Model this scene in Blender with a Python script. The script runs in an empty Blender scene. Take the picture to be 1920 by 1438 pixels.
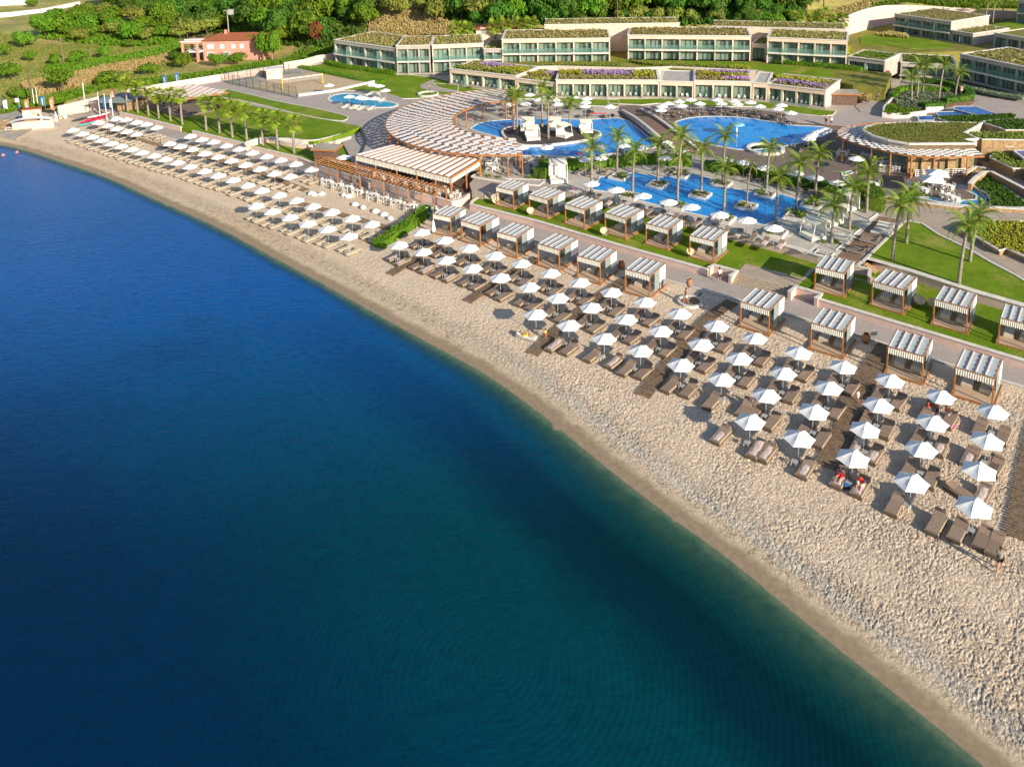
import bpy, bmesh, math, random
import numpy as np
from mathutils import Vector, Matrix
random.seed(7); np.random.seed(7)
SC = bpy.context.scene; COL = SC.collection; PI = math.pi
# ------------------------------------------------------------------ camera
CAM_F, CAM_T, CAM_R, CAM_CY, CAM_H = 1610.027, 0.19785286, -0.0244334461, 95.294, 42.0
def axes():
    fw = np.array([0, math.cos(CAM_T), -math.sin(CAM_T)]); rt = np.array([1., 0, 0]); up = np.cross(rt, fw)
    c, s = math.cos(CAM_R), math.sin(CAM_R)
    return fw, c*rt + s*up, -s*rt + c*up
FW, RT, UP = axes()
cam = bpy.data.cameras.new('camera'); co = bpy.data.objects.new('camera', cam); COL.objects.link(co)
co.matrix_world = Matrix(((RT[0], UP[0], -FW[0], 0), (RT[1], UP[1], -FW[1], 0), (RT[2], UP[2], -FW[2], CAM_H), (0, 0, 0, 1)))
cam.sensor_fit = 'HORIZONTAL'; cam.sensor_width = 36; cam.lens = 36*CAM_F/1920
cam.shift_y = (CAM_CY-719)/1920; cam.clip_start = 1; cam.clip_end = 3000
SC.camera = co
# ------------------------------------------------------------------ light
SUN_EL, SUN_AZ = math.radians(21), (0.62, -0.78)         # direction towards the sun in plan
w = bpy.data.worlds.new('World'); SC.world = w; w.use_nodes = True
nt = w.node_tree; bg = nt.nodes['Background']; sky = nt.nodes.new('ShaderNodeTexSky')
sky.sky_type = 'NISHITA'; sky.sun_disc = False; sky.sun_elevation = SUN_EL
sky.sun_rotation = math.atan2(SUN_AZ[0], SUN_AZ[1]); sky.air_density = 1.0; sky.dust_density = 0.6; sky.ozone_density = 1.2
nt.links.new(sky.outputs[0], bg.inputs[0]); bg.inputs[1].default_value = 0.10
sl = bpy.data.lights.new('sun', 'SUN'); sl.energy = 4.9; sl.angle = math.radians(0.5); sl.color = (1.0, 0.87, 0.68)
so = bpy.data.objects.new('sun', sl); COL.objects.link(so)
sd = Vector((SUN_AZ[0]*math.cos(SUN_EL), SUN_AZ[1]*math.cos(SUN_EL), math.sin(SUN_EL)))
so.rotation_euler = sd.to_track_quat('Z', 'Y').to_euler(); so.location = (200, -200, 200)
SC.view_settings.view_transform = 'Standard'; SC.view_settings.look = 'None'; SC.view_settings.exposure = 0.72
SC.view_settings.gamma = 1; SC.view_settings.use_curve_mapping = False
SC.render.engine = 'CYCLES'
# ------------------------------------------------------------------ pixel of the photograph -> point of the place
def ray(px, py): return FW*CAM_F + RT*(px-960) - UP*(py-CAM_CY)
def P(px, py, z=0.0):
    v = ray(px, py); t = (z-CAM_H)/v[2]; return Vector((v[0]*t, v[1]*t, z))
def PY(px, py, Y):
    v = ray(px, py); t = Y/v[1]; return Vector((v[0]*t, Y, CAM_H+v[2]*t))
def proj(p):
    q = np.array([p[0], p[1], p[2]-CAM_H]); k = CAM_F/(q@FW); return 960+k*(q@RT), CAM_CY-k*(q@UP)
def zat(x, y, py):
    a, b = -5., 60.
    for _ in range(40):
        m = (a+b)/2
        if proj((x, y, m))[1] > py: a = m
        else: b = m
    return (a+b)/2
def zf(ox, oy, s=4.7925): return lambda x, y: (ox+x/s, oy+y/s)
A1, A2, A3, A4, A5 = zf(0, 0), zf(380, 0), zf(760, 0), zf(1140, 0), zf(1520, 0)
B1, B2, B3, B4, B5 = zf(100, 220), zf(400, 220), zf(760, 220), zf(1140, 220), zf(1520, 220)
C1, C2, C3, C4, C5, C6 = zf(640, 400), zf(940, 480), zf(1240, 480), zf(1520, 480), zf(1240, 740), zf(1520, 760)
D1, D2, D3, D4 = zf(620, 160, 6.846), zf(1640, 220, 6.846), zf(0, 130, 7.9875), zf(1440, 340, 6.846)
def ZP(f, pts, z): return [P(*f(*p), z) for p in pts]
def sm(t): t = min(1, max(0, t)); return t*t*(3-2*t)
def lerp(a, b, t): return a+(b-a)*t
def interp(x, xs, ys): return float(np.interp(x, xs, ys))
L0, L1, L2 = 1.6, 2.0, 4.2
def T(x, y):
    yb = interp(x, [-200, -130, -75, -50, -30, 0, 70, 85, 140], [345, 330, 235, 205, 186, 180, 186, 214, 222])
    d = y-yb
    h = 0.2 + 4.2*sm(d/16+.5) + 0.37*max(0, d-12) + (0.9*sm((-x-85)/60)+0.018*max(0, y-190) if x < -30 else 0)
    if h > 34: h = 34+(h-34)*.35
    return h + 0.25*math.sin(x*.21)*math.cos(y*.17)*sm((y-186)/8)
def G(px, py):
    v = ray(px, py); v = v/abs(v[1]); y = 60.0
    while y < 600:
        if CAM_H+v[2]*y < T(v[0]*y, y): break
        y += 0.5
    return Vector((v[0]*y, y, T(v[0]*y, y)))
# ------------------------------------------------------------------ noise
def vnoise(x, y, seed=0):
    xi = np.floor(x).astype(np.int64); yi = np.floor(y).astype(np.int64); fx = x-xi; fy = y-yi
    def g(ix, iy):
        h = (ix*374761393 + iy*668265263 + seed*1442695041) & 0x7fffffff
        h = ((h ^ (h >> 13))*1274126177) & 0x7fffffff
        a = (h & 0xffff)/65535.0*2*PI
        return np.cos(a), np.sin(a)
    u = fx*fx*fx*(fx*(fx*6-15)+10); v = fy*fy*fy*(fy*(fy*6-15)+10)
    def d(ix, iy, ox, oy): c, s = g(ix, iy); return c*ox+s*oy
    a = d(xi, yi, fx, fy); b = d(xi+1, yi, fx-1, fy); c = d(xi, yi+1, fx, fy-1); e = d(xi+1, yi+1, fx-1, fy-1)
    return (a+(b-a)*u)+((c+(e-c)*u)-(a+(b-a)*u))*v
# ------------------------------------------------------------------ materials
def newmat(name):
    m = bpy.data.materials.new(name); m.use_nodes = True; n = m.node_tree
    return m, n, n.nodes['Principled BSDF']
def nd(n, t, **kw):
    x = n.nodes.new('ShaderNode'+t)
    for k, v in kw.items(): setattr(x, k, v)
    return x
def mixc(n, fac, a, b, mode='MIX'):
    x = nd(n, 'Mix', data_type='RGBA', blend_type=mode)
    for i, s in ((0, fac), (6, a), (7, b)):
        if hasattr(s, 'node'): n.links.new(s, x.inputs[i])
        elif i == 0: x.inputs[0].default_value = s
        else: x.inputs[i].default_value = (*s, 1) if len(s) == 3 else s
    return x.outputs[2]
def math_(n, op, a, b=0.0, clamp=False):
    x = nd(n, 'Math', operation=op, use_clamp=clamp)
    for i, s in ((0, a), (1, b)):
        if hasattr(s, 'node'): n.links.new(s, x.inputs[i])
        else: x.inputs[i].default_value = s
    return x.outputs[0]
def pos(n): return nd(n, 'NewGeometry').outputs['Position']
def noise(n, scale, detail=4, rough=.55, vec=None, out=0, dist=0):
    x = nd(n, 'TexNoise'); x.inputs['Scale'].default_value = scale; x.inputs['Detail'].default_value = detail
    x.inputs['Roughness'].default_value = rough; x.inputs['Distortion'].default_value = dist
    n.links.new(vec if vec is not None else pos(n), x.inputs['Vector']); return x.outputs[out]
def step(n, v, a, b):
    x = nd(n, 'MapRange'); x.interpolation_type = 'SMOOTHSTEP'; n.links.new(v, x.inputs[0])
    x.inputs[1].default_value = a; x.inputs[2].default_value = b; return x.outputs[0]
def bump(n, bs, h, dist=.05, strength=1.0):
    b = nd(n, 'Bump'); b.inputs['Distance'].default_value = dist; b.inputs['Strength'].default_value = strength
    n.links.new(h, b.inputs['Height']); n.links.new(b.outputs[0], bs.inputs['Normal'])
def M(name, c1, c2=None, scale=3.0, rough=.75, bs=0, bd=.01, spec=.3, metal=0, vary=0, trans=0, obj=False):
    m, n, b = newmat(name)
    c2 = c2 or tuple(v*.8 for v in c1)
    col = mixc(n, step(n, noise(n, scale, 5, .6), .35, .65), c1, c2)
    if vary:
        oi = nd(n, 'ObjectInfo'); k = math_(n, 'MULTIPLY_ADD', oi.outputs['Random'], vary)
        n.nodes[-1].inputs[2].default_value = 1-vary/2
        hsv = nd(n, 'HueSaturation'); n.links.new(col, hsv.inputs['Color']); n.links.new(k, hsv.inputs['Value']); col = hsv.outputs[0]
    n.links.new(col, b.inputs['Base Color']); b.inputs['Roughness'].default_value = rough
    b.inputs['Specular IOR Level'].default_value = spec; b.inputs['Metallic'].default_value = metal
    if bs: bump(n, b, noise(n, bs, 4, .6), bd)
    if trans:
        t = nd(n, 'BsdfTranslucent'); n.links.new(col, t.inputs[0]); mx = nd(n, 'MixShader'); mx.inputs[0].default_value = trans
        n.links.new(b.outputs[0], mx.inputs[1]); n.links.new(t.outputs[0], mx.inputs[2])
        n.links.new(mx.outputs[0], n.nodes['Material Output'].inputs[0])
    return m
WHITE = M('white_fabric', (.8, .8, .79), (.74, .74, .74), 2, .85)
WTILE = M('white_shade_cloth', (.8, .78, .75), (.72, .70, .68), 1, .85)
CREAM = M('cream_fabric', (.84, .82, .74), (.77, .75, .66), 3, .85, 14, .02, trans=.15)
ROOFC = M('pale_blue_grey_cloth', (.50, .55, .58), (.44, .49, .52), 2, .85, trans=.15)
WPAINT = M('white_paint', (.78, .77, .73), (.68, .67, .63), 4, .5)
COPE = M('white_coping', (.68, .65, .6), (.55, .52, .48), 2, .7, 15, .01)
PINK = M('pink_render_wall', (.68, .50, .44), (.60, .44, .385), 1.2, .85, 20, .01)
PEACH = M('peach_render', (.68, .54, .43), (.60, .47, .38), .6, .85, 20, .01)
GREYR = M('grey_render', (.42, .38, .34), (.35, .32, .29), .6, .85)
TEAK = M('orange_brown_timber', (.40, .175, .06), (.28, .115, .04), 5, .6, 20, .01)
DECKW = M('pale_deck_boards', (.46, .32, .22), (.36, .25, .17), 6, .8, 12, .01)
WALKW = M('weathered_boardwalk', (.25, .175, .115), (.13, .095, .065), 4, .85, 14, .02)
DKDECK = M('dark_deck_boards', (.16, .10, .075), (.10, .065, .05), 3, .75, 10, .01)
WICKER = M('brown_wicker', (.15, .105, .075), (.10, .07, .05), 18, .8, 60, .01)
CUSH = M('taupe_cushion', (.27, .20, .155), (.215, .16, .125), 7, .9, 25, .01, vary=.25)
LINEN = M('beige_lounger_mesh', (.62, .52, .36), (.54, .45, .31), 6, .85, vary=.15)
METAL = M('pale_grey_metal', (.4, .4, .4), (.3, .3, .3), 9, .4, spec=.5)
DKMET = M('dark_metal', (.05, .05, .05), (.03, .03, .03), 9, .5)
TOWEL = M('pink_white_towel', (.68, .56, .52), (.42, .34, .34), 9, .95, 25, .02)
TEAL = M('turquoise_cushion', (.02, .32, .42), (.015, .25, .35), 6, .9)
PANELG = M('grey_blind', (.30, .33, .32), (.24, .27, .27), 4, .8, trans=.2)
SHEER = M('sheer_curtain', (.72, .73, .64), (.60, .63, .56), 5, .9, 10, .03, trans=.35)
TRUNK = M('grey_palm_trunk', (.34, .29, .24), (.17, .14, .11), 5, .95, 9, .06)
BARK = M('brown_bark', (.16, .11, .08), (.09, .065, .045), 4, .95, 8, .05)
SOIL = M('brown_soil', (.12, .075, .045), (.075, .05, .03), 3, .95, 8, .05)
STONEW = M('ochre_stone', (.42, .28, .14), (.26, .18, .11), 2.6, .9, 3.5, .08)
TERRA = M('terracotta', (.38, .17, .09), (.3, .13, .07), 5, .8)
ROOFT = M('orange_roof_tiles', (.36, .12, .05), (.25, .08, .035), 3, .85, 8, .05)
PINKH = M('salmon_house_wall', (.60, .28, .23), (.52, .24, .19), .8, .85)
RED = M('red_plastic', (.6, .02, .03), (.5, .015, .025), 5, .4)
ORANGE = M('coral_flag', (.7, .25, .14), (.62, .2, .11), 5, .8, trans=.2)
BLUEF = M('blue_flag', (.02, .16, .55), (.02, .12, .45), 5, .8)
CONC = M('pale_concrete', (.38, .35, .30), (.29, .27, .23), .5, .9, 12, .01)
PEBB = M('white_pebbles', (.6, .57, .52), (.22, .20, .18), 7, .9, 10, .05)
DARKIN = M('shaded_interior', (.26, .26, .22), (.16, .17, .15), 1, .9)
SKIN = M('tanned_skin', (.45, .22, .14), (.38, .18, .11), 9, .6)
SWATER = None
def leafmat(name, c1, c2, scale=.6, trans=.3, vary=.35):
    m, n, b = newmat(name)
    col = mixc(n, step(n, noise(n, scale, 3, .6), .38, .62), c1, c2)
    col = mixc(n, step(n, noise(n, 3.1, 2, .5), .35, .7), col, tuple((a+d)*.62 for a, d in zip(c1, c2)))
    oi = nd(n, 'ObjectInfo'); hsv = nd(n, 'HueSaturation'); n.links.new(col, hsv.inputs['Color'])
    k = math_(n, 'MULTIPLY_ADD', oi.outputs['Random'], vary); n.nodes[-1].inputs[2].default_value = 1-vary/2
    n.links.new(k, hsv.inputs['Value'])
    h2 = math_(n, 'MULTIPLY_ADD', oi.outputs['Random'], .04); n.nodes[-1].inputs[2].default_value = .48
    n.links.new(h2, hsv.inputs['Hue']); col = hsv.outputs[0]
    n.links.new(col, b.inputs['Base Color']); b.inputs['Roughness'].default_value = .65; b.inputs['Specular IOR Level'].default_value = .2
    t = nd(n, 'BsdfTranslucent'); n.links.new(col, t.inputs[0]); mx = nd(n, 'MixShader'); mx.inputs[0].default_value = trans
    n.links.new(b.outputs[0], mx.inputs[1]); n.links.new(t.outputs[0], mx.inputs[2])
    n.links.new(mx.outputs[0], n.nodes['Material Output'].inputs[0]); return m
LFDK = leafmat('dark_green_leaves', (.045, .115, .012), (.085, .18, .02))
LFBR = leafmat('bright_green_leaves', (.075, .17, .01), (.145, .25, .016))
LFOL = leafmat('olive_green_leaves', (.15, .20, .03), (.24, .27, .05))
LFPALM = leafmat('palm_fronds', (.11, .21, .025), (.24, .30, .035), 1.5, .35, .2)
LFFAN = leafmat('fan_palm_fronds', (.16, .26, .02), (.30, .36, .04), 1.5, .35, .2)
LFRED = leafmat('rust_red_leaves', (.20, .07, .02), (.28, .11, .03))
HEDGE = leafmat('clipped_hedge', (.06, .13, .012), (.13, .22, .02))
REED = leafmat('dry_grass', (.32, .25, .10), (.42, .33, .14), .4, .2)
PURP = leafmat('purple_flowers', (.36, .22, .48), (.50, .36, .60), 2, .2)
YELL = leafmat('yellow_green_flowers', (.42, .40, .03), (.26, .31, .03), 2, .2)
SEDUM = leafmat('dry_sedum', (.24, .23, .075), (.36, .29, .12), 1, .1, .1)
LAVEN = leafmat('grey_blue_shrub', (.12, .17, .10), (.19, .22, .14), 1, .1)
# grass
def grassmat(name, g1, g2, dry, amount):
    m, n, b = newmat(name)
    c = mixc(n, step(n, noise(n, .35, 5, .65), .35, .65), g1, g2)
    c = mixc(n, math_(n, 'MULTIPLY', step(n, noise(n, .22, 5, .7), .5, .68), amount), c, dry)
    c = mixc(n, step(n, noise(n, 6, 5, .7), .3, .8), c, tuple(v*.62 for v in g1))
    n.links.new(c, b.inputs['Base Color']); b.inputs['Roughness'].default_value = .9; b.inputs['Specular IOR Level'].default_value = .1
    bump(n, b, noise(n, 9, 6, .7), .12, .9); return m
LAWN = grassmat('lawn_grass', (.13, .235, .012), (.21, .31, .02), (.42, .37, .10), .85)
FIELD = grassmat('meadow_grass', (.19, .21, .04), (.30, .27, .07), (.42, .33, .13), .9)
ROOFG = grassmat('roof_sedum', (.20, .20, .06), (.30, .25, .09), (.36, .27, .12), .8)
# paving
def pavemat(name, c1, c2, mortar, bw, bh, ang=0, mix2=None):
    m, n, b = newmat(name)
    mp = nd(n, 'Mapping'); n.links.new(pos(n), mp.inputs[0]); mp.inputs['Rotation'].default_value = (0, 0, ang)
    br = nd(n, 'TexBrick'); n.links.new(mp.outputs[0], br.inputs['Vector']); br.inputs['Scale'].default_value = 1
    br.inputs['Brick Width'].default_value = bw; br.inputs['Row Height'].default_value = bh; br.inputs['Mortar Size'].default_value = .012
    br.inputs['Color1'].default_value = (*c1, 1); br.inputs['Color2'].default_value = (*c2, 1); br.inputs['Mortar'].default_value = (*mortar, 1)
    c = mixc(n, math_(n, 'MULTIPLY', step(n, noise(n, .4, 6, .7), .35, .75), .5), br.outputs[0], mix2 or tuple(v*.6 for v in c1))
    n.links.new(c, b.inputs['Base Color']); b.inputs['Roughness'].default_value = .75
    bump(n, b, br.outputs['Fac'], .01, -.6); return m
PAVEG = pavemat('grey_pink_paving', (.43, .37, .34), (.37, .32, .295), (.24, .21, .19), .5, .25, -.6, (.26, .24, .22))
PAVEB = pavemat('warm_stone_paving', (.44, .36, .28), (.38, .31, .24), (.18, .14, .11), .7, .35, .3)
PAVEBK = pavemat('brown_deck_paving', (.19, .145, .12), (.165, .13, .11), (.1, .08, .07), .8, .4, .6)
PAVEW = pavemat('white_stone_paving', (.50, .47, .42), (.46, .43, .39), (.36, .33, .3), .9, .45, -.45)
WBAND = M('white_paving_band', (.58, .55, .5), (.5, .47, .43), 3, .8)
BOARDS = pavemat('narrow_deck_boards', (.56, .41, .29), (.50, .36, .25), (.15, .1, .07), 3.0, .14, .98)
BOARDD = pavemat('brown_timber_deck', (.27, .17, .11), (.22, .14, .09), (.07, .05, .04), 3.0, .14, -.55)
def poolmat(name, c, c2):
    m, n, b = newmat(name)
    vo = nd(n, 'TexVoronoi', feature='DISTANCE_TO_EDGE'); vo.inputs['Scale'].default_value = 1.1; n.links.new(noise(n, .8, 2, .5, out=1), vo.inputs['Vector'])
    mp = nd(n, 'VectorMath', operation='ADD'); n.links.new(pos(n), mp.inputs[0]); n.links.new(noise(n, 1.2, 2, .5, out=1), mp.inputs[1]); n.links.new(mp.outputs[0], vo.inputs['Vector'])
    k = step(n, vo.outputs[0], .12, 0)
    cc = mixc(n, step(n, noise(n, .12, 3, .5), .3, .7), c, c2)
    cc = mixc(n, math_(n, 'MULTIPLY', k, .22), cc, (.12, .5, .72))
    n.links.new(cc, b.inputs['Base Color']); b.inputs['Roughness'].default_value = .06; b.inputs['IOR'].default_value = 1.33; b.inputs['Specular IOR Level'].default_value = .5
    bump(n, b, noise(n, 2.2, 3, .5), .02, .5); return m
POOL = poolmat('blue_pool_water', (.002, .19, .62), (.003, .26, .70))
POOLT = poolmat('turquoise_pool_water', (.02, .30, .50), (.01, .24, .5))
POOLD = poolmat('deep_blue_pool_water', (.004, .06, .30), (.004, .08, .36))
def glassmat():
    m, n, b = newmat('window_glass'); b.inputs['Base Color'].default_value = (.12, .17, .16, 1); b.inputs['Roughness'].default_value = .04
    t = nd(n, 'BsdfTransparent'); t.inputs[0].default_value = (.90, .96, .94, 1); mx = nd(n, 'MixShader'); mx.inputs[0].default_value = .9
    n.links.new(b.outputs[0], mx.inputs[1]); n.links.new(t.outputs[0], mx.inputs[2]); n.links.new(mx.outputs[0], n.nodes['Material Output'].inputs[0]); return m
GLASS = glassmat()
def gl2():
    m, n, b = newmat('green_balustrade_glass'); b.inputs['Base Color'].default_value = (.30, .42, .40, 1); b.inputs['Roughness'].default_value = .1
    t = nd(n, 'BsdfTransparent'); t.inputs[0].default_value = (.8, .95, .92, 1); mx = nd(n, 'MixShader'); mx.inputs[0].default_value = .8
    n.links.new(b.outputs[0], mx.inputs[1]); n.links.new(t.outputs[0], mx.inputs[2]); n.links.new(mx.outputs[0], n.nodes['Material Output'].inputs[0]); return m
RGLASS = gl2()
# ------------------------------------------------------------------ mesh helpers
class MB:
    def __init__(s): s.v = []; s.f = []; s.mi = []
    def add(s, vs, fs, m=0):
        o = len(s.v); s.v += [tuple(v) for v in vs]; s.f += [tuple(i+o for i in f) for f in fs]; s.mi += [m]*len(fs); return s
    def box(s, x0, y0, z0, x1, y1, z1, m=0):
        return s.add([(x0, y0, z0), (x1, y0, z0), (x1, y1, z0), (x0, y1, z0), (x0, y0, z1), (x1, y0, z1), (x1, y1, z1), (x0, y1, z1)],
                     [(0, 3, 2, 1), (4, 5, 6, 7), (0, 1, 5, 4), (1, 2, 6, 5), (2, 3, 7, 6), (3, 0, 4, 7)], m)
    def bar(s, a, b, wd, h, m=0):                      # a rectangular bar from a to b
        a = Vector(a); b = Vector(b); d = (b-a).normalized()
        u = d.cross(Vector((0, 0, 1)));  u = Vector((1, 0, 0)) if u.length < .01 else u.normalized()
        v = u.cross(d).normalized(); u = u*wd/2; v = v*h/2
        vs = [a-u-v, a+u-v, a+u+v, a-u+v, b-u-v, b+u-v, b+u+v, b-u+v]
        return s.add(vs, [(0, 3, 2, 1), (4, 5, 6, 7), (0, 1, 5, 4), (1, 2, 6, 5), (2, 3, 7, 6), (3, 0, 4, 7)], m)
    def tube(s, pts, rs, n=6, m=0, cap=True):
        pts = [Vector(p) for p in pts]; rings = []
        if not hasattr(rs, '__len__'): rs = [rs]*len(pts)
        for i, p in enumerate(pts):
            d = (pts[min(i+1, len(pts)-1)]-pts[max(i-1, 0)]).normalized()
            u = d.cross(Vector((0, 1, 0))); u = d.cross(Vector((1, 0, 0))) if u.length < .1 else u
            u.normalize(); v = d.cross(u)
            rings.append([p+(u*math.cos(2*PI*k/n)+v*math.sin(2*PI*k/n))*rs[i] for k in range(n)])
        fs = []
        for i in range(len(pts)-1):
            for k in range(n): fs.append((i*n+k, i*n+(k+1) % n, (i+1)*n+(k+1) % n, (i+1)*n+k))
        if cap: fs.append(tuple(range(n))[::-1]); fs.append(tuple((len(pts)-1)*n+k for k in range(n)))
        return s.add([q for r in rings for q in r], fs, m)
    def prism(s, pts, z0, z1, m=0, ms=None):
        n = len(pts); a = sum(pts[i][0]*pts[(i+1) % n][1]-pts[(i+1) % n][0]*pts[i][1] for i in range(n))
        if a < 0: pts = pts[::-1]
        s.add([(p[0], p[1], z1) for p in pts], [tuple(range(n))], m)
        s.add([(p[0], p[1], z0) for p in pts]+[(p[0], p[1], z1) for p in pts], [(i, (i+1) % n, n+(i+1) % n, n+i) for i in range(n)], m if ms is None else ms)
        return s
    def lathe(s, prof, n=12, m=0, c=(0, 0, 0)):
        vs = [(c[0]+r*math.cos(2*PI*k/n), c[1]+r*math.sin(2*PI*k/n), c[2]+z) for r, z in prof for k in range(n)]
        fs = [(i*n+k, i*n+(k+1) % n, (i+1)*n+(k+1) % n, (i+1)*n+k) for i in range(len(prof)-1) for k in range(n)]
        return s.add(vs, fs, m)
    def mesh(s, name, mats, smooth=False):
        me = bpy.data.meshes.new(name); me.from_pydata(s.v, [], s.f)
        mats = mats if isinstance(mats, (list, tuple)) else [mats]
        for m in mats: me.materials.append(m)
        if len(mats) > 1: me.polygons.foreach_set('material_index', s.mi)
        if smooth: me.polygons.foreach_set('use_smooth', [True]*len(s.f))
        me.update(); return me
def link(name, me, parent=None, loc=None, rz=0):
    o = bpy.data.objects.new(name, me); COL.objects.link(o)
    if parent: o.parent = parent
    if loc is not None: o.location = loc
    if rz: o.rotation_euler = (0, 0, rz)
    return o
def tag(o, label=None, cat=None, group=None, kind=None):
    if label: o['label'] = label
    if cat: o['category'] = cat
    if group: o['group'] = group
    if kind: o['kind'] = kind
    return o
def obj(name, mb, mats, parent=None, smooth=False, kind=None, loc=None, rz=0, label=None):
    o = link(name, mb.mesh(name, mats, smooth), parent, loc, rz); return tag(o, label, kind=kind)
def thing(name, label, cat, loc=(0, 0, 0), rz=0, group=None):
    o = link(name, None, None, loc, rz); o.empty_display_size = .2; return tag(o, label, cat, group)
KIDS = {}
def kids(o): return list(o.children)
def dup(o, loc=None, rz=None, label=None, parent=None, scale=None, cache={}):
    if o.name not in cache: cache[o.name] = [(c, list(c.children)) for c in o.children]
    r = o.copy(); COL.objects.link(r)
    if loc is not None: r.location = loc
    if rz is not None: r.rotation_euler = (0, 0, rz)
    if label: r['label'] = label
    if scale: r.scale = scale
    for c, gs in cache[o.name]:
        k = c.copy(); COL.objects.link(k); k.parent = r
        for g in gs: q = g.copy(); COL.objects.link(q); q.parent = k
    return r
USED = set()
def place(proto, loc, rz, label, scale=None, group=None):
    if proto.name in USED: o = dup(proto, loc, rz, label, scale=scale)
    else:
        USED.add(proto.name); o = proto; kids_ = dup.__defaults__[-1]
        if o.name not in kids_: kids_[o.name] = [(c, list(c.children)) for c in o.children]
        o.location = loc; o.rotation_euler = (0, 0, rz); o['label'] = label
        if scale: o.scale = scale
    if group: o['group'] = group
    return o
ONES = 'zeroth first second third fourth fifth sixth seventh eighth ninth tenth eleventh twelfth thirteenth fourteenth fifteenth sixteenth seventeenth eighteenth nineteenth'.split()
def ordw(n):
    if n < 20: return ONES[n]
    t = {2: 'twent', 3: 'thirt', 4: 'fort', 5: 'fift'}[n//10]
    return t+'ieth' if n % 10 == 0 else t+'y-'+ONES[n % 10]
def slab(name, pts, z0, z1, mats, kind='structure', label=None, cat=None):
    o = obj(name, MB().prism([(p[0], p[1]) for p in pts], z0, z1, 0, 1 if isinstance(mats, list) and len(mats) > 1 else None), mats, kind=kind if not cat else None)
    return tag(o, label, cat)
def smooth_line(pts, it=2, closed=False):
    pts = [Vector(p) for p in pts]
    for _ in range(it):
        out = []
        n = len(pts)
        for i in range(n if closed else n-1):
            a, b = pts[i], pts[(i+1) % n]; out += [a*.75+b*.25, a*.25+b*.75]
        if not closed: out = [pts[0]]+out[1:-1]+[pts[-1]]
        pts = out
    return pts
def strip(pts, wd, side=0):                             # ribbon polygon about a line: left pts, right pts
    L, R = [], []
    for i, p in enumerate(pts):
        d = (pts[min(i+1, len(pts)-1)]-pts[max(i-1, 0)]); d = Vector((d[0], d[1], 0)).normalized(); q = Vector((-d[1], d[0], 0))
        L.append(p+q*wd*(.5+side/2)); R.append(p-q*wd*(.5-side/2))
    return L, R
def ribbon(mb, pts, wd, z0, z1, m=0, side=0):
    L, R = strip(pts, wd, side)
    for i in range(len(pts)-1):
        q = [L[i], R[i], R[i+1], L[i+1]]
        mb.add([(p[0], p[1], z0) for p in q]+[(p[0], p[1], z1) for p in q], [(4, 5, 6, 7), (1, 2, 6, 5), (3, 0, 4, 7)]+([(0, 1, 5, 4)] if i == 0 else [])+([(2, 3, 7, 6)] if i == len(pts)-2 else []), m)
def wall(name, pts, z0, z1, label, mat=None, thick=.3, cap=True, cat='wall', cm=None):
    t = thing(name, label, cat, pts[0]); o = Vector((pts[0][0], pts[0][1], 0)); t.location = (o[0], o[1], 0)
    ps = [Vector((p[0], p[1], 0))-o for p in pts]
    mb = MB(); ribbon(mb, ps, thick, z0, z1-.06 if cap else z1); obj('wall_body', mb, mat or PINK, t)
    if cap: mb = MB(); ribbon(mb, ps, thick+.12, z1-.058, z1+.03); obj('coping', mb, cm or COPE, t)
    return t
# ================================================================== SEA AND BEACH
SZ = -0.35
shore_px = [(-420, 255), (-120, 262), (0, 271), (60, 286), (100, 300), (160, 319), (213, 339), (267, 364), (332, 393), (413, 429), (500, 477), (577, 518), (640, 553), (723, 600), (807, 646),
            (909, 700), (1019, 780), (1100, 848), (1240, 959), (1357, 1040), (1520, 1177), (1687, 1308), (1848, 1438), (2100, 1680), (2500, 2100), (3200, 3000)]
SHORE = smooth_line([P(x, y, SZ) for x, y in shore_px], 2)
prom_px = [(-60, 205), (120, 214), (190, 222), (275, 247), (321, 260), (413, 285), (500, 311), (604, 338), (720, 372), (800, 392), (883, 412), (1003, 452), (1120, 490), (1248, 525), (1386, 563), (1601, 626), (1741, 672), (1920, 726), (2300, 850), (2800, 1020)]
PROM = [P(x, y, 0) for x, y in prom_px]
def sdist(X, Y, line):
    best = np.full(X.shape, 1e9); sg = np.ones(X.shape)
    for a, b in zip(line[:-1], line[1:]):
        dx, dy = b[0]-a[0], b[1]-a[1]; L = dx*dx+dy*dy
        t = np.clip(((X-a[0])*dx+(Y-a[1])*dy)/L, 0, 1)
        d = np.hypot(X-a[0]-t*dx, Y-a[1]-t*dy); c = dx*(Y-a[1])-dy*(X-a[0])
        u = d < best; best = np.where(u, d, best); sg = np.where(u, np.sign(c), sg)
    return best*sg
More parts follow.
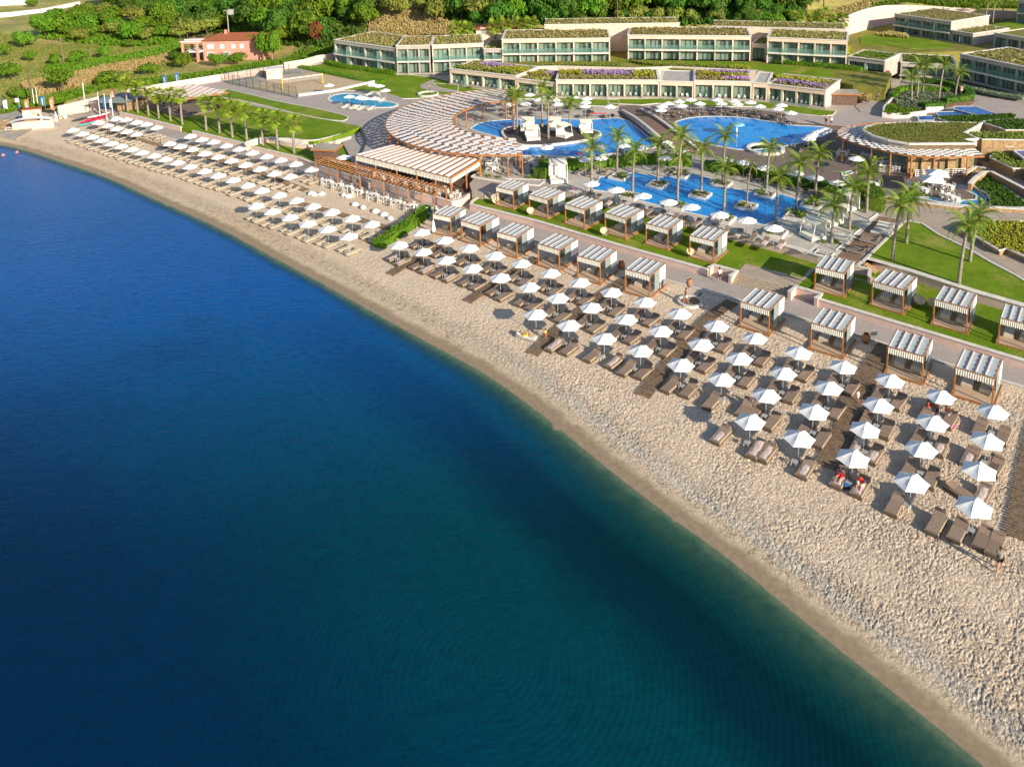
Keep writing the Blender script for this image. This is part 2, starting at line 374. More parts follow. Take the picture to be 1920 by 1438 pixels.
def gridmesh(name, X, Y, Z, keep, attrs, mat):
    nr, nc = X.shape; idx = -np.ones(X.shape, np.int64)
    q = keep[:-1, :-1] & keep[1:, :-1] & keep[:-1, 1:] & keep[1:, 1:]
    r, c = np.nonzero(q); used = np.zeros(X.shape, bool)
    for a, b in ((0, 0), (1, 0), (0, 1), (1, 1)): used[r+a, c+b] = True
    idx[used] = np.arange(used.sum())
    co_ = np.stack([X[used], Y[used], Z[used]], 1).astype(np.float32)
    f = np.stack([idx[r, c], idx[r, c+1], idx[r+1, c+1], idx[r+1, c]], 1).astype(np.int32)
    me = bpy.data.meshes.new(name); me.vertices.add(len(co_)); me.vertices.foreach_set('co', co_.ravel())
    me.loops.add(f.size); me.loops.foreach_set('vertex_index', f.ravel()); me.polygons.add(len(f))
    me.polygons.foreach_set('loop_start', np.arange(0, f.size, 4, dtype=np.int32)); me.polygons.foreach_set('loop_total', np.full(len(f), 4, np.int32))
    for k, v in attrs.items():
        a = me.attributes.new(k, 'FLOAT', 'POINT'); a.data.foreach_set('value', v[used].astype(np.float32))
    me.update(calc_edges=True); me.polygons.foreach_set('use_smooth', np.ones(len(f), bool)); me.materials.append(mat)
    return link(name, me)
def sandmat():
    m, n, b = newmat('beach_sand'); at = nd(n, 'Attribute', attribute_name='shore'); s0 = at.outputs['Fac']
    wob = math_(n, 'MULTIPLY_ADD', noise(n, .55, 5, .7), 3.0); n.nodes[-1].inputs[2].default_value = -1.5
    s = math_(n, 'ADD', s0, wob); s2 = math_(n, 'ADD', s0, math_(n, 'MULTIPLY', wob, .45))
    dry = mixc(n, step(n, noise(n, .25, 5, .7), .35, .7), (.72, .585, .445), (.62, .50, .38))
    dry = mixc(n, step(n, noise(n, 7, 6, .7), .4, .75), dry, (.52, .415, .31))
    coarse = mixc(n, step(n, noise(n, 4, 6, .75), .35, .65), (.44, .345, .24), (.58, .47, .345))
    vo = nd(n, 'TexVoronoi'); vo.inputs['Scale'].default_value = 9; n.links.new(pos(n), vo.inputs[0])
    pb = mixc(n, vo.outputs['Color'], (.30, .26, .21), (.78, .73, .64)); sp_ = nd(n, 'SeparateXYZ'); n.links.new(pos(n), sp_.inputs[0]); near = step(n, sp_.outputs[1], 84, 60)
    wet = mixc(n, step(n, noise(n, 2.5, 5, .7), .3, .7), (.24, .18, .115), (.32, .24, .16))
    sea = mixc(n, step(n, noise(n, 1.2, 5, .7), .35, .65), (.07, .10, .075), (.12, .14, .10))
    weed = mixc(n, step(n, noise(n, 1.6, 7, .85), .5, .66), coarse, (.22, .165, .11))
    c = mixc(n, step(n, s2, -.7, .1), sea, wet)
    c = mixc(n, step(n, s2, .9, 1.7), c, weed)
    c = mixc(n, math_(n, 'MULTIPLY', math_(n, 'MULTIPLY', step(n, s2, 1.9, 2.7), step(n, s2, 4.2, 3.0)), math_(n, 'MULTIPLY', near, .7)), c, pb)
    c = mixc(n, step(n, s, 3.0, 4.6), c, dry)
    n.links.new(c, b.inputs['Base Color'])
    r = nd(n, 'MapRange'); n.links.new(s2, r.inputs[0]); r.inputs[1].default_value = .3; r.inputs[2].default_value = 1.3; r.inputs[3].default_value = .45; r.inputs[4].default_value = .95
    n.links.new(r.outputs[0], b.inputs['Roughness']); b.inputs['Specular IOR Level'].default_value = .25
    h = math_(n, 'ADD', math_(n, 'MULTIPLY', noise(n, 4.2, 4, .6, dist=1.2), .8), math_(n, 'MULTIPLY', noise(n, 22, 3, .7), .18))
    hk = math_(n, 'MULTIPLY', h, step(n, s2, 1.0, 3.0)); bump(n, b, hk, .2, 1.0); return m
dv = .0013
us = np.arange(-.80, 1.05, dv); ys = 27*np.exp(np.arange(0, math.log(185/27.), dv*1.5))
U, Yg = np.meshgrid(us, ys); Xg = U*Yg
# coarse prefilter by distance computed on a thinned grid
st_ = 8
Sc = sdist(Xg[::st_, ::st_], Yg[::st_, ::st_], SHORE); Dc = sdist(Xg[::st_, ::st_], Yg[::st_, ::st_], PROM)
def upres(A):
    r = np.arange(Xg.shape[0])/st_; c = np.arange(Xg.shape[1])/st_
    r = np.clip(r, 0, A.shape[0]-1.001); c = np.clip(c, 0, A.shape[1]-1.001)
    r0 = r.astype(int)[:, None]; c0 = c.astype(int)[None, :]; fr = (r-r.astype(int))[:, None]; fc = (c-c.astype(int))[None, :]
    return (A[r0, c0]*(1-fr)+A[r0+1, c0]*fr)*(1-fc)+(A[r0, c0+1]*(1-fr)+A[r0+1, c0+1]*fr)*fc
S = upres(Sc); D = upres(Dc); keep = (S > -9) & (D < .5) & (Xg > -150)
def sstep(v, a, b): t = np.clip((v-a)/(b-a), 0, 1); return t*t*(3-2*t)
def beach_z(S): return np.where(S < 0, SZ+.13*S, SZ+.35*sstep(S, 0, 5.0)+.05*np.exp(-((S-3.6)/.8)**2))
wx = vnoise(Xg*.9, Yg*.9, 3)*.5; wy = vnoise(Xg*.9+40, Yg*.9, 4)*.5
n1 = vnoise((Xg+wx)*3.8+(Yg)*1.5, (Yg+wy)*2.6, 1); n2 = vnoise((Xg-wy)*4.8, (Yg+wx)*4.8, 2)
ridge = np.minimum(np.abs(n1)*3.2, .62)+.55*np.minimum(np.abs(n2)*2.6, .6)-.5
patch = .55+.45*sstep(vnoise(Xg*.22, Yg*.22, 9), -.3, .25)
amp = .12*patch*sstep(S, .9, 3.2)*sstep(-D, .2, 2.0)*(1-.35*sstep(Yg, 60, 110))
Zg = beach_z(S)+ridge*amp-.035*sstep(S, 1, 4)
sand = gridmesh('sand', Xg, Yg, Zg, keep, {'shore': S}, sandmat()); tag(sand, kind='structure')
# the sea bed farther out, and the water
def watermat():
    m, n, b = newmat('sea_water'); at = nd(n, 'Attribute', attribute_name='shore'); s0 = at.outputs['Fac']
    w1 = math_(n, 'MULTIPLY_ADD', noise(n, .045, 5, .6), 14.0); n.nodes[-1].inputs[2].default_value = -7
    d = math_(n, 'MULTIPLY', math_(n, 'ADD', s0, math_(n, 'MULTIPLY', w1, step(n, s0, -2, -14))), -1)
    sep0 = nd(n, 'SeparateXYZ'); n.links.new(pos(n), sep0.inputs[0]); r = nd(n, 'ValToRGB'); e = r.color_ramp.elements; mr = nd(n, 'MapRange'); n.links.new(d, mr.inputs[0]); mr.inputs[1].default_value = 0; mr.inputs[2].default_value = 60
    n.links.new(mr.outputs[0], r.inputs[0])
    e[0].position = 0; e[0].color = (.006, .07, .062, 1); e[1].position = 1; e[1].color = (.0, .014, .065, 1)
    for p_, c_ in ((.035, (.002, .052, .056)), (.075, (.0005, .020, .030)), (.125, (.0005, .022, .036)), (.175, (.0005, .045, .060)), (.32, (.0005, .040, .068)), (.48, (.0005, .022, .060))):
        k = e.new(p_); k.color = (*c_, 1)
    # sky reflection on the far water is put into the colour as purer blue
    sep = nd(n, 'SeparateXYZ'); n.links.new(pos(n), sep.inputs[0])
    along = step(n, math_(n, 'ADD', sep.outputs[1], math_(n, 'MULTIPLY', w1, .8)), 46, 92)
    c = mixc(n, along, r.outputs[0], (.0, .082, .31))
    c = mixc(n, math_(n, 'MULTIPLY', step(n, noise(n, .05, 4, .6), .50, .72), .35), c, (.0, .03, .10))
    c = mixc(n, math_(n, 'MULTIPLY', step(n, noise(n, 1.6, 6, .75), .45, .7), .35), c, (.0, .012, .025))
    n.links.new(c, b.inputs['Base Color']); b.inputs['Roughness'].default_value = .09; b.inputs['IOR'].default_value = 1.33
    b.inputs['Specular IOR Level'].default_value = .12
    ce = nd(n, 'VectorMath', operation='SUBTRACT'); n.links.new(pos(n), ce.inputs[0]); ce.inputs[1].default_value = tuple(P(930, 1260, SZ))
    wv = nd(n, 'TexWave', wave_type='RINGS', rings_direction='Z'); n.links.new(ce.outputs[0], wv.inputs[0]); wv.inputs['Scale'].default_value = .8; wv.inputs['Distortion'].default_value = 5.0
    wv.inputs['Detail'].default_value = 2; wv.inputs['Detail Scale'].default_value = .35
    mp = nd(n, 'Mapping'); n.links.new(pos(n), mp.inputs[0]); mp.inputs['Rotation'].default_value = (0, 0, .5); mp.inputs['Scale'].default_value = (1, 2.4, 1)
    h = math_(n, 'ADD', math_(n, 'MULTIPLY', wv.outputs['Fac'], .11), math_(n, 'MULTIPLY', noise(n, .9, 5, .62, vec=mp.outputs[0]), 1.0))
    h = math_(n, 'ADD', h, math_(n, 'MULTIPLY', noise(n, 5.5, 4, .7), .12))
    bump(n, b, h, .075, .9)
    t = nd(n, 'BsdfTransparent'); t.inputs[0].default_value = (.62, .86, .84, 1); mx = nd(n, 'MixShader')
    n.links.new(step(n, math_(n, 'MULTIPLY', math_(n, 'ADD', d, math_(n, 'MULTIPLY', w1, .08)), math_(n, 'ADD', 1.0, math_(n, 'MULTIPLY', along, 1.2))), .0, 3.8), mx.inputs[0]); n.links.new(t.outputs[0], mx.inputs[1]); n.links.new(b.outputs[0], mx.inputs[2])
    # the surface always keeps its own reflection
    gl = nd(n, 'BsdfGlossy'); gl.inputs['Roughness'].default_value = .1; fr = nd(n, 'Fresnel'); fr.inputs[0].default_value = 1.33
    m2 = nd(n, 'MixShader'); n.links.new(math_(n, 'MULTIPLY', fr.outputs[0], .06), m2.inputs[0]); n.links.new(mx.outputs[0], m2.inputs[1]); n.links.new(gl.outputs[0], m2.inputs[2])
    n.links.new(m2.outputs[0], n.nodes['Material Output'].inputs[0]); return m
xs = np.arange(-460, 130, 2.5); yw = np.arange(-90, 420, 2.5); XW, YW = np.meshgrid(xs, yw); SW = sdist(XW, YW, SHORE)
sea = gridmesh('sea', XW, YW, np.full(XW.shape, SZ), SW < 3.0, {'shore': SW}, watermat()); tag(sea, kind='structure')
bed = gridmesh('seabed', XW, YW, np.where(SW > -6, SZ-1.4, SZ-1.4-.05*np.minimum(-SW-6, 80)), SW < -4, {'shore': SW}, bpy.data.materials['beach_sand']); tag(bed, kind='structure')
# ================================================================== TERRAIN
def terrmat():
    m, n, b = newmat('hill_ground')
    c = mixc(n, step(n, noise(n, .06, 6, .7), .38, .62), (.22, .24, .05), (.44, .37, .12))
    c = mixc(n, step(n, noise(n, .035, 5, .7), .55, .7), c, (.42, .27, .13))
    c = mixc(n, step(n, noise(n, .5, 6, .8), .45, .75), c, (.15, .18, .04))
    n.links.new(c, b.inputs['Base Color']); b.inputs['Roughness'].default_value = .95; bump(n, b, noise(n, 1.2, 6, .75), .5, .9); return m
TM = terrmat()
xs = np.concatenate([np.arange(-560, -240, 16.), np.arange(-240, 200, 2.5), np.arange(200, 480, 16.)])
yy = np.concatenate([np.arange(72, 170, 6.), np.arange(170, 330, 2.5), np.arange(330, 760, 16.)])
XT, YT = np.meshgrid(xs, yy); Tv = np.vectorize(T)
ZT_ = Tv(XT, YT); wl = sdist(XT, YT, [P(x, y, 0) for x, y in [(-700, 160), (-60, 190), (60, 196), (195, 218)]]+PROM[3:])
ZT_ = np.where(wl < 3, -1.5, ZT_)
terr = gridmesh('hillside_ground', XT, YT, ZT_, wl > -2, {'shore': wl}, TM); tag(terr, kind='structure')
# a far ring of ground to the horizon
far = MB().box(-2500, 700, -3, 2500, 2900, -1.2); obj('far_ground', far, TM, kind='structure')
# ================================================================== PROMENADE, LAWNS, TERRACES
wl1 = [(195, 205), (225, 211), (262, 220), (340, 240), (361, 246), (459, 270), (471, 275), (560, 296), (600, 312), (667, 333), (760, 360), (860, 380), (882, 384), (1002, 414), (1160, 460), (1328, 507), (1375, 520), (1536, 562), (1740, 623), (1920, 677), (2200, 762), (2800, 950)]
wl1[15:18] = [(1328, 507), (1338, 499), (1382, 511), (1490, 539), (1540, 553), (1529, 561)]
W1 = [P(x, y, .7) for x, y in wl1]
def poly(name, pts, z, mat, thick=.3, kind='structure'): return slab(name, pts, z-thick, z, [mat, mat], kind)
pr = [Vector(p) for p in PROM[1:]]
inner = [p+Vector((.9, 1.3, 0)) for p in W1]
poly('promenade', pr+inner[::-1], .06, PAVEG, .2)
mb = MB(); ribbon(mb, PROM[2:], .28, 0, .09); obj('promenade_kerb', mb, WBAND, kind='structure')
# big lawn with the cabanas (z .7) and left lawn
lawnR = [(882, 384), (886, 378), (893, 373), (905, 369), (930, 365), (1065, 362), (1140, 381), (1203, 396), (1286, 416), (1363, 438), (1482, 470), (1536, 485), (1601, 500), (1620, 490), (1710, 515), (1825, 552), (1920, 579), (2200, 664), (2800, 850)]
L_ = [P(x, y, .7) for x, y in lawnR]; W1r = W1[12:]
back = [p+Vector((1.0, 1.6, 0)) for p in L_[5:]]
poly('cabana_lawn', W1r+back[::-1]+L_[:5][::-1], .7, LAWN, 1.0)
# walls along the promenade
def wpx(f, pts, z): return [P(*f(*p), z) for p in pts]
wall('garden_wall', [P(x, y, .7) for x, y in [(225, 211), (262, 220), (340, 240)]], -.1, .8, 'low pink wall behind the farthest beach parasols, left of the small stone steps')
wall('garden_wall', [P(x, y, .7) for x, y in [(361, 246), (410, 258), (459, 270), (466, 268), (500, 262)]], -.1, .8, 'low pink wall in front of the lawn of fan palms')
wall('garden_wall', [P(x, y, .7) for x, y in [(471, 275), (560, 296), (600, 312), (667, 333), (690, 340)]], -.1, .8, 'low pink wall along the promenade beneath the wooden kiosk')
wall('garden_wall', [P(x, y, .7) for x, y in [(664, 331), (760, 359), (820, 374), (848, 382), (868, 377), (884, 364)]], -.1, 1.0, 'curved pink wall in front of the beach restaurant terrace')
wall('garden_wall', smooth_line([P(x, y, .7) for x, y in [(945, 364), (905, 368), (889, 375), (882, 384)]], 2)+[P(x, y, .7) for x, y in [(1002, 414), (1160, 460), (1328, 507)]], -.1, .8, 'long low pink wall between promenade and lawn, left of the wide steps')
wall('garden_wall', [P(x, y, .7) for x, y in [(1536, 562), (1740, 623), (1920, 677), (2200, 762)]], -.1, .8, 'long low pink wall between promenade and lawn, right of the wide steps')
# recess walls beside the wide steps
wall('bench_recess_wall', [P(*C3(*q), .8) for q in [(425, 118), (470, 90), (680, 145), (618, 190)]], -.1, .95, 'pink and white wall round the bench recess left of the wide steps', thick=.35)
wall('bench_recess_wall', [P(*C3(*q), .8) for q in [(1150, 335), (1210, 285), (1440, 350), (1388, 392)]], -.1, .95, 'pink and white wall round the bench recess right of the wide steps', thick=.35)
# wide steps and their paved landing
t = thing('wide_steps', 'wide ochre stone steps from the promenade up to the cabana lawn', 'steps', P(*C3(900, 300), 0))
o_ = t.location.copy(); a0, b0 = P(*C3(635, 250), .06), P(*C3(1145, 395), .06); a1, b1 = P(*C3(680, 150), .72), P(*C3(1200, 285), .72)
for k in range(6):
    f0, f1 = k/6, (k+1)/6; q = [a0.lerp(a1, f0), b0.lerp(b1, f0), b0.lerp(b1, f1)+Vector((.1, .15, 0)), a0.lerp(a1, f1)+Vector((.1, .15, 0))]; z = .06+.66*(k+1)/6
    obj('step', MB().prism([(p[0]-o_[0], p[1]-o_[1]) for p in q], -.1, z), PAVEB, t)
    mbn = MB(); ribbon(mbn, [q[0]-o_, q[1]-o_], .08, z, z+.02); obj('step_edge', mbn, LINEN, t)
poly('stone_landing', ZP(C3, [(680, 150), (755, 70), (1285, 205), (1205, 287)], .72), .735, PAVEB, .1)
poly('lawn_path', ZP(C3, [(1265, 200), (1340, 108), (1380, 120), (1290, 210)], .72), .72, PAVEG, .1)
poly('lawn_path', ZP(C4, [(385, 210), (560, 235), (600, 195), (540, 190), (530, 225), (385, 200)], .72), .725, PAVEG, .1)
# pool terrace at L0 : one slab of white paving, then areas of other paving on top of it
L0pts = [(1062, 357), (1140, 376), (1203, 390), (1286, 410), (1363, 432), (1482, 463), (1536, 479), (1601, 494), (1620, 484), (1710, 509), (1825, 546), (1920, 573), (2200, 660), (2800, 840)]
L0f = [P(x, y, L0) for x, y in L0pts]
L0b = [P(2800, 330, L0), P(2300, 215, L0), P(1920, 158, L0), P(1560, 140, L0), P(1100, 140, L0), P(640, 117, L0), P(601, 106, L0)]
L0left = [P(x, y, L0) for x, y in [(530, 124), (380, 152), (300, 170), (320, 186), (407, 176), (470, 199), (559, 216), (676, 238), (690, 262), (676, 296), (700, 320), (790, 300), (930, 285), (880, 345), (885, 358), (905, 362), (930, 360)]]
poly('pool_terrace', L0f+L0b+L0left, L0, PAVEG, 1.9)
wall('terrace_wall', [P(x, y, L0) for x, y in [(1062, 357), (1140, 376), (1203, 390), (1286, 410), (1363, 432), (1482, 463), (1536, 479), (1598, 494)]], .5, L0+.06, 'long pink retaining wall between the palm pool terrace and the upper cabanas', thick=.6)
wall('terrace_wall', [P(x, y, L0) for x, y in [(1622, 484), (1710, 509), (1825, 546), (1920, 573), (2200, 660)]], .5, L0+.06, 'pink retaining wall below the lawn with four tall palms', thick=.6)
wall('stair_wall', [P(*C4(*q), 1.3) for q in [(385, 100), (535, 135), (525, 200)]], .5, 1.5, 'short pink wall beside the small yellow steps')
t = thing('small_steps', 'small yellow stone steps down to the cabana lawn beside the timber deck', 'steps', P(*C4(520, 140), .7)); o_ = t.location.copy()
for k in range(6):
    a = P(*C4(470+k*18, 85+k*14), 1.5-k*.15); mbx = MB(); d = Vector((.82, -.57, 0)); q = a-o_; mbx.bar(q, q+Vector((.9, .9, 0)), .35, .16); obj('step', mbx, STONEW, t)
# lawn with four tall palms
def curve_px(f, pts, z, it=2): return smooth_line(ZP(f, pts, z), it)
lp = ZP(B5, [(470, 1300), (840, 945), (870, 935), (1000, 960), (1150, 1060), (1400, 1180), (1620, 1310), (1850, 1430), (2500, 1850), (2600, 2050)], L0)+[P(2000, 596, L0), P(1920, 571, L0), P(1825, 544, L0), P(1710, 507, L0), P(1622, 483, L0)]
poly('palm_lawn', lp, L0+.05, LAWN, .1)
mb = MB(); ribbon(mb, lp[:10], .3, L0-.1, L0+.13); obj('lawn_kerb', mb, WBAND, kind='structure')
poly('stone_path', ZP(B5, [(610, 870), (640, 720), (900, 800), (1300, 870), (1917, 900), (2900, 1000), (2900, 1500), (1850, 1400), (1440, 1165), (1150, 1045), (1000, 945), (870, 915)], L0), L0+.02, PAVEB, .1)
poly('timber_deck', ZP(D4, [(1415, 450), (1720, 505), (1190, 1040), (860, 965)], L0), L0+.03, BOARDD, .1)
mb = MB(); ribbon(mb, ZP(D4, [(1400, 440), (850, 960)], L0), .45, L0, L0+.055); ribbon(mb, ZP(D4, [(1730, 515), (1450, 800), (1150, 1080)], L0), .35, L0, L0+.055); obj('deck_border', mb, WBAND, kind='structure')
# white pool surround
poly('white_pool_deck', [P(x, y, L0) for x, y in [(1062, 357), (1050, 330), (1060, 310), (1140, 306), (1250, 306), (1330, 318), (1440, 330), (1530, 352), (1600, 366), (1640, 392), (1655, 408), (1585, 489), (1536, 478.5), (1482, 462.5), (1363, 431.5), (1286, 409.5), (1203, 389.5), (1140, 375.5)]], L0+.02, PAVEW, .1)
mb = MB()
for q in [[(120, 560), (640, 690)], [(240, 720), (640, 480)], [(480, 930), (660, 790)], [(430, 500), (700, 290)], [(0, 700), (480, 930)]]: ribbon(mb, ZP(D4, q, L0), .35, L0, L0+.045)
obj('paving_band', mb, WBAND, kind='structure')
# brown paved deck round the round pool and behind
poly('brown_pool_deck', ZP(A4, [(0, 960), (240, 945), (330, 960), (420, 985), (560, 1010), (900, 1000), (1300, 985), (1600, 1020), (1917, 1060), (2400, 1100), (2500, 1500), (2400, 1750), (1917, 1700), (1700, 1620), (1200, 1470), (830, 1400), (600, 1330), (420, 1350), (300, 1200), (100, 1090), (0, 1060)], L0), L0+.012, PAVEBK, .1)
poly('cafe_deck', ZP(B5, [(0, 300), (240, 160), (330, 230), (1500, 330), (1560, 420), (1400, 560), (1450, 640), (1640, 740), (1500, 800), (900, 740), (500, 650), (0, 580)], L0), L0+.016, PAVEBK, .1)
# lagoon surround
poly('lagoon_deck', ZP(A3, [(430, 1000), (560, 940), (900, 900), (1700, 930), (1917, 960), (1917, 1080), (1200, 1080), (700, 1110), (520, 1180)], L0), L0+.014, PAVEW, .1)
poly('lagoon_deck', ZP(B3, [(860, 330), (1200, 345), (1917, 330), (1917, 480), (1845, 540), (1480, 600), (1300, 600), (900, 560), (700, 520), (780, 350)], L0), L0+.014, PAVEW, .1)
# beach restaurant terrace floor
slab('restaurant_floor', [P(x, y, .9) for x, y in [(670, 326), (762, 352), (846, 374), (864, 370), (896, 348), (905, 320), (770, 285), (700, 300), (660, 316)]], -.3, .9, [DKDECK, PINK])
poly('kiosk_lawn', [P(x, y, .7) for x, y in [(471, 275), (500, 268), (560, 272), (620, 262), (652, 258), (660, 300), (690, 338), (667, 333), (600, 312), (560, 296)]], .72, LAWN, .9)
poly('sloping_path', [P(x, y, 1.1) for x, y in [(640, 262), (676, 246), (700, 250), (708, 300), (720, 330), (690, 342), (668, 325), (655, 290)]], 1.0, PAVEG, .9)
# left lawn with fan palms
lz = [0]
def lawn(name, f, pts, z=L0+.05, kerb=True, it=0, m=LAWN, th=.12):
    lz[0] += 1; z += .004*lz[0]
    q = ZP(f, pts, z); q = smooth_line(q, it, True) if it else q
    poly(name, q, z, m, th)
    if kerb: mb = MB(); ribbon(mb, q+[q[0]], .22, z-.1, z+.06); obj('lawn_kerb', mb, WBAND, kind='structure')
fl = [(225, 211, .7), (262, 220, .7), (340, 240, .7), (361, 246, .7), (410, 258, .7), (459, 270, .7), (480, 261, .9), (505, 259, 1.0), (543, 261, 1.2), (584, 266, 1.4), (626, 257, 1.5), (657, 246, 1.6), (676, 237, 1.62), (559, 215, 1.62), (470, 198, 1.62), (407, 175, 1.62), (320, 184, 1.4), (240, 200, .9)]
fp = [P(*q) for q in fl]; obj('palm_avenue_lawn', MB().add(fp+[p-Vector((0, 0, 1)) for p in fp], [tuple(range(len(fp)))]+[(i, i+len(fp), (i+1) % len(fp)+len(fp), (i+1) % len(fp)) for i in range(len(fp))]), LAWN, kind='structure')
mb = MB(); ribbon(mb, smooth_line(ZP(A2, [(1420, 1135), (1330, 1180), (1180, 1230), (980, 1275), (780, 1250), (600, 1240), (480, 1250), (380, 1290)], 1.4), 2), .3, .5, 1.55); obj('curved_lawn_kerb', mb, COPE, kind='structure')
wall('curved_garden_wall', smooth_line([P(*A2(*q), 1.2) for q in [(395, 1310), (480, 1255), (620, 1255), (800, 1300), (1000, 1320), (1200, 1275), (1330, 1235)]], 2), .3, 1.35, 'curved pink wall winding round the end of the fan palm lawn')
lawn('volleyball_lawn', A2, [(160, 790), (420, 850), (700, 920), (1000, 970), (1290, 1040), (1310, 1070), (1240, 1095), (900, 1040), (430, 920), (120, 870)], it=1)
lawn('hotel_lawn', A2, [(860, 610), (1100, 570), (1250, 590), (1740, 665), (2100, 700), (2300, 760), (2290, 830), (2150, 880), (1800, 890), (1600, 830), (1330, 815), (1190, 815), (1540, 745)], it=0)
lawn('hotel_lawn', A3, [(240, 750), (400, 760), (640, 800), (1000, 830), (1350, 880), (1917, 900), (1917, 960), (1600, 950), (1300, 890), (1000, 890), (800, 880), (640, 840), (500, 830), (300, 790)], it=0)
lawn('hotel_lawn', A4, [(0, 890), (460, 890), (1280, 900), (1917, 985), (2050, 1000), (2020, 1035), (1917, 1045), (1760, 1030), (1500, 990), (1300, 960), (900, 960), (450, 930), (300, 945), (0, 930)], it=0)
lawn('meadow_patch', A3, [(110, 880), (300, 860), (460, 850), (300, 905), (200, 900)], it=1)
poly('pale_path', ZP(A3, [(130, 770), (220, 730), (290, 710), (235, 760), (330, 800), (600, 835), (560, 850), (240, 820), (150, 800)], L0), L0+.06, PAVEG, .1)
# volleyball court
poly('court_surround', ZP(A2, [(130, 770), (200, 740), (860, 615), (1540, 745), (1190, 820), (880, 880), (600, 870), (300, 810)], L0), L0+.02, PAVEG, .1)
poly('court_pool_paving', ZP(A2, [(200, 755), (280, 720), (830, 625), (960, 640), (960, 670), (560, 740), (350, 790)], L0), L0+.03, POOLT if False else CONC, .1)
court = ZP(A2, [(350, 780), (950, 665), (1060, 640), (1500, 745), (860, 865)], L0)
poly('volleyball_sand', court, L0+.04, M('court_sand', (.52, .40, .26), (.43, .33, .22), 2, .95, 5, .08), .1)
wall('court_wall', ZP(A2, [(860, 868), (1190, 825), (1540, 745)], L0), L0, L0+.45, 'low white wall between the volleyball court and the small pool', mat=COPE, thick=.5)
# ================================================================== POOLS
def pool(name, label, pts, z=L0, mat=POOL, rim=.35, rimm=COPE, it=0, rise=.06, close=True):
    q = smooth_line(pts, it, True) if it else [Vector(p) for p in pts]
    t = thing(name, label, 'pool', (sum(p[0] for p in q)/len(q), sum(p[1] for p in q)/len(q), z)); o = t.location.copy()
    q = [p-o for p in q]
    obj('water', MB().prism([(p[0], p[1]) for p in q], .02, .045+.0), mat, t)
    mb = MB(); ribbon(mb, [Vector((p[0], p[1], 0)) for p in q]+[Vector((q[0][0], q[0][1], 0)), ], rim, -.02, rise+.03); obj('rim', mb, rimm, t)
    return t
palm_pool = ZP(B4, [(-190, 650), (-105, 595), (-75, 540), (100, 520), (245, 498), (500, 545), (560, 515), (740, 505), (920, 550), (940, 600), (1110, 640), (1320, 680), (1540, 690), (1890, 800), (1600, 905), (1400, 975), (1180, 915), (930, 910), (680, 850), (500, 810), (260, 750), (120, 710), (0, 675)], L0)
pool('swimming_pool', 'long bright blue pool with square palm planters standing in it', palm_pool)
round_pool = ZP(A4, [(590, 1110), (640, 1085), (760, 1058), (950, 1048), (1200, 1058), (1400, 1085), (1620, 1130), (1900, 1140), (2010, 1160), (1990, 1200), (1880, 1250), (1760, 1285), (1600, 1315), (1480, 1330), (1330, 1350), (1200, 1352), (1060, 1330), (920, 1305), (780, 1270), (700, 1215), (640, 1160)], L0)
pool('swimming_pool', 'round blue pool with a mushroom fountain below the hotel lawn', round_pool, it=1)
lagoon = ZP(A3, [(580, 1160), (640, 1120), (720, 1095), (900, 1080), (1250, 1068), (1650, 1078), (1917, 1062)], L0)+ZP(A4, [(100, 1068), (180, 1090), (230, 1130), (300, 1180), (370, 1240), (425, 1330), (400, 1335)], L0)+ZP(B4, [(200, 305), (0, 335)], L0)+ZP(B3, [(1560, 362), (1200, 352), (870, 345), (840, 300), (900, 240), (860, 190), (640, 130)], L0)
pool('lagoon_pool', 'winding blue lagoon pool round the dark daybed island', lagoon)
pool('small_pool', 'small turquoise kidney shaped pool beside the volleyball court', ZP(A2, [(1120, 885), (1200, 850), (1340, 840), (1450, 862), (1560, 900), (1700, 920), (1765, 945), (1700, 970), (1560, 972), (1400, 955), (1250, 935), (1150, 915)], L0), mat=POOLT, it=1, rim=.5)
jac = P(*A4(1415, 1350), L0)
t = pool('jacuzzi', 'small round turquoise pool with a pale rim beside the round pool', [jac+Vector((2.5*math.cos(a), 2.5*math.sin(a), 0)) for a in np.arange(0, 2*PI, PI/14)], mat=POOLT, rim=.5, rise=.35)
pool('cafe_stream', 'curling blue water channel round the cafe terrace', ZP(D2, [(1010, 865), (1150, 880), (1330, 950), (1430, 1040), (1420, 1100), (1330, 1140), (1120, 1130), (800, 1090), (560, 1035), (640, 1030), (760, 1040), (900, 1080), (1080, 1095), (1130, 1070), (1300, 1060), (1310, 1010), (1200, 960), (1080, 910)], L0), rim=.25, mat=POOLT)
pool('cafe_stream', 'short turquoise water channel left of the cafe terrace', ZP(B5, [(280, 500), (370, 485), (380, 500), (300, 530), (380, 600), (370, 610), (300, 560)], L0), rim=.25, mat=POOLT)
# lagoon island
isl = smooth_line(ZP(A3, [(860, 1180), (920, 1140), (1180, 1120), (1500, 1138), (1740, 1178), (1762, 1215), (1650, 1255), (1400, 1290), (1100, 1312), (980, 1285), (900, 1240)], L0+.3), 2, True)
t = thing('pool_island', 'dark island deck with a pale rim in the lagoon pool', 'deck', (isl[0][0], isl[0][1], 0)); o_ = t.location.copy()
obj('deck', MB().prism([(p[0]-o_[0], p[1]-o_[1]) for p in isl], 1.0, L0+.3), M('dark_island_deck', (.09, .07, .065), (.06, .05, .05), 2, .8), t)
mb = MB(); ribbon(mb, [p-o_ for p in isl]+[isl[0]-o_], .35, 1.0, L0+.36); obj('rim', mb, COPE, t)
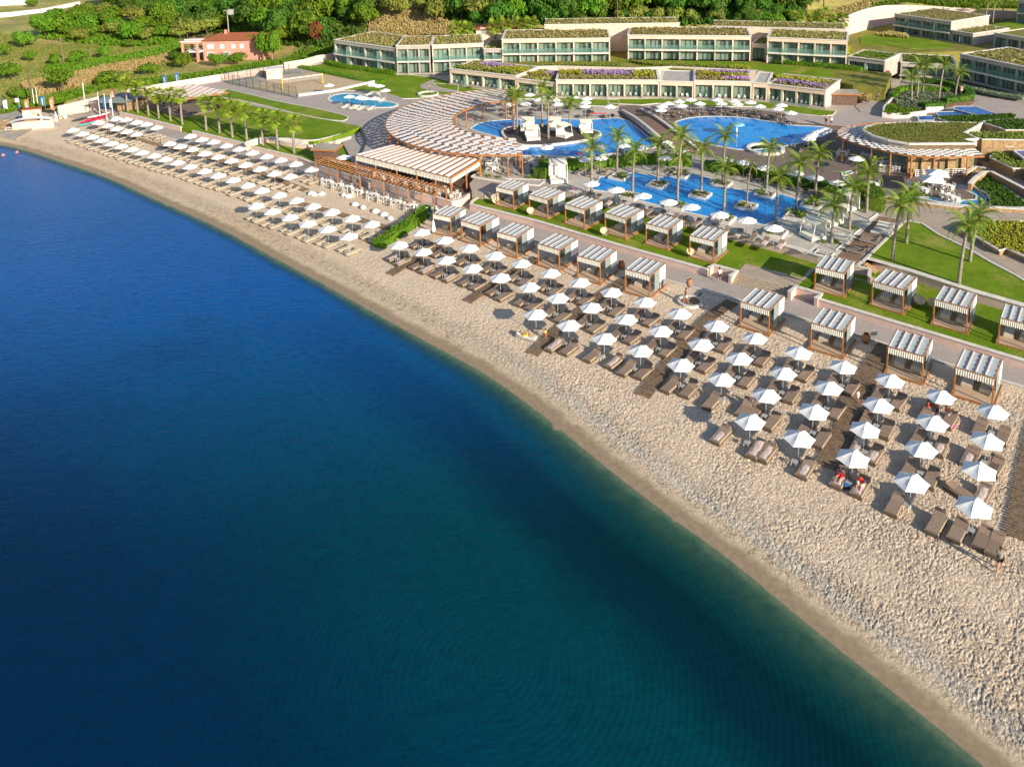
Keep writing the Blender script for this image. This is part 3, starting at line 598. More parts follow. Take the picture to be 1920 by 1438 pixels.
# bridge over the lagoon
br = thing('footbridge', 'curved brown footbridge with pale parapets between the two blue pools', 'bridge', P(*A4(420, 1180), L0)); o_ = br.location.copy()
cl = smooth_line([P(*A4(*q), L0+h) for q, h in [((215, 1000), .1), ((330, 1060), .6), ((450, 1150), 1.0), ((570, 1250), .9), ((720, 1370), .1)]], 2)
Lp, Rp = strip(cl, 3.4); mb = MB()
for i in range(len(cl)-1):
    q = [Lp[i], Rp[i], Rp[i+1], Lp[i+1]]; zz = [cl[i][2], cl[i][2], cl[i+1][2], cl[i+1][2]]
    mb.add([(p[0]-o_[0], p[1]-o_[1], z-o_[2]) for p, z in zip(q, zz)]+[(p[0]-o_[0], p[1]-o_[1], z-o_[2]-.4) for p, z in zip(q, zz)], [(0, 1, 2, 3), (7, 6, 5, 4), (0, 4, 5, 1), (2, 6, 7, 3), (1, 5, 6, 2), (3, 7, 4, 0)])
obj('bridge_deck', mb, BOARDD, br)
for side in (Lp, Rp):
    mb = MB()
    for i in range(len(cl)-1):
        a, b = Vector((side[i][0], side[i][1], cl[i][2]))-o_, Vector((side[i+1][0], side[i+1][1], cl[i+1][2]))-o_; mb.bar(a+Vector((0, 0, -.15)), b+Vector((0, 0, -.15)), .3, .9)
    obj('parapet', mb, PINK, br); mb = MB()
    for i in range(len(cl)-1):
        a, b = Vector((side[i][0], side[i][1], cl[i][2]+.33))-o_, Vector((side[i+1][0], side[i+1][1], cl[i+1][2]+.33))-o_; mb.bar(a, b, .42, .08)
    obj('parapet_coping', mb, COPE, br)
# ================================================================== RIGHT-HAND TERRACES
poly('upper_plaza', ZP(A5, [(400, 960), (560, 830), (700, 800), (760, 830), (650, 1040), (700, 1080), (1200, 1100), (1500, 900), (1917, 920), (2600, 960), (2600, 1150), (1917, 1100), (500, 1150), (-200, 1100), (-250, 1030), (100, 1050), (300, 1045), (450, 1010)], L0), L0+.09, PAVEG, .1)
gi = ZP(A5, [(735, 900), (720, 880), (790, 800), (900, 790), (1100, 790), (1300, 820), (1460, 870), (1465, 920), (1200, 950), (1190, 985), (1040, 990), (1035, 1020), (880, 1040), (740, 1045), (650, 1040), (660, 980)], 2.0)
poly('garden_bed_soil', gi, 2.25, SOIL, .8)
mb = MB(); ribbon(mb, gi[9:]+gi[:1], .3, 1.4, 2.5); obj('garden_bed_wall', mb, COPE, kind='structure')
# cascade pools
for k, (pts, z, lab) in enumerate([([(1290, 960), (1470, 960), (1680, 1030), (1500, 1040), (1290, 985)], 2.6, 'highest of the dark blue cascade pools beside the garden bed'),
        ([(1125, 1010), (1290, 1005), (1440, 1045), (1150, 1050)], 2.3, 'middle of the dark blue cascade pools beside the garden bed'), ([(965, 1045), (1120, 1045), (1110, 1085), (970, 1085)], 2.0, 'lowest of the dark blue cascade pools beside the garden bed')]):
    q = ZP(A5, pts, z); t = pool('cascade_pool', lab, q, z=z, mat=POOLD, rim=.2); o = t.location
    obj('basin', MB().prism([(p[0]-o[0], p[1]-o[1]) for p in q], -1.2, 0.0), POOLD, t); t['group'] = 'cascade pools'
def bed(name, f, pts, z, label, m=STONEW, h=.9, cat='planter', top=SOIL, lf=None, n=0, size=.25, rim=True, hgt=.5):
    q = ZP(f, pts, z); c = sum(q, Vector())/len(q); t = thing(name, label, cat, (c[0], c[1], z-h)); o = t.location.copy(); q2 = [(p[0]-o[0], p[1]-o[1]) for p in q]
    obj('stone_wall', MB().prism(q2, -.6, h-.02), m, t)
    obj('soil', MB().prism(q2, h-.02, h+.01), top, t)
    if rim: mb = MB(); r = [Vector((a, b, 0)) for a, b in q2]; ribbon(mb, r+[r[0]], .3, h-.05, h+.1); obj('coping', mb, COPE, t)
    if lf: o2 = obj('planting', tufts(q2, n, size, h, hgt), lf, t, kind='stuff')
    return t
def inside(p, poly_):
    x, y = p; r = False; j = len(poly_)-1
    for i in range(len(poly_)):
        xi, yi = poly_[i][0], poly_[i][1]; xj, yj = poly_[j][0], poly_[j][1]
        if (yi > y) != (yj > y) and x < (xj-xi)*(y-yi)/(yj-yi)+xi: r = not r
        j = i
    return r
def tufts(pl, n, size, z, hgt=.4, leaf=5, mb=None, matf=None):
    mb = mb or MB(); xs = [p[0] for p in pl]; ys_ = [p[1] for p in pl]; k = 0; g = 0
    while k < n and g < n*12:
        g += 1; x, y = random.uniform(min(xs), max(xs)), random.uniform(min(ys_), max(ys_))
        if not inside((x, y), pl): continue
        k += 1; mi = matf(x, y) if matf else 0; hh = hgt*random.uniform(.5, 1.2)
        for _ in range(leaf):
            a = random.uniform(0, 2*PI); r = size*random.uniform(.4, 1); dx, dy = math.cos(a)*r, math.sin(a)*r; w_ = size*.35
            bx, by = x+dx*.2, y+dy*.2
            mb.add([(bx-dy*w_/r, by+dx*w_/r, z), (bx+dy*w_/r, by-dx*w_/r, z), (x+dx+dy*w_*.4/r, y+dy-dx*w_*.4/r, z+hh), (x+dx-dy*w_*.4/r, y+dy+dx*w_*.4/r, z+hh)], [(0, 1, 2, 3)], mi)
    return mb
# ================================================================== HOTEL BUILDINGS
PANEM = {}
def hotel(name, label, pA, pB, z, topy, st, nb, depth, wallm=PEACH, roof='sedum', parapet=.6, up=None, glazed=True, facade=True, chairs=False, wdmat=None, skipwin=(), slab_=True):
    A = P(*pA, z); B = P(*pB, z); H = zat(A[0], A[1], topy)-z; d = (B-A); L = Vector((d[0], d[1], 0)).length; ang = math.atan2(d[1], d[0])
    t = thing(name, label, 'building', (A[0], A[1], z), ang); bw = L/nb; sh = (H-parapet)/st
    mb = MB(); mb.box(0, 1.5, -1.5, L, depth, H-.1)                       # back part behind the recessed glass
    mb.box(0, 0, -1.5, .25, 1.5, H-.1); mb.box(L-.25, 0, -1.5, L, 1.5, H-.1)
    mb.box(.25, 0, H-parapet-.25, L-.25, 1.498, H-.1)
    for k in range(1, nb):
        for s_ in range(st):
            mb.box(k*bw-.17, .12, s_*sh+.002, k*bw+.17, 1.498, (s_+1)*sh-(.27 if s_ == st-1 else .25))
    for s_ in range(1, st): mb.box(.25, -.02, s_*sh-.25, L-.25, 1.498, s_*sh)
    obj('walls', mb, wallm, t)
    mb = MB(); mb.box(-.2, -.35, -.3, L+.2, 1.49, .0); obj('terrace_slab', mb, CONC, t)
    if st > 1: obj('balcony_slab', MB().box(.1, -.5, sh-.32, L-.1, -.025, sh-.02), COPE, t)
    mb = MB(); mb.box(-.12, -.12, H-.1, L+.12, .3, H+.04); mb.box(-.12, depth-.3, H-.1, L+.12, depth+.1, H+.04); mb.box(-.12, .3, H-.1, .3, depth-.3, H+.04); mb.box(L-.3, .3, H-.1, L+.12, depth-.3, H+.04); obj('roof_coping', mb, COPE, t)
    mb = MB(); mb.box(.3, .3, H-.22, L-.3, depth-.3, H-.06)
    rp = obj('roof_planting', mb, ROOFG if roof != 'gravel' else PEBB, t)
    if roof == 'gravel': rp.name = 'roof_gravel'
    key = (round(bw, 1), round(sh, 1))
    if key not in PANEM:
        gw = bw-.5; fh = sh-.3; fr = MB()
        n3 = 3 if bw > 2.6 else 2
        for i in range(n3+1): x = -gw/2+gw*i/n3; fr.box(x-.035, -.04, 0, x+.035, .04, fh)
        fr.box(-gw/2, -.035, fh-.07, gw/2, .035, fh-.001); fr.box(-gw/2, -.035, .001, gw/2, .035, .07)
        pn = MB().box(-gw/n3/2+.03, -.01, .07, gw/n3/2-.03, .01, fh-.07)
        cu = MB(); nn = 14; cw = gw*.36
        vs = []
        for i in range(nn+1):
            x = -cw/2+cw*i/nn; y = .06*(i % 2); vs += [(x, y, .05), (x, y, fh-.1)]
        cu.add(vs, [(2*i, 2*i+2, 2*i+3, 2*i+1) for i in range(nn)])
        PANEM[key] = (fr.mesh('window_frame', DKMET), pn.mesh('pane', GLASS), cu.mesh('curtain', SHEER), gw, n3, fh)
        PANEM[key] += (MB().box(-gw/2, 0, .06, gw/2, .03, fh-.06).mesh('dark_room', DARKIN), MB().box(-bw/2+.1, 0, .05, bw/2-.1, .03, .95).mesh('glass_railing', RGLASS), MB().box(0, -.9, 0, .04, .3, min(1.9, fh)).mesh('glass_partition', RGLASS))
    fr, pn, cu, gw, n3, fh, dk, rl, pt = PANEM[key]
    for s_ in range(st):
        for k in range(nb):
            if (s_, k) in skipwin: continue
            x = (k+.5)*bw; zz = s_*sh+.005
            wd = link('window', fr, t, (x, .62, zz))
            for i in range(n3): link('pane', pn, wd, (-gw/2+gw*(i+.5)/n3, 0, 0))
            link('curtain', cu, wd, (-gw*.31, .12, 0)); link('curtain', cu, wd, (gw*.31, .12, 0))
            if random.random() < .45: link('curtain', cu, wd, (gw*random.uniform(-.1, .1), .16, 0))
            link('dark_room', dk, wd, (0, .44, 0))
            if s_ > 0: link('glass_railing', rl, t, (x, -.45, zz))
            if k % 2: link('glass_partition', pt, t, (x-bw/2, -.0, zz))
    if st == 1 and chairs:
        for k in range(nb):
            for q in (.35, .65):
                TERRCH.append((('left', 'right')[q > .5]+' white chair, %s terrace of the ' % ordw(k+1), A+Vector((math.cos(ang), math.sin(ang), 0))*((k+q)*bw)+Vector((-math.sin(ang), math.cos(ang), 0))*.35+Vector((0, 0, .0)), ang+random.uniform(-.5, .5), label))
    return t, L, depth, H, ang
TERRCH = []
hotels = []
sed_ = []
def roofsed(h, n=160, m=None, x0=.4, x1=None, y0=.6, y1=None, size=.35, hgt=.3, name='sedum'):
    t, L, dp, H, ang = h; x1 = x1 or L-.5; y1 = y1 or dp-.6
    obj(name, tufts([(x0, y0), (x1, y0), (x1, y1), (x0, y1)], n, size, H-.06, hgt, 4), m or SEDUM, t, kind='stuff')
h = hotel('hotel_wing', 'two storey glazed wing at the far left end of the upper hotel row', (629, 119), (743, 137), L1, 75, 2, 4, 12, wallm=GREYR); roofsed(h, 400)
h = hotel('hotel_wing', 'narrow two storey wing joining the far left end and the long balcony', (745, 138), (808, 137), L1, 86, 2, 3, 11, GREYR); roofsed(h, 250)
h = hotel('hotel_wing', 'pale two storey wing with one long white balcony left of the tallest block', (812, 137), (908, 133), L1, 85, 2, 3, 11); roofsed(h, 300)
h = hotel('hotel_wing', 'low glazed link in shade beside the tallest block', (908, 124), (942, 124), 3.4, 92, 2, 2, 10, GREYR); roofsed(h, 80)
h = hotel('hotel_wing', 'tall two storey block with six bays in the middle of the upper row', (942, 121), (1144, 119), L2-.4, 74, 2, 6, 11); roofsed(h, 500)
h = hotel('hotel_wing', 'two storey wing with seven bays and a gravel roofed notch right of the middle block', (1177, 112), (1407, 115), L2, 66, 2, 7, 10); roofsed(h, 500)
h = hotel('hotel_wing', 'short glazed link between two upper row wings', (1408, 113), (1436, 115), L2, 82, 1, 1, 8); roofsed(h, 60)
h = hotel('hotel_wing', 'long two storey wing with blue curtained balconies and a creeper wall', (1437, 119), (1587, 127), L2, 70, 2, 5, 10); roofsed(h, 400)
cre = obj('creeper', tufts([(h[1]+.05, 1), (h[1]+.5, 1), (h[1]+.5, 9), (h[1]+.05, 9)], 260, .4, 2.2, .3, 5), YELL, h[0], kind='stuff')
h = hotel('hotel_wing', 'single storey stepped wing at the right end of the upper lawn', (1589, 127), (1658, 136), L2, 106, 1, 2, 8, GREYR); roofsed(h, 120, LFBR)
for a, b, dpth, lab in (((1021, 46), (1274, 46), 8, 'low pale rear wing with a planted roof behind the middle block'), ((1335, 47), (1587, 60), 8, 'low pale rear wing with a planted roof below the wooded slope')):
    A = PY(*a, 186 if a[0] < 1200 else 184); B = PY(*b, 184 if a[0] < 1200 else 176); z1 = (A[2]+B[2])/2; ang = math.atan2(B[1]-A[1], B[0]-A[0]); L = (Vector((B[0]-A[0], B[1]-A[1]))).length
    t = thing('rear_wing', lab, 'building', (A[0], A[1], 4), ang); h_ = z1-4; mb = MB(); mb.box(0, 0, -1, L, dpth, h_); obj('walls', mb, PEACH, t)
    mb = MB(); mb.box(-.1, -.1, h_, L+.1, .35, h_+.15); mb.box(-.1, dpth-.3, h_, L+.1, dpth, h_+.15); obj('roof_coping', mb, COPE, t)
    mb = MB(); mb.box(.2, .35, h_, L-.2, dpth-.3, h_+.08); obj('roof_planting', mb, ROOFG, t)
    obj('sedum', tufts([(.4, .5), (L-.4, .5), (L-.4, dpth-.4), (.4, dpth-.4)], 350, .35, h_+.08, .3, 4), SEDUM, t, kind='stuff')
# front single storey row with flower roofs
def flowers(h, strips, n=5):
    t, L, dp, H, ang = h
    for u0, u1, v0, v1, m, nm in strips:
        obj(nm, tufts([(u0*L, v0*dp), (u1*L, v0*dp), (u1*L, v1*dp), (u0*L, v1*dp)], int(n*1.4*(u1-u0)*L*(v1-v0)*dp), .28, H+.06, .42, 6), m, t, kind='stuff')
h = hotel('garden_suite_row', 'single storey suites at the left end of the front row, flowers on their roof', (844, 156), (968, 171), L1, 129, 1, 4, 9, chairs=True)
roofsed(h, 420, SEDUM); flowers(h, [(.25, .7, .55, .85, PURP, 'purple_flowers'), (.55, 1., .35, .65, YELL, 'yellow_flowers'), (.0, .9, .08, .3, LFOL, 'green_planting')])
h = hotel('garden_suite_row', 'short single storey suites joining the left end and the long middle suites', (969, 171), (1042, 180), L1, 147, 1, 2, 9, chairs=True)
roofsed(h, 200, SEDUM); flowers(h, [(.4, 1., .5, .8, PURP, 'purple_flowers'), (.0, .6, .4, .6, YELL, 'yellow_flowers')])
h = hotel('garden_suite_row', 'long single storey suites with a yellow and purple roof garden in mid row', (1043, 181), (1236, 182), L1, 150, 1, 6, 9, chairs=True)
roofsed(h, 500, SEDUM); flowers(h, [(.0, .25, .45, .75, YELL, 'yellow_flowers'), (.25, .75, .45, .8, PURP, 'purple_flowers'), (.75, .95, .35, .65, YELL, 'yellow_flowers')])
h = hotel('garden_suite_row', 'short single storey suite under the white gravel roof', (1237, 182), (1300, 184), L1, 152, 1, 2, 9, roof='gravel', chairs=True)
h = hotel('garden_suite_row', 'single storey suites whose roof has a curved purple flower bed', (1301, 184), (1409, 187), L1, 151, 1, 3, 9, chairs=True)
roofsed(h, 400, SEDUM); flowers(h, [(.05, .6, .4, .65, YELL, 'yellow_flowers'), (.3, 1., .68, .85, PURP, 'purple_flowers'), (.5, .95, .12, .3, PURP, 'purple_flowers'), (.6, .95, .3, .6, YELL, 'yellow_flowers')])
h = hotel('garden_suite_row', 'short single storey suite beside the second gravel roof', (1410, 187), (1438, 189), L1, 155, 1, 1, 9, roof='gravel', chairs=True)
h = hotel('garden_suite_row', 'single storey suites at the right end of the front row', (1439, 188), (1547, 202), L1, 157, 1, 4, 9, chairs=True)
roofsed(h, 400, SEDUM); flowers(h, [(.0, .75, .45, .7, YELL, 'yellow_flowers'), (.1, .95, .15, .4, PURP, 'purple_flowers')])
# pale wall behind the front row, lawn terrace behind it at L2
ul = [(925, 122), (1010, 128), (1045, 127), (1190, 131), (1260, 128), (1420, 136), (1445, 141), (1560, 152), (1600, 160), (1660, 165), (1672, 140), (1660, 120), (1700, 100), (2000, 90), (2300, 70), (2300, 20), (1900, 30), (1600, 40), (1000, 60), (905, 90)]
poly('upper_terrace', [P(x, y, L2) for x, y in ul], L2, FIELD, 3.4)
wall('terrace_wall', [P(x, y, L2) for x, y in ul[:7]], 1.8, L2+.35, 'pale wall behind the flower roofs of the front suites', mat=PEACH)
lawn('upper_lawn', A4, [(80, 545), (300, 540), (1280, 560), (1900, 620), (2050, 640), (1990, 720), (1900, 715), (1500, 680), (1460, 655), (1300, 648), (600, 618), (330, 600), (200, 560)], L2+.04, False)
lawn('upper_lawn', A3, [(1210, 595), (1400, 580), (1830, 575), (1917, 570), (1917, 605), (1500, 600)], L2+.04, False)
lawn('right_upper_lawn', A5, [(440, 340), (520, 310), (740, 300), (900, 330), (1250, 385), (1260, 430), (880, 440), (700, 410), (450, 400)], L2+.05, False)
lawn('right_upper_lawn', A5, [(1450, 240), (1917, 185), (2300, 180), (2300, 260), (1900, 262), (1500, 262)], L2+.9, False, th=1.5)
lawn('right_lawn', A5, [(-30, 690), (0, 630), (300, 620), (520, 650), (530, 700), (420, 760), (330, 770), (0, 720)], 3.0, False, th=2)
# right-hand hotel blocks
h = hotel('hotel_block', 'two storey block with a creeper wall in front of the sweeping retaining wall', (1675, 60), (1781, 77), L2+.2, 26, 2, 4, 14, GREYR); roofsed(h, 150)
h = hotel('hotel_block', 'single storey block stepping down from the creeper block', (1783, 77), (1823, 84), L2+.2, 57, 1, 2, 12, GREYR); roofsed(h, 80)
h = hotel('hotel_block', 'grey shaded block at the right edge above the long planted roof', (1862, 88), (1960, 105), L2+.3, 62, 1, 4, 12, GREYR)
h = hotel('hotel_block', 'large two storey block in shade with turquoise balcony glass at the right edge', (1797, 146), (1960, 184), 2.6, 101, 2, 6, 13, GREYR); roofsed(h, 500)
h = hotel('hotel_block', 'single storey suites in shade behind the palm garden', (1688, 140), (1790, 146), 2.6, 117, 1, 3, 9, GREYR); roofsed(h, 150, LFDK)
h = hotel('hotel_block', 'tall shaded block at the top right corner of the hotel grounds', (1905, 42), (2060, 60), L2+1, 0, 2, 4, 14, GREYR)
# sweeping retaining wall
rwp = smooth_line([PY(*A5(*q), Y) for q, Y in [((100, 255), 189), ((250, 185), 194), ((450, 100), 201), ((620, 60), 207), ((760, 52), 211), ((1000, 58), 213), ((1400, 85), 214), ((1850, 110), 214), ((2300, 130), 214)]], 1)
t = thing('retaining_wall', 'tall sweeping pink retaining wall below the dry slope at top right', 'wall', (rwp[0][0], rwp[0][1], 0)); o_ = t.location.copy(); mb = MB(); mc = MB()
for a, b in zip(rwp[:-1], rwp[1:]):
    a_, b_ = a-o_, b-o_; mb.add([(a_[0], a_[1], 2), (b_[0], b_[1], 2), (b_[0], b_[1], b_[2]), (a_[0], a_[1], a_[2]), (a_[0], a_[1]+.4, 2), (b_[0], b_[1]+.4, 2), (b_[0], b_[1]+.4, b_[2]), (a_[0], a_[1]+.4, a_[2])], [(0, 1, 2, 3), (7, 6, 5, 4), (3, 2, 6, 7)]); mc.bar(a_+Vector((0, .2, .05)), b_+Vector((0, .2, .05)), .55, .12)
obj('wall_body', mb, PINK, t); obj('coping', mc, COPE, t)
# left boundary walls
bwz = [P(x, y, 2.6) for x, y in [(-60, 216), (60, 205), (108, 199), (182, 184)]]
wall('boundary_wall', [P(x, y, 2.4) for x, y in [(108, 200), (150, 190), (184, 182)]], 0, 2.4, 'cream boundary wall behind the boat trailer and kayaks', mat=PEACH, cm=COPE)
wall('boundary_wall', [P(x, y, 3.0) for x, y in [(225, 170), (300, 158), (400, 142), (530, 122)]], .5, 3.0, 'long pale pink boundary wall between the meadow and the courts', mat=PINK)
wall('boundary_wall', [P(x, y, 3.2) for x, y in [(532, 118), (570, 112), (598, 104), (612, 103), (632, 99)]], .5, 3.2, 'pink boundary wall ending at the far left hotel wing', mat=PINK)
wall('field_wall', [G(-40, 36), G(20, 32), G(80, 24), G(150, 9)], 2, G(80, 24)[2]+1.2, 'long white wall across the far dry field at top left', mat=WPAINT)
# court shed, service pools
t = thing('court_shed', 'small cream flat roofed shed at the corner of the volleyball court', 'shed', P(*A2(650, 705), L0), .2); mb = MB().box(-1.6, -1, 0, 1.6, 1.2, 2.1); obj('walls', mb, PEACH, t); obj('flat_roof', MB().box(-1.75, -1.15, 2.1, 1.75, 1.35, 2.25), COPE, t); obj('door', MB().box(.2, -1.03, .05, 1.1, -1.0, 1.8), WPAINT, t)
# ================================================================== CRESCENT PERGOLA
def tiles(mb, cx, cy, rings, r0f, r1f, a0, a1, z, tw, m0=0, dz=.02):
    """checker of square shade cloths between two arcs"""
    for i in range(rings):
        rm = r0f(0.5*(a0+a1))
        n = max(4, int((a1-a0)*(rm+(r1f(.5*(a0+a1))-rm)*(i+.5)/rings)/tw))
        for k in range(n):
            if (k+i) % 2: continue
            b0 = a0+(a1-a0)*(k-.07)/n; b1 = a0+(a1-a0)*(k+1.07)/n; q = []
            for a, f in ((b0, i), (b1, i), (b1, i+1.0), (b0, i+1.0)):
                ra, rb = r0f(a), r1f(a); r = ra+(rb-ra)*f/rings; q.append((cx+r*math.cos(a), cy+r*math.sin(a), z+(.03 if f == i else .0)))
            mb.add(q, [(0, 1, 2, 3)], m0)
ZC = 4.8; OC = (-1.27, 131.49, 18.9); IC = (1.44, 131.06, 11.0)
def rinner(a):                                        # inner circle as seen from the outer centre
    dx, dy = IC[0]-OC[0], IC[1]-OC[1]; b = -(dx*math.cos(a)+dy*math.sin(a)); c_ = dx*dx+dy*dy-IC[2]**2; return -b+math.sqrt(max(0, b*b-c_))
cp = thing('crescent_pergola', 'big crescent shaped pergola of white shade cloths above the pool bar', 'pergola', (OC[0], OC[1], L0))
a0, a1 = math.radians(84), math.radians(277)
mb = MB(); tiles(mb, 0, 0, 13, lambda a: rinner(a)+.1, lambda a: OC[2]-.1, a0, a1, ZC-L0+.1, .72); obj('shade_cloths', mb, WTILE, cp, kind='stuff')
mb = MB(); N = 120
for i in range(14):
    pts = []
    for k in range(N+1):
        a = a0+(a1-a0)*k/N; r = rinner(a)+(OC[2]-rinner(a))*i/13; pts.append((r*math.cos(a), r*math.sin(a), ZC-L0-.02))
    for p, q in zip(pts[:-1], pts[1:]): mb.bar(p, q, .12 if i in (0, 13, 5) else .05, .24 if i in (0, 13, 5) else .06)
obj('ring_beams', mb, TEAK, cp, kind='stuff')
mb = MB()
for k in range(34):
    a = a0+(a1-a0)*k/33; mb.bar((rinner(a)*math.cos(a), rinner(a)*math.sin(a), ZC-L0-.15), (OC[2]*math.cos(a), OC[2]*math.sin(a), ZC-L0-.15), .09, .14)
obj('radial_beams', mb, TEAK, cp, kind='stuff')
pm = MB().tube([(0, 0, 0), (0, 0, ZC-L0-.2)], .11, 8).mesh('post', TEAK)
for k in range(16):
    a = a0+(a1-a0)*(k+.5)/16
    link('post', pm, cp, ((OC[2]-.3)*math.cos(a), (OC[2]-.3)*math.sin(a), 0))
    if k % 2 == 0: link('post', pm, cp, ((rinner(a)+.2)*math.cos(a), (rinner(a)+.2)*math.sin(a), 0))
for a in (a0, a1):
    for f in (0, .33, .66, 1): r = rinner(a)+(OC[2]-rinner(a))*f; link('post', pm, cp, (r*math.cos(a), r*math.sin(a), 0))
# curved bar counter beneath
bc = thing('pool_bar', 'curved grey bar building beneath the crescent pergola', 'bar', (OC[0], OC[1], L0)); mb = MB(); mc = MB()
bp = [Vector((16.2*math.cos(math.radians(a)), 16.2*math.sin(math.radians(a)), 0)) for a in range(178, 262, 6)]
ribbon(mb, bp, .5, 0, 1.15); obj('counter', mb, STONEW, bc); ribbon(mc, bp, .9, 1.15, 1.25); obj('counter_top', mc, COPE, bc)
# ================================================================== BEACH RESTAURANT CANOPY
def quadmap(c):                                       # bilinear map over a quad
    return lambda u, v: (c[0].lerp(c[1], u)).lerp(c[3].lerp(c[2], u), v)
zr = 3.9; c = [P(667, 292, zr), P(845.5, 335, zr), P(901, 301, zr), P(737, 274, zr)]
rc = thing('restaurant_pergola', 'timber pergola with white louvred roof and scalloped valance over the beach restaurant', 'pergola', (c[0][0], c[0][1], .9)); o_ = rc.location.copy()
qm = quadmap([p-o_ for p in c]); nS = 15
sl_ = qm(0, 0)
for vb in range(2):
    for k in range(nS):
        u0, u1 = (k+.06)/nS, (k+.94)/nS; v0, v1 = (.0, .5) if vb == 0 else (.5, 1.0)
        mb = MB(); a, b, d, e = qm(u0, v0), qm(u1, v0), qm(u1, v1), qm(u0, v1); Z = Vector((0, 0, .10)); a = a+Z*2; e = e+Z*2
        mb.add([a, b+Z, d+Z, e], [(0, 1, 2, 3)]); obj('louvre_cloth', mb, WTILE, rc)
        mb = MB(); mb.bar(qm((k+1)/nS, v0)+Vector((0, 0, .12)), qm((k+1)/nS, v1)+Vector((0, 0, .14)), .24, .22); obj('rafter', mb, TEAK, rc)
for (a, b) in (((0, 0), (1, 0)), ((1, 0), (1, 1)), ((1, 1), (0, 1)), ((0, 1), (0, 0)), ((0, .5), (1, .5)), ((0, .25), (1, .25)), ((0, .75), (1, .75))):
    mb = MB(); mb.bar(qm(*a), qm(*b), .14, .2); obj('beam', mb, TEAK, rc)
def valance(parent, p, q, drop, mat, folds=20, name='valance'):
    mb = MB(); d = q-p; u = Vector((d[1], -d[0], 0)).normalized(); vs = []
    for i in range(folds*2+1):
        x = p+d*(i/(folds*2)); s_ = u*(.04*(1 if i % 2 else -1)); vs += [x+s_*.3, x+s_+Vector((0, 0, -drop*(1+.06*math.sin(i*1.7))))]
    mb.add(vs, [(2*i, 2*i+1, 2*i+3, 2*i+2) for i in range(folds*2)]); return obj(name, mb, mat, parent)
for k in range(5): valance(rc, qm(k/5, 0)+Vector((0, -.12, .05)), qm((k+1)/5, 0)+Vector((0, -.12, .05)), .75, CREAM, 14)
for k in range(3): valance(rc, qm(1, k/3+.01), qm(1, (k+1)/3-.01), .7, CREAM, 12)
for u in (0, .22, .45, .66, .85, 1):
    for v in (0, .5, 1): mb = MB(); a = qm(u, v); mb.bar((a[0], a[1], 0), (a[0], a[1], a[2]), .18, .18); obj('post', mb, TEAK, rc)
# long beach pergola
zr = 2.95; pts = [B2(920, 410), B2(1108, 462), B2(1308, 522), B2(1527, 582), B2(1752, 640), B3(258, 697)]
bk = [B2(1030, 375), B2(1200, 420), B2(1400, 475), B2(1630, 535), B2(1850, 590), B3(365, 655)]
Fp = [P(*q, zr) for q in pts]; Bp = [P(*q, zr) for q in bk]
bp_ = thing('beach_pergola', 'long orange timber pergola over white tables at the edge of the sand', 'pergola', (Fp[0][0], Fp[0][1], 0)); o_ = bp_.location.copy()
Fp = [p-o_ for p in Fp]; Bp = [p-o_ for p in Bp]
dirv = (Fp[-1]-Fp[0]); off = sum((b-a for a, b in zip(Fp, Bp)), Vector())/6; off = off.normalized()*2.5
pm = MB().bar((0, 0, -.1), (0, 0, 2.95), .16, .16).mesh('post', TEAK)
for i in range(6):
    a = Fp[0]+dirv*i/5
    for p in (a, a+off): link('post', pm, bp_, (p[0], p[1], 0))
for s_ in (Vector(), off): mb = MB(); mb.bar(Fp[0]+s_, Fp[-1]+s_, .12, .2); obj('beam', mb, TEAK, bp_)
for k in range(34):
    a = Fp[0]+dirv*k/33+Vector((0, 0, .14)); mb = MB(); mb.bar(a-off*.06, a+off*1.06, .10, .08); obj('slat', mb, TEAK, bp_)
for i in range(5): valance(bp_, Fp[0]+dirv*(i+.05)/5+off, Fp[0]+dirv*(i+.95)/5+off, .35, WHITE, 3, 'swagged_cloth')
# ================================================================== ROUND CAFE ON THE RIGHT
zc = 4.9; cc = Vector((56.6, 116.3, 0))
gr = ZP(B5, [(880, 235), (1480, 232), (1380, 200), (1500, 190), (1380, 140), (1540, 50), (1100, 42), (800, 48), (600, 58), (500, 85), (475, 115), (560, 165), (700, 205)], 5.75)
cf = thing('cafe_building', 'round ended ochre stone cafe with a planted green roof', 'building', (gr[0][0], gr[0][1], L0)); o_ = cf.location.copy(); g2 = [(p[0]-o_[0], p[1]-o_[1]) for p in gr]
obj('roof_slab', MB().prism(g2, 3.0, 4.0), GREYR, cf)
mb = MB(); r = [Vector((a, b, 0)) for a, b in g2]; ribbon(mb, r+[r[0]], .35, 3.95, 4.2); obj('roof_coping', mb, COPE, cf)
obj('roof_grass', MB().prism(g2, 4.0, 4.12), ROOFG, cf)
obj('roof_planting', tufts(g2, 1500, .22, 4.1, .16, 4), LFOL, cf, kind='stuff')
obj('stone_front', MB().prism([(p[0], p[1]) for p in [Vector((0, 0, 0)), r[1], r[1]+Vector((.1, .6, 0)), Vector((.1, .6, 0))]], 0, 3.9), STONEW, cf)
inn = [Vector((a, b, 0)) for a, b in g2]; cen = sum(inn, Vector())/len(inn)
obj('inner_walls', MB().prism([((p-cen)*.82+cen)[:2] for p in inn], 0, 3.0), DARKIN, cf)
fa, fb = r[0], r[1]
for k in range(5):
    a = fa.lerp(fb, (k+.1)/5)+Vector((-.2, -.3, 0)); mb = MB(); mb.box(0, 0, 0, 1.0, .5, 3.1); obj('stone_pier', mb, STONEW, cf, loc=(a[0], a[1], 0))
    wdw = obj('window', MB().box(1.05, .2, 0, 2.2, .25, 3.0), GLASS, cf, loc=(a[0], a[1], 0))
ZR = 4.9
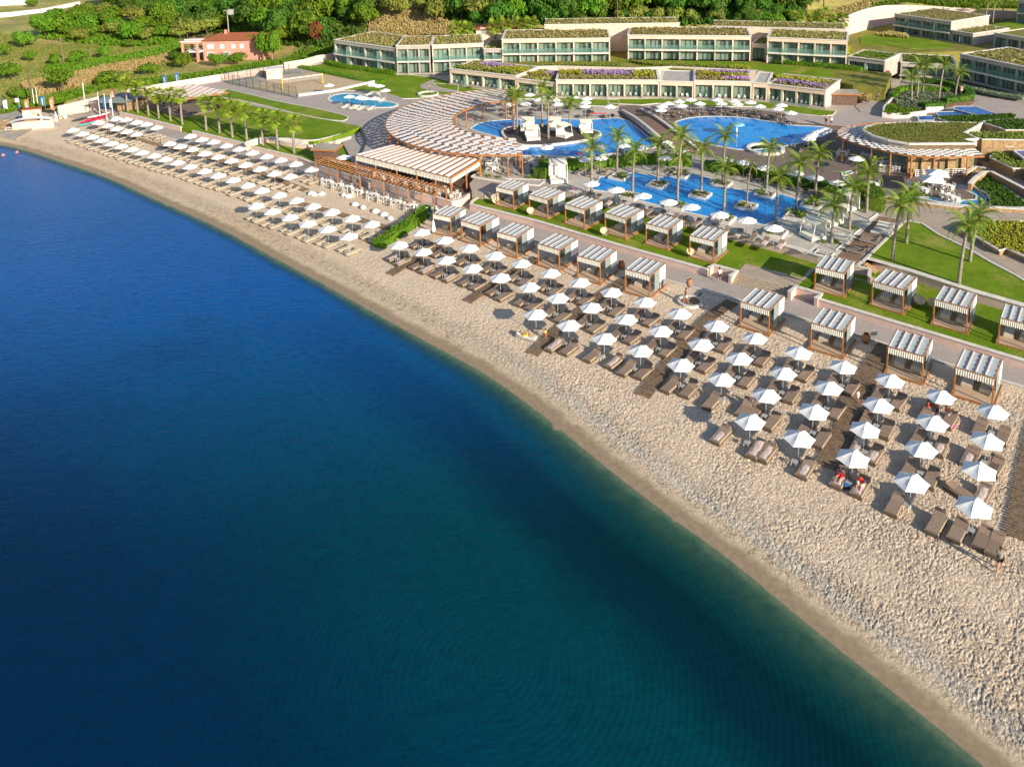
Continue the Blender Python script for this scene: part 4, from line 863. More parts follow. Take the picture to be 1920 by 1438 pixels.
outer = [P(*B5(*q), ZR) for q in [(1120, 42), (800, 36), (560, 45), (350, 70), (255, 105), (235, 140), (270, 185), (420, 240), (620, 290), (760, 320), (900, 342), (1060, 352), (1200, 355), (1400, 352), (1560, 345)]]
inner_ = [P(*B5(*q), ZR) for q in [(1120, 44), (830, 46), (640, 58), (510, 80), (475, 105), (470, 130), (510, 165), (600, 200), (720, 235), (800, 258), (900, 278), (1020, 282), (1150, 280), (1300, 278), (1470, 278)]]
outer = smooth_line(outer, 2); inner_ = smooth_line(inner_, 2)
rp = thing('cafe_pergola', 'curved pergola of white shade cloths wrapped round the stone cafe', 'pergola', (outer[0][0], outer[0][1], L0)); o_ = rp.location.copy(); mb = MB(); mr_ = MB(); nO = len(outer)
def aro(u): x = u*(nO-1); i = min(int(x), nO-2); f = x-i; return outer[i].lerp(outer[i+1], f)-o_, inner_[i].lerp(inner_[i+1], f)-o_
NT = 48
for i in range(7):
    for k in range(NT):
        if (i+k) % 2: continue
        q = []
        for u, f in ((k/NT, i), ((k+1.1)/NT, i), ((k+1.1)/NT, i+1), (k/NT, i+1)): a, b = aro(min(1, u)); q.append(a.lerp(b, f/7)+Vector((0, 0, .0 if f == i else .05)))
        mb.add(q, [(0, 1, 2, 3)])
obj('shade_cloths', mb, WTILE, rp, kind='stuff')
for i in (0, 7):
    for k in range(NT): a, b = aro(k/NT); c_, d_ = aro((k+1)/NT); mr_.bar(a.lerp(b, i/7)-Vector((0, 0, .12)), c_.lerp(d_, i/7)-Vector((0, 0, .12)), .14, .22)
obj('ring_beams', mr_, TEAK, rp)
for u in (.12, .22, .33, .43, .55, .63, .73, .83, .96): a, b = aro(u); mb = MB(); mb.bar((a[0], a[1], 0), (a[0], a[1], ZR-L0-.1), .16, .16); obj('post', mb, TEAK, rp)
mb = MB()
for k in range(29): a, b = aro(k/28); mb.bar(a-Vector((0, 0, .16)), b-Vector((0, 0, .1)), .07, .1)
obj('radial_beams', mb, TEAK, rp)
# small shade-cloth pavilion by the entrance (far left) and glass entrance hut
zr = 4.3; c = [P(*A1(1440, 815), zr), P(*A1(1650, 900), zr), P(*A1(1990, 870), zr), P(*A1(1760, 765), zr)]
zr = 3.6; c = [P(*A1(1330, 822), zr), P(*A1(1600, 900), zr), P(*A2(235, 828), zr), P(*A1(1730, 756), zr)]
pv = thing('entrance_pavilion', 'square pavilion of checkered white shade cloths behind the fan palms', 'pergola', (c[1][0], c[1][1], .9)); o_ = pv.location.copy(); qm = quadmap([p-o_ for p in c]); mb = MB()
for i in range(14):
    for k in range(9):
        if (i+k) % 2: continue
        mb.add([qm((i-.15)/14, k/9), qm((i+1.15)/14, k/9), qm((i+1.15)/14, (k+1)/9)+Vector((0, 0, .05)), qm((i-.15)/14, (k+1)/9)+Vector((0, 0, .05))], [(0, 1, 2, 3)])
obj('shade_cloths', mb, WTILE, pv, kind='stuff'); mb = MB()
for i in range(15): mb.bar(qm(i/14, 0)-Vector((0, 0, .08)), qm(i/14, 1)-Vector((0, 0, .08)), .07, .1)
obj('rafters', mb, TEAK, pv)
for a, b in (((0, 0), (1, 0)), ((1, 0), (1, 1)), ((1, 1), (0, 1)), ((0, 1), (0, 0))): mb = MB(); mb.bar(qm(*a)-Vector((0, 0, .15)), qm(*b)-Vector((0, 0, .15)), .14, .2); obj('beam', mb, TEAK, pv)
for u, v in ((0, 0), (.5, 0), (1, 0), (1, 1), (0, 1), (.5, 1)): a = qm(u, v); obj('post', MB().bar((a[0], a[1], 0), (a[0], a[1], a[2]-.2), .2, .2), DKMET, pv)
poly('pavilion_floor', ZP(A1, [(1320, 960), (1620, 1050), (2010, 985), (1990, 925), (1500, 900)], 1.3), 1.45, PAVEBK, .6)
e = thing('entrance_hut', 'low hut with a grey glass roof between the flagpoles and the fan palms', 'hut', P(*A1(1050, 1000), .6)); e.rotation_euler.z = -.1
obj('walls', MB().box(.2, 0, 0, 5.5, 4, 2.0), STONEW, e); obj('glass_roof', MB().add([(-5, -1.5, 2.0), (3, -2, 2.1), (6, 2.5, 2.7), (-1, 4.5, 2.5), (-5, -1.5, 2.06), (3, -2, 2.16), (6, 2.5, 2.76), (-1, 4.5, 2.56)], [(0, 3, 2, 1), (4, 5, 6, 7), (0, 1, 5, 4), (1, 2, 6, 5), (2, 3, 7, 6), (3, 0, 4, 7)]), PANELG, e)
for x, y in ((-4.6, -1.2), (2.8, -1.7), (-1, 4)): obj('post', MB().bar((x, y, 0), (x, y, 2.1), .12, .12), DKMET, e)
poly('slipway', [P(x, y, .5) for x, y in [(-60, 190), (0, 182), (45, 215), (60, 240), (30, 258), (0, 250), (-60, 230)]], .25, CONC, 1)
poly('boat_yard', [P(x, y, .3) for x, y in [(108, 212), (182, 195), (215, 195), (235, 214), (195, 222), (150, 222), (112, 217)]], .12, PAVEG, .6)
# slipway hut with long canopy
sh_ = thing('lifeguard_hut', 'cream hut with an orange roof on the white slipway building', 'hut', P(*D3(480, 905), 0)); sh_.rotation_euler.z = .3; sh_.scale = (.68, .68, .78)
obj('lower_walls', MB().box(-4.5, 0, -.5, 5.2, 3.2, 1.9), PEACH, sh_); obj('upper_cabin', MB().box(-2.0, 1.2, 1.9, 2.2, 3.1, 4.4), PEACH, sh_); obj('roof', MB().box(-2.2, 1.0, 4.4, 2.4, 3.3, 4.6), ROOFT, sh_)
obj('window', MB().box(.1, 1.15, 3.0, 1.3, 1.19, 4.0), GLASS, sh_); obj('door', MB().box(1.35, 1.15, 1.95, 1.95, 1.19, 3.4), BARK, sh_)
mb = MB(); vs = []
for i in range(11): x = -5+10*i/10; vs += [(x, -1.6, 2.3+.6*math.sin(i/10*PI)), (x, .9, 2.3+.6*math.sin(i/10*PI))]
mb.add(vs, [(2*i, 2*i+2, 2*i+3, 2*i+1) for i in range(10)]); obj('arched_awning', mb, WHITE, sh_)
obj('railing', MB().bar((-6.2, 0, .9), (-4.5, 0, .9), .08, .08).bar((-6.2, 0, .5), (-4.5, 0, .5), .08, .08).bar((-6.2, 0, -.3), (-6.2, 0, .95), .08, .08), WPAINT, sh_)
# houses
def house(label, base, L, W, Hh, rz, wallm, hip=True, name='house', wins=()):
    t = thing(name, label, 'house', base, rz); obj('walls', MB().box(0, 0, -2, L, W, Hh), wallm, t); e_ = .5; r_ = Hh+W*.15
    rfm = MB().add([(-e_, -e_, Hh), (L+e_, -e_, Hh), (L+e_, W+e_, Hh), (-e_, W+e_, Hh), (W*.4 if hip else -e_, W/2, r_), (L-W*.4 if hip else L+e_, W/2, r_)], [(0, 1, 5, 4), (2, 3, 4, 5), (1, 2, 5), (3, 0, 4), (0, 3, 2, 1)])
    rf = obj('roof', rfm, ROOFT, t); obj('chimney', MB().box(L*.3, W*.4, Hh, L*.3+.6, W*.4+.6, r_+.8), wallm, rf)
    for x, z, w_, h_ in wins:
        wd = obj('window', MB().box(x, -.06, z, x+w_, -.0, z+h_), WPAINT, t); obj('pane', MB().box(x+.12, -.09, z+.12, x+w_-.12, -.065, z+h_-.12), DARKIN if w_ > 1.3 and z < 1 else WPAINT, wd)
    return t
hb = G(380, 117); hb2 = P(386, 112, hb[2])
t = house('salmon pink two storey house with an orange roof beside the meadow', hb+Vector((0, 1, 0)), 14.5, 8, 5.0, -.02, PINKH, wins=[(1.2, 3.0, 1.5, 1.1), (4.2, 3.0, 1, 1.0), (7, 3.0, .9, 1.0), (9.0, 3.0, .9, 1.0), (1, .3, 1.6, 1.9), (5, .3, 1.6, 1.9)])
obj('portico', MB().box(-4.6, -1.5, -2, -4.1, -1.0, 4.6).box(-1.1, -1.5, -2, -.6, -1.0, 4.6).box(-4.6, 4, -2, -4.1, 4.5, 4.6).box(-4.6, -1.5, 4.6, 0, 4.5, 5.0), PINKH, t)
obj('balcony', MB().box(-4, -1.2, 2.4, 0, 3.8, 2.7), WPAINT, t); obj('pergola_beams', MB().box(-4.7, -1.7, 5.0, .2, -1.3, 5.25).box(-4.7, 1, 5.0, .2, 1.3, 5.25), WPAINT, t)
obj('corner_frame', MB().box(14.6, -.8, -2, 15.1, -.3, 5.6).box(16.8, -.8, -2, 17.3, -.3, 5.6).box(14.6, -.8, 5.6, 17.3, 3, 5.9), PINKH, t)
house('house with an orange hipped roof half hidden in the wood above the pink house', G(418, 48), 13, 9, 4.5, -.1, M('blue_white_wall', (.4, .5, .6), (.35, .45, .55)))
house('small white house with an orange roof among the trees behind the pink house', G(505, 52), 5, 5, 3.4, .1, WPAINT)
house('small red roofed house behind fan palms above the hotel', PY(893, 72, 190), 11, 6, 1.9, .05, PEACH, wins=[(1, .8, 1.4, 1.5), (4, .8, 1.4, 1.5)])
house('white building at the top left corner beyond the far wall', G(-20, 14), 12, 8, 4, .2, WPAINT)
# ================================================================== CABANAS
cab_n = [0]
def cabana(cw=2.73, cd=3.4, ch=2.42):
    t = thing('cabana', 'x', 'cabana', (0, 0, 0))
    obj('floor_deck', MB().box(-.15, -.15, -.2, cw+.15, cd+.15, .12), BOARDS, t)
    mb = MB(); mb.box(-.2, -.2, -.02, cw+.2, -.15, .15); mb.box(-.2, cd+.15, -.02, cw+.2, cd+.2, .15); mb.box(-.2, -.15, -.02, -.15, cd+.15, .15); mb.box(cw+.15, -.15, -.02, cw+.2, cd+.15, .15); obj('floor_edge', mb, TEAK, t)
    pmesh = MB().box(-.06, -.06, .12, .06, .06, ch+.06).mesh('post', TEAK)
    for x in (0, cw):
        for y in (0, cd): link('post', pmesh, t, (x, y, 0))
    for a, b in (((0, .06, ch), (0, cd-.06, ch)), ((cw, .06, ch), (cw, cd-.06, ch)), ((.06, 0, ch), (cw-.06, 0, ch)), ((.06, cd, ch), (cw-.06, cd, ch))): obj('roof_beam', MB().bar(a, b, .09, .12), TEAK, t)
    rb = MB().bar((0, .06, .09), (0, cd-.06, .09), .05, .04).mesh('rafter', TEAK)
    for k in range(1, 4): link('rafter', rb, t, (cw*k/4, 0, ch+.005))
    # shade cloth sagging between rafters, with a white scalloped edge at the back
    vs = []; nx, ny = 2, 12; pw = cw/4-.04
    for j in range(ny+1):
        for i in range(nx+1): vs.append((pw*i/nx, .1+(cd-.2)*j/ny, -.01+.025*math.cos(j*2*PI/3)-.03*math.sin(i/nx*PI)))
    pmn = MB().add(vs, [(j*(nx+1)+i, j*(nx+1)+i+1, (j+1)*(nx+1)+i+1, (j+1)*(nx+1)+i) for j in range(ny) for i in range(nx)]).mesh('roof_panel', ROOFC, True)
    wst = MB().box(0, .1, 0, .09, cd-.1, .02).mesh('panel_edge', WHITE)
    for k in range(4): link('roof_panel', pmn, t, (cw*k/4+.02, 0, ch+.06)); link('panel_edge', wst, t, (cw*k/4+.025, 0, ch+.085))
    valance(t, Vector((-.02, -.07, ch+.02)), Vector((cw+.02, -.07, ch+.02)), .52, CREAM, 16)
    valance(t, Vector((-.07, 0, ch+.02)), Vector((-.07, cd, ch+.02)), .45, CREAM, 14)
    # right side: gathered drape at the back, screens
    obj('side_drape', MB().box(cw+.07, cd*.62, .9, cw+.10, cd-.05, ch), WHITE, t)
    obj('side_screen', MB().box(cw+.04, cd*.30, .3, cw+.06, cd*.62, ch-.05), PANELG, t); obj('side_blind', MB().box(cw+.065, cd*.64, .2, cw+.085, cd-.05, 1.0), PANELG, t)
    valance(t, Vector((cw, cd-.02, ch)), Vector((0.2, cd-.02, ch)), ch-.15, SHEER, 18, 'back_curtain')
    for x, y in ((.25, cd-2.0), (cw-1.15, cd-2.0)):
        obj('daybed', MB().box(x, y, .13, x+.85, y+1.7, .38), LINEN, t); obj('mattress', MB().box(x+.03, y+.03, .381, x+.82, y+1.67, .5), PANEL_M, t)
    obj('cushion', MB().box(cw-1.0, cd-.5, .51, cw-.35, cd-.3, .95), TEAL, t)
    return t
PANEM2 = None
PANEL_M = M('beige_mattress', (.60, .54, .48), (.52, .47, .42), 4, .9)
cb = cabana()
def putcab(FL, FR, z0, label, group):
    a, b = P(*FL, z0+2.42), P(*FR, z0+2.42); ang = math.atan2(b[1]-a[1], b[0]-a[0]); s = min(1.1, max(.92, (b-a).length/2.73))
    o = place(cb, (a[0], a[1], z0), ang, label, (s, s, 1), group); return o
g1_ = 'timber cabanas along the back of the beach'; g2_ = 'timber cabanas on the lawn behind the promenade'
bc_ = [((B3(250, 872)), B3(405, 905)), (B3(503, 935), B3(668, 983)), (B3(827, 1037), B3(998, 1083)), (B3(1192, 1140), B3(1380, 1197)), (B3(1547, 1250), B3(1750, 1305)), (C2(1115, 123), C2(1332, 183)), (C3(715, 415), C3(970, 492)), (C3(1350, 607), C3(1635, 688)), (C4(697, 820), C4(1015, 908)), (C4(1303, 1005), C4(1650, 1107))]
for i, (a, b) in enumerate(bc_): putcab(a, b, 0.05, 'timber cabana with cream valance, %s from the left in the beach row' % ordw(i+1), g1_)
lc_ = [(B3(817, 630), B3(968, 665)), (B3(1112, 700), B3(1275, 745)), (B3(1437, 785), B3(1607, 835)), (B4(-26, 862), B4(157, 917)), (B4(343, 960), B4(537, 1010)), (B4(737, 1068), B4(950, 1120)), (C4(45, 105), C4(300, 165)), (C4(560, 232), C4(835, 312)), (C4(1115, 397), C4(1412, 475)), (C4(1705, 562), C4(1990, 632))]
for i, (a, b) in enumerate(lc_): putcab(a, b, .7, 'timber cabana with cream valance, %s from the left in the lawn row' % ordw(i+1), g2_)
# boardwalks on the sand
def boardwalk(label, pts, wd=1.25, z=.07, name='boardwalk'):
    line = [P(*q, z) for q in pts]; t = thing(name, label, 'boardwalk', (line[0][0], line[0][1], 0), 0, 'boardwalks on the sand'); o = t.location.copy(); mb = MB(); acc = 0
    for a, b in zip(line[:-1], line[1:]):
        d = (b-a); L = d.length; d.normalize(); u = Vector((-d[1], d[0], 0)); n = int(L/.26)
        for k in range(n):
            p = a+d*(k+.5)*L/n-o; w_ = wd/2*random.uniform(.96, 1.03); mb.bar(p-u*w_+Vector((0, 0, .03+random.uniform(-.01, .01))), p+u*w_+Vector((0, 0, .03)), .17, .06)
    obj('planks', mb, WALKW, t, kind='stuff'); mb = MB()
    for s_ in (-.4, .4):
        for a, b in zip(line[:-1], line[1:]): d = (b-a).normalized(); u = Vector((-d[1], d[0], 0)); mb.bar(a-o+u*wd*s_-Vector((0, 0, .07)), b-o+u*wd*s_-Vector((0, 0, .07)), .08, .07)
    obj('bearers', mb, DKDECK, t); return t
boardwalk('plank boardwalk between the hedge and the fourth beach cabana', [C1(435, 550), C1(700, 395), C1(1080, 160)], 1.1)
boardwalk('plank boardwalk ending near the sunbather at the left of the brown loungers', [C1(1130, 795), C1(1330, 665), C1(1760, 400)], 1.1)
boardwalk('plank boardwalk starting beside the small child and running to the cabanas', [C2(280, 885), C2(430, 730), C2(860, 380), C2(1140, 200)], 1.25)
boardwalk('plank boardwalk running from mid beach to the foot shower', [C2(1270, 1260), C2(1450, 1040), C3(130, 900), C3(420, 560), C3(640, 410)], 1.35)
boardwalk('dark plank boardwalk between the two rightmost groups of parasols', [C5(1490, 650), C5(1640, 330), C5(1800, 20), C4(330, 1380), C4(560, 1000), C4(690, 800)], 1.7)
boardwalk('wide plank boardwalk at the right edge of the beach', [C6(1925, 1220), C6(1985, 800), (1960, 800)], 2.3)
# foot shower
fs = P(*C3(258, 415), .03); t = thing('foot_shower', 'round sunken foot shower with a pale rim and a clay urn on a post', 'shower', fs)
mb = MB().lathe([(1.0, 0), (1.0, .2), (1.25, .2), (1.25, -.1)], 24); obj('rim', mb, WBAND, t); obj('basin', MB().lathe([(0.01, .06), (1.02, .06)], 24), BOARDD, t)
obj('shower_post', MB().tube([(-.05, .3, 0), (-.05, .3, 2.0)], .05), METAL, t)
obj('urn', MB().lathe([(.0, 1.5), (.16, 1.5), (.3, 1.85), (.26, 2.2), (.17, 2.3), (.2, 2.36)], 12, 0, (-.05, .3, 0)), TERRA, t, True)
poly('shower_mat', ZP(C3, [(290, 370), (345, 318), (400, 335), (330, 395)], .03), .05, WBAND, .1); poly('shower_grate', ZP(C3, [(305, 370), (348, 328), (380, 338), (330, 382)], .03), .06, PAVEBK, .1)
def urn(label, p): t = thing('clay_urn', label, 'urn', p, 0, 'clay urns by the beach cabanas'); obj('body', MB().lathe([(.0, 0), (.2, 0), (.4, .35), (.38, .65), (.2, .85), (.26, .92)], 14), TERRA, t, True)
urn('round terracotta urn between the fifth and sixth beach cabanas', P(*C2(1078, 115), 0)); urn('ribbed terracotta urn beside a sign post and the eighth beach cabana', P(*C4(497, 780), 0))
t = thing('sign_post', 'small grey sign on a thin post beside the ribbed terracotta urn', 'sign', P(*C4(560, 800), 0)); obj('post', MB().bar((0, 0, 0), (0, 0, 1.3), .04, .04), METAL, t); obj('sign_panel', MB().box(-.3, -.03, .95, .3, -.01, 1.3), METAL, t)
# kiosk near the pergola
k = thing('beach_kiosk', 'small brown timber kiosk with a grey flat roof at the end of the beach pergola', 'kiosk', P(*B2(905, 400), .7)); k.rotation_euler.z = -.25
obj('walls', MB().box(0, 0, 0, 3.0, 2.4, 1.9), DKDECK, k); obj('roof', MB().box(-.3, -.3, 1.9, 3.6, 2.8, 2.08), CONC, k); obj('timber_trim', MB().box(-.32, -.34, 1.82, 3.62, -.31, 2.1).box(3.61, -.3, 1.82, 3.64, 2.8, 2.1), TEAK, k); obj('serving_counter', MB().box(.3, -.35, .8, 2.7, -.02, .9), TEAK, k)
k = thing('pool_hut', 'flat roofed timber hut beside the right end of the front suites', 'hut', P(*A5(170, 945), L0)); k.rotation_euler.z = -.15
obj('walls', MB().box(0, 0, 0, 4.6, 3, 1.9), DKDECK, k); obj('roof', MB().box(-.3, -.3, 1.9, 5.2, 3.3, 2.08), CONC, k); obj('timber_trim', MB().box(-.32, -.34, 1.82, 5.22, -.31, 2.1), TEAK, k)
# ================================================================== VEGETATION
def crownmesh(name, mat, seed, lobes=9, n=1100, flat=.75, leaf=.17, spread=.62, low=-.35):
    r = random.Random(seed); vs = []; fs = []; L = []
    for i in range(lobes):
        a = r.uniform(0, 2*PI); el = r.uniform(low, 1); rr = spread*r.uniform(.55, 1); L.append((math.cos(a)*math.cos(el)*rr, math.sin(a)*math.cos(el)*rr, math.sin(el)*rr*flat, r.uniform(.28, .48)))
    L.append((0, 0, 0, .55))
    for i in range(n):
        cx, cy, cz, cr = L[r.randrange(len(L))]; a = r.uniform(0, 2*PI); z = r.uniform(-.75, 1); q = math.sqrt(max(0, 1-z*z)); k = cr*r.uniform(.72, 1.08)
        nx, ny, nz = q*math.cos(a), q*math.sin(a), z; p = Vector((cx+nx*k, cy+ny*k, cz+nz*k*.85))
        nrm = Vector((nx+r.uniform(-.6, .6), ny+r.uniform(-.6, .6), nz+r.uniform(-.4, .8))).normalized(); u = nrm.cross(Vector((r.uniform(-1, 1), r.uniform(-1, 1), .3))).normalized(); v = nrm.cross(u)
        s_ = leaf*r.uniform(.6, 1.25); o = len(vs); b = s_*.62
        vs += [p-u*s_*.5-v*b*.5, p+u*s_*.5-v*b*.35, p+u*s_*.35+v*b*.5, p-u*s_*.3+v*b*.6]; fs.append((o, o+1, o+2, o+3))
    me = bpy.data.meshes.new(name); me.from_pydata([tuple(v) for v in vs], [], fs); me.materials.append(mat); me.update(); return me
CR = {}
for key, m, nv in (('dark', LFDK, 4), ('bright', LFBR, 4), ('olive', LFOL, 3), ('red', LFRED, 1)):
    CR[key] = [crownmesh('crown', m, hash(key) % 97*0+ord(key[0])*7+i, 9+i, 1500, .8 if key != 'olive' else .7, .15) for i in range(nv)]
tkm = MB().tube([(0, 0, -.6), (.03, .02, .5), (-.02, .03, 1.0)], [.055, .045, .03], 7)
TK = tkm.mesh('trunk', BARK, True)
TK2 = MB().tube([(0, 0, -.3), (.05, .02, .35), (-.1, .05, .75), (-.28, .1, 1.05)], [.06, .05, .035, .015], 6).tube([(.05, .02, .35), (.2, -.05, .7), (.35, -.1, 1.0)], [.035, .025, .012], 5).mesh('trunk', BARK, True)
def tree(p, w_, h_, kind, label, group, name='tree', cat='tree', trunk=.35, tk=None):
    t = thing(name, label, cat, p, random.uniform(0, 6.28), group)
    ch = h_*(1-trunk)*.62; c = link('crown', random.choice(CR[kind]), t, (0, 0, h_*trunk+ch*.75)); c.scale = (w_*.5/.9, w_*.5/.9*random.uniform(.85, 1.1), ch/.85*1.1)
    k = link('trunk', tk or TK, t, (0, 0, 0)); k.scale = (max(.6, h_*.5),)*2+(h_*(trunk+.25),); return t
WOODL = {'dark': 'dark green broadleaf tree in the dense wood behind the hotel', 'bright': 'sunlit bright green pine in the wood at upper left', 'olive': 'olive green tree standing at the sunlit edge of the wood'}
def wood(poly_px, step_px, kinds, w_, h_, group, labels, jitter=.45, trunk=.14):
    xs = [p[0] for p in poly_px]; ys_ = [p[1] for p in poly_px]; y = min(ys_); k = 0; y_top = y; y_bot = max(ys_)
    LM = [(130, 'below the far white wall'), (330, 'above the meadow'), (470, 'above the pink house'), (600, 'behind the boundary wall'), (720, 'left of the bare slope'), (860, 'above the bare slope'), (960, 'above the red roofed house'), (1150, 'above the tallest middle block'), (1330, 'above the left rear wing'), (1480, 'above the right rear wing'), (9999, 'left of the sweeping wall')]
    while y < max(ys_):
        x = min(xs)+(k % 2)*step_px/2; k += 1
        while x < max(xs):
            px, py = x+random.uniform(-jitter, jitter)*step_px, y+random.uniform(-jitter, jitter)*step_px*.5
            if inside((px, py), poly_px):
                g = G(px, py)
                if g[1] < 420:
                    kd = random.choice(kinds); s_ = random.uniform(.75, 1.3); where = next(w for m_, w in LM if px < m_); rw = ('front edge', 'middle', 'back')[0 if py > y_bot-16 else 1 if py > y_bot-45 else 2]
                    tree(g, w_*s_, h_*s_*random.uniform(.85, 1.15), kd, '%s %s tree at the %s of the wood %s' % ('tall' if s_ > 1.08 else 'small' if s_ < .9 else 'mid sized', {'dark': 'dark green', 'bright': 'bright green', 'olive': 'olive green'}[kd], rw, where), group, trunk=trunk)
            x += step_px
        y += step_px*.38
gw = 'trees of the wood behind the hotel'
# wood above the middle and right (dark), y is where the trunks stand
wood([(800, 22), (880, 62), (1010, 45), (1320, 42), (1500, 40), (1545, 22), (1560, -30), (780, -30)], 31, ['dark', 'dark', 'dark', 'olive', 'bright'], 7.4, 7.6, gw, WOODL)
wood([(470, 70), (545, 92), (610, 92), (640, 70), (700, 62), (710, 20), (720, -30), (200, -25), (190, 20), (330, 60), (400, 68), (470, 70)], 31, ['bright', 'dark', 'bright', 'dark'], 7.4, 6.6, 'trees of the sunlit wood at upper left', WOODL)
wood([(60, 72), (200, 88), (330, 82), (400, 72), (330, 60), (190, 30), (110, 38)], 30, ['bright', 'bright', 'olive'], 6.5, 4.8, 'trees of the sunlit wood at upper left', WOODL, trunk=.2)
wood([(1020, 52), (1330, 50), (1340, 42), (1020, 38)], 26, ['olive', 'dark', 'olive'], 5, 4.2, gw, WOODL)
wood([(1340, 48), (1500, 56), (1520, 44), (1340, 40)], 26, ['olive', 'dark', 'bright'], 5, 4.0, gw, WOODL, trunk=.12)
# single trees and bushes one can tell apart
def one(px, py, w_, h_, kind, label, trunk=.15, name='tree', cat='tree', tk=None): return tree(G(px, py), w_, h_, kind, label, None, name, cat, trunk, tk)
one(118, 178, 5.6, 5.6, 'bright', 'bright green leaning tree alone in the meadow behind the cream wall', .35, tk=TK2)
one(22, 152, 5.4, 4.2, 'bright', 'round bright green tree at the left edge of the meadow')
one(46, 92, 5.0, 4.6, 'bright', 'round bush beside a small one left of the wooden pole'); one(56, 118, 3, 3, 'bright', 'small round bush in front of the bigger round bush in the meadow')
one(105, 125, 3.8, 3.2, 'bright', 'round green bush just left of the wooden utility pole'); one(150, 122, 5.5, 3.6, 'bright', 'wide green bush right of the wooden utility pole')
one(196, 112, 3.6, 3.3, 'bright', 'round green bush beside the white rubble in the meadow'); one(150, 80, 5.5, 4.0, 'olive', 'olive green bush on the slope above the utility pole')
one(245, 92, 3.2, 2.6, 'bright', 'low green bush left of the fenced track'); one(4, 108, 4.5, 3.4, 'bright', 'green bush cut by the left edge of the photo')
one(60, 15, 4, 2.8, 'bright', 'small green tree in front of the far white wall'); one(280, 142, 5, 3.0, 'bright', 'dark green bush beside the blue flags', .1)
one(205, 160, 6, 3.2, 'bright', 'green bush with pale flowers behind the cream wall', .1); one(232, 158, 5, 3, 'olive', 'olive bush right of the bush with pale flowers', .1)
one(345, 130, 4, 4.2, 'bright', 'green tree at the left corner of the pink house'); one(330, 118, 4, 3.0, 'dark', 'dark bush left of the pink house portico')
one(492, 116, 3.6, 7.5, 'bright', 'tall slim green tree right of the pink house', .2); one(515, 119, 3.8, 8, 'bright', 'tallest slim green tree between the pink house and the boundary wall', .2); one(474, 110, 3.6, 6, 'bright', 'bushy green tree touching the right end of the pink house', .2)
one(596, 88, 4.2, 6.0, 'red', 'rust red conifer left of the far hotel wing', .12)
one(745, 40, 7.5, 7.0, 'olive', 'round olive green tree alone on the bare brown slope', .25); one(820, 50, 7, 6.5, 'olive', 'olive green tree right of the bare brown slope', .2); one(790, 30, 6, 6, 'olive', 'olive green tree on the crest of the bare brown slope', .2)
one(410, 127, 4.5, 3.2, 'bright', 'pale flowering shrub in front of the pink house', .2); one(445, 124, 5, 3.2, 'bright', 'green shrub in front of the pink house windows', .2)
one(30, 180, 4, 2, 'olive', 'low dry shrub beside the slipway road', .05); one(45, 186, 5, 2, 'bright', 'green scrub beside the slipway hut', .05)
# dense scrub and dry grass belts
def field_tufts(name, px, n, size, hgt, mat, label, tcat=None, leaf=5):
    c = [G(*p) for p in px]; pl = [(p[0], p[1]) for p in c]; mb = MB(); o = tufts(pl, n, size, 0, hgt, leaf, mb)
    cache = {}
    vs = []
    for v in o.v: vs.append((v[0], v[1], v[2]+T(v[0], v[1])))
    o.v = vs; ob = obj(name, o, mat, kind='stuff'); return tag(ob, label, tcat)
field_tufts('dry_grass', [(60, 185), (200, 150), (330, 112), (330, 98), (240, 118), (90, 150), (40, 160)], 3800, .45, .8, REED, 'belt of dry straw coloured grass across the meadow', 'dry grass')
field_tufts('scrub', [(85, 138), (140, 140), (300, 110), (350, 92), (330, 84), (220, 112), (90, 128)], 1800, .6, 1.0, LFBR, 'low green scrub running across the meadow', 'scrub')
field_tufts('scrub', [(0, 215), (60, 205), (110, 195), (200, 168), (330, 155), (470, 132), (560, 115), (625, 98), (640, 84), (560, 100), (380, 140), (200, 160), (20, 200)], 2600, .6, .7, LFBR, 'green scrub along the boundary wall', 'scrub')
field_tufts('meadow_grass', [(0, 200), (250, 160), (380, 110), (330, 88), (100, 85), (0, 60)], 7000, .3, .35, LFOL, 'short green and yellow meadow grass', 'grass', 3)
field_tufts('slope_grass', [(690, 70), (840, 72), (880, 60), (790, 20), (700, 5)], 2200, .5, .6, REED, 'dry grass on the bare brown slope', 'dry grass', 4)
field_tufts('slope_grass', [(1500, 60), (1640, 30), (1700, 5), (1640, -5), (1540, 20), (1480, 45)], 1500, .5, .6, REED, 'dry grass on the slope above the sweeping wall', 'dry grass', 4)
field_tufts('scrub', [(990, 50), (1330, 50), (1500, 60), (1510, 30), (1490, -40), (780, -40), (840, 40), (880, 66)], 5200, .9, 1.3, LFDK, 'dark green undergrowth filling the wood behind the hotel', 'undergrowth', 6)
field_tufts('scrub', [(470, 66), (545, 90), (610, 92), (690, 62), (710, -30), (210, -20), (200, 18), (330, 56), (400, 64)], 3600, .9, 1.2, LFDK, 'dark green undergrowth added to darken the sunlit wood at upper left', 'undergrowth', 5)  # dark tufts added to bring darkness between the trees
field_tufts('scrub', [(70, 74), (200, 90), (330, 84), (330, 62), (200, 34), (110, 38)], 1500, .8, .9, LFBR, 'green undergrowth between the bushes at upper left', 'undergrowth', 5)
field_tufts('slope_hedge', [(1545, 62), (1660, 18), (1700, 6), (1920, 18), (1920, 8), (1700, -2), (1650, 8), (1540, 50)], 1800, .6, .9, LFBR, 'green planting along the top of the sweeping wall', 'hedge', 5)
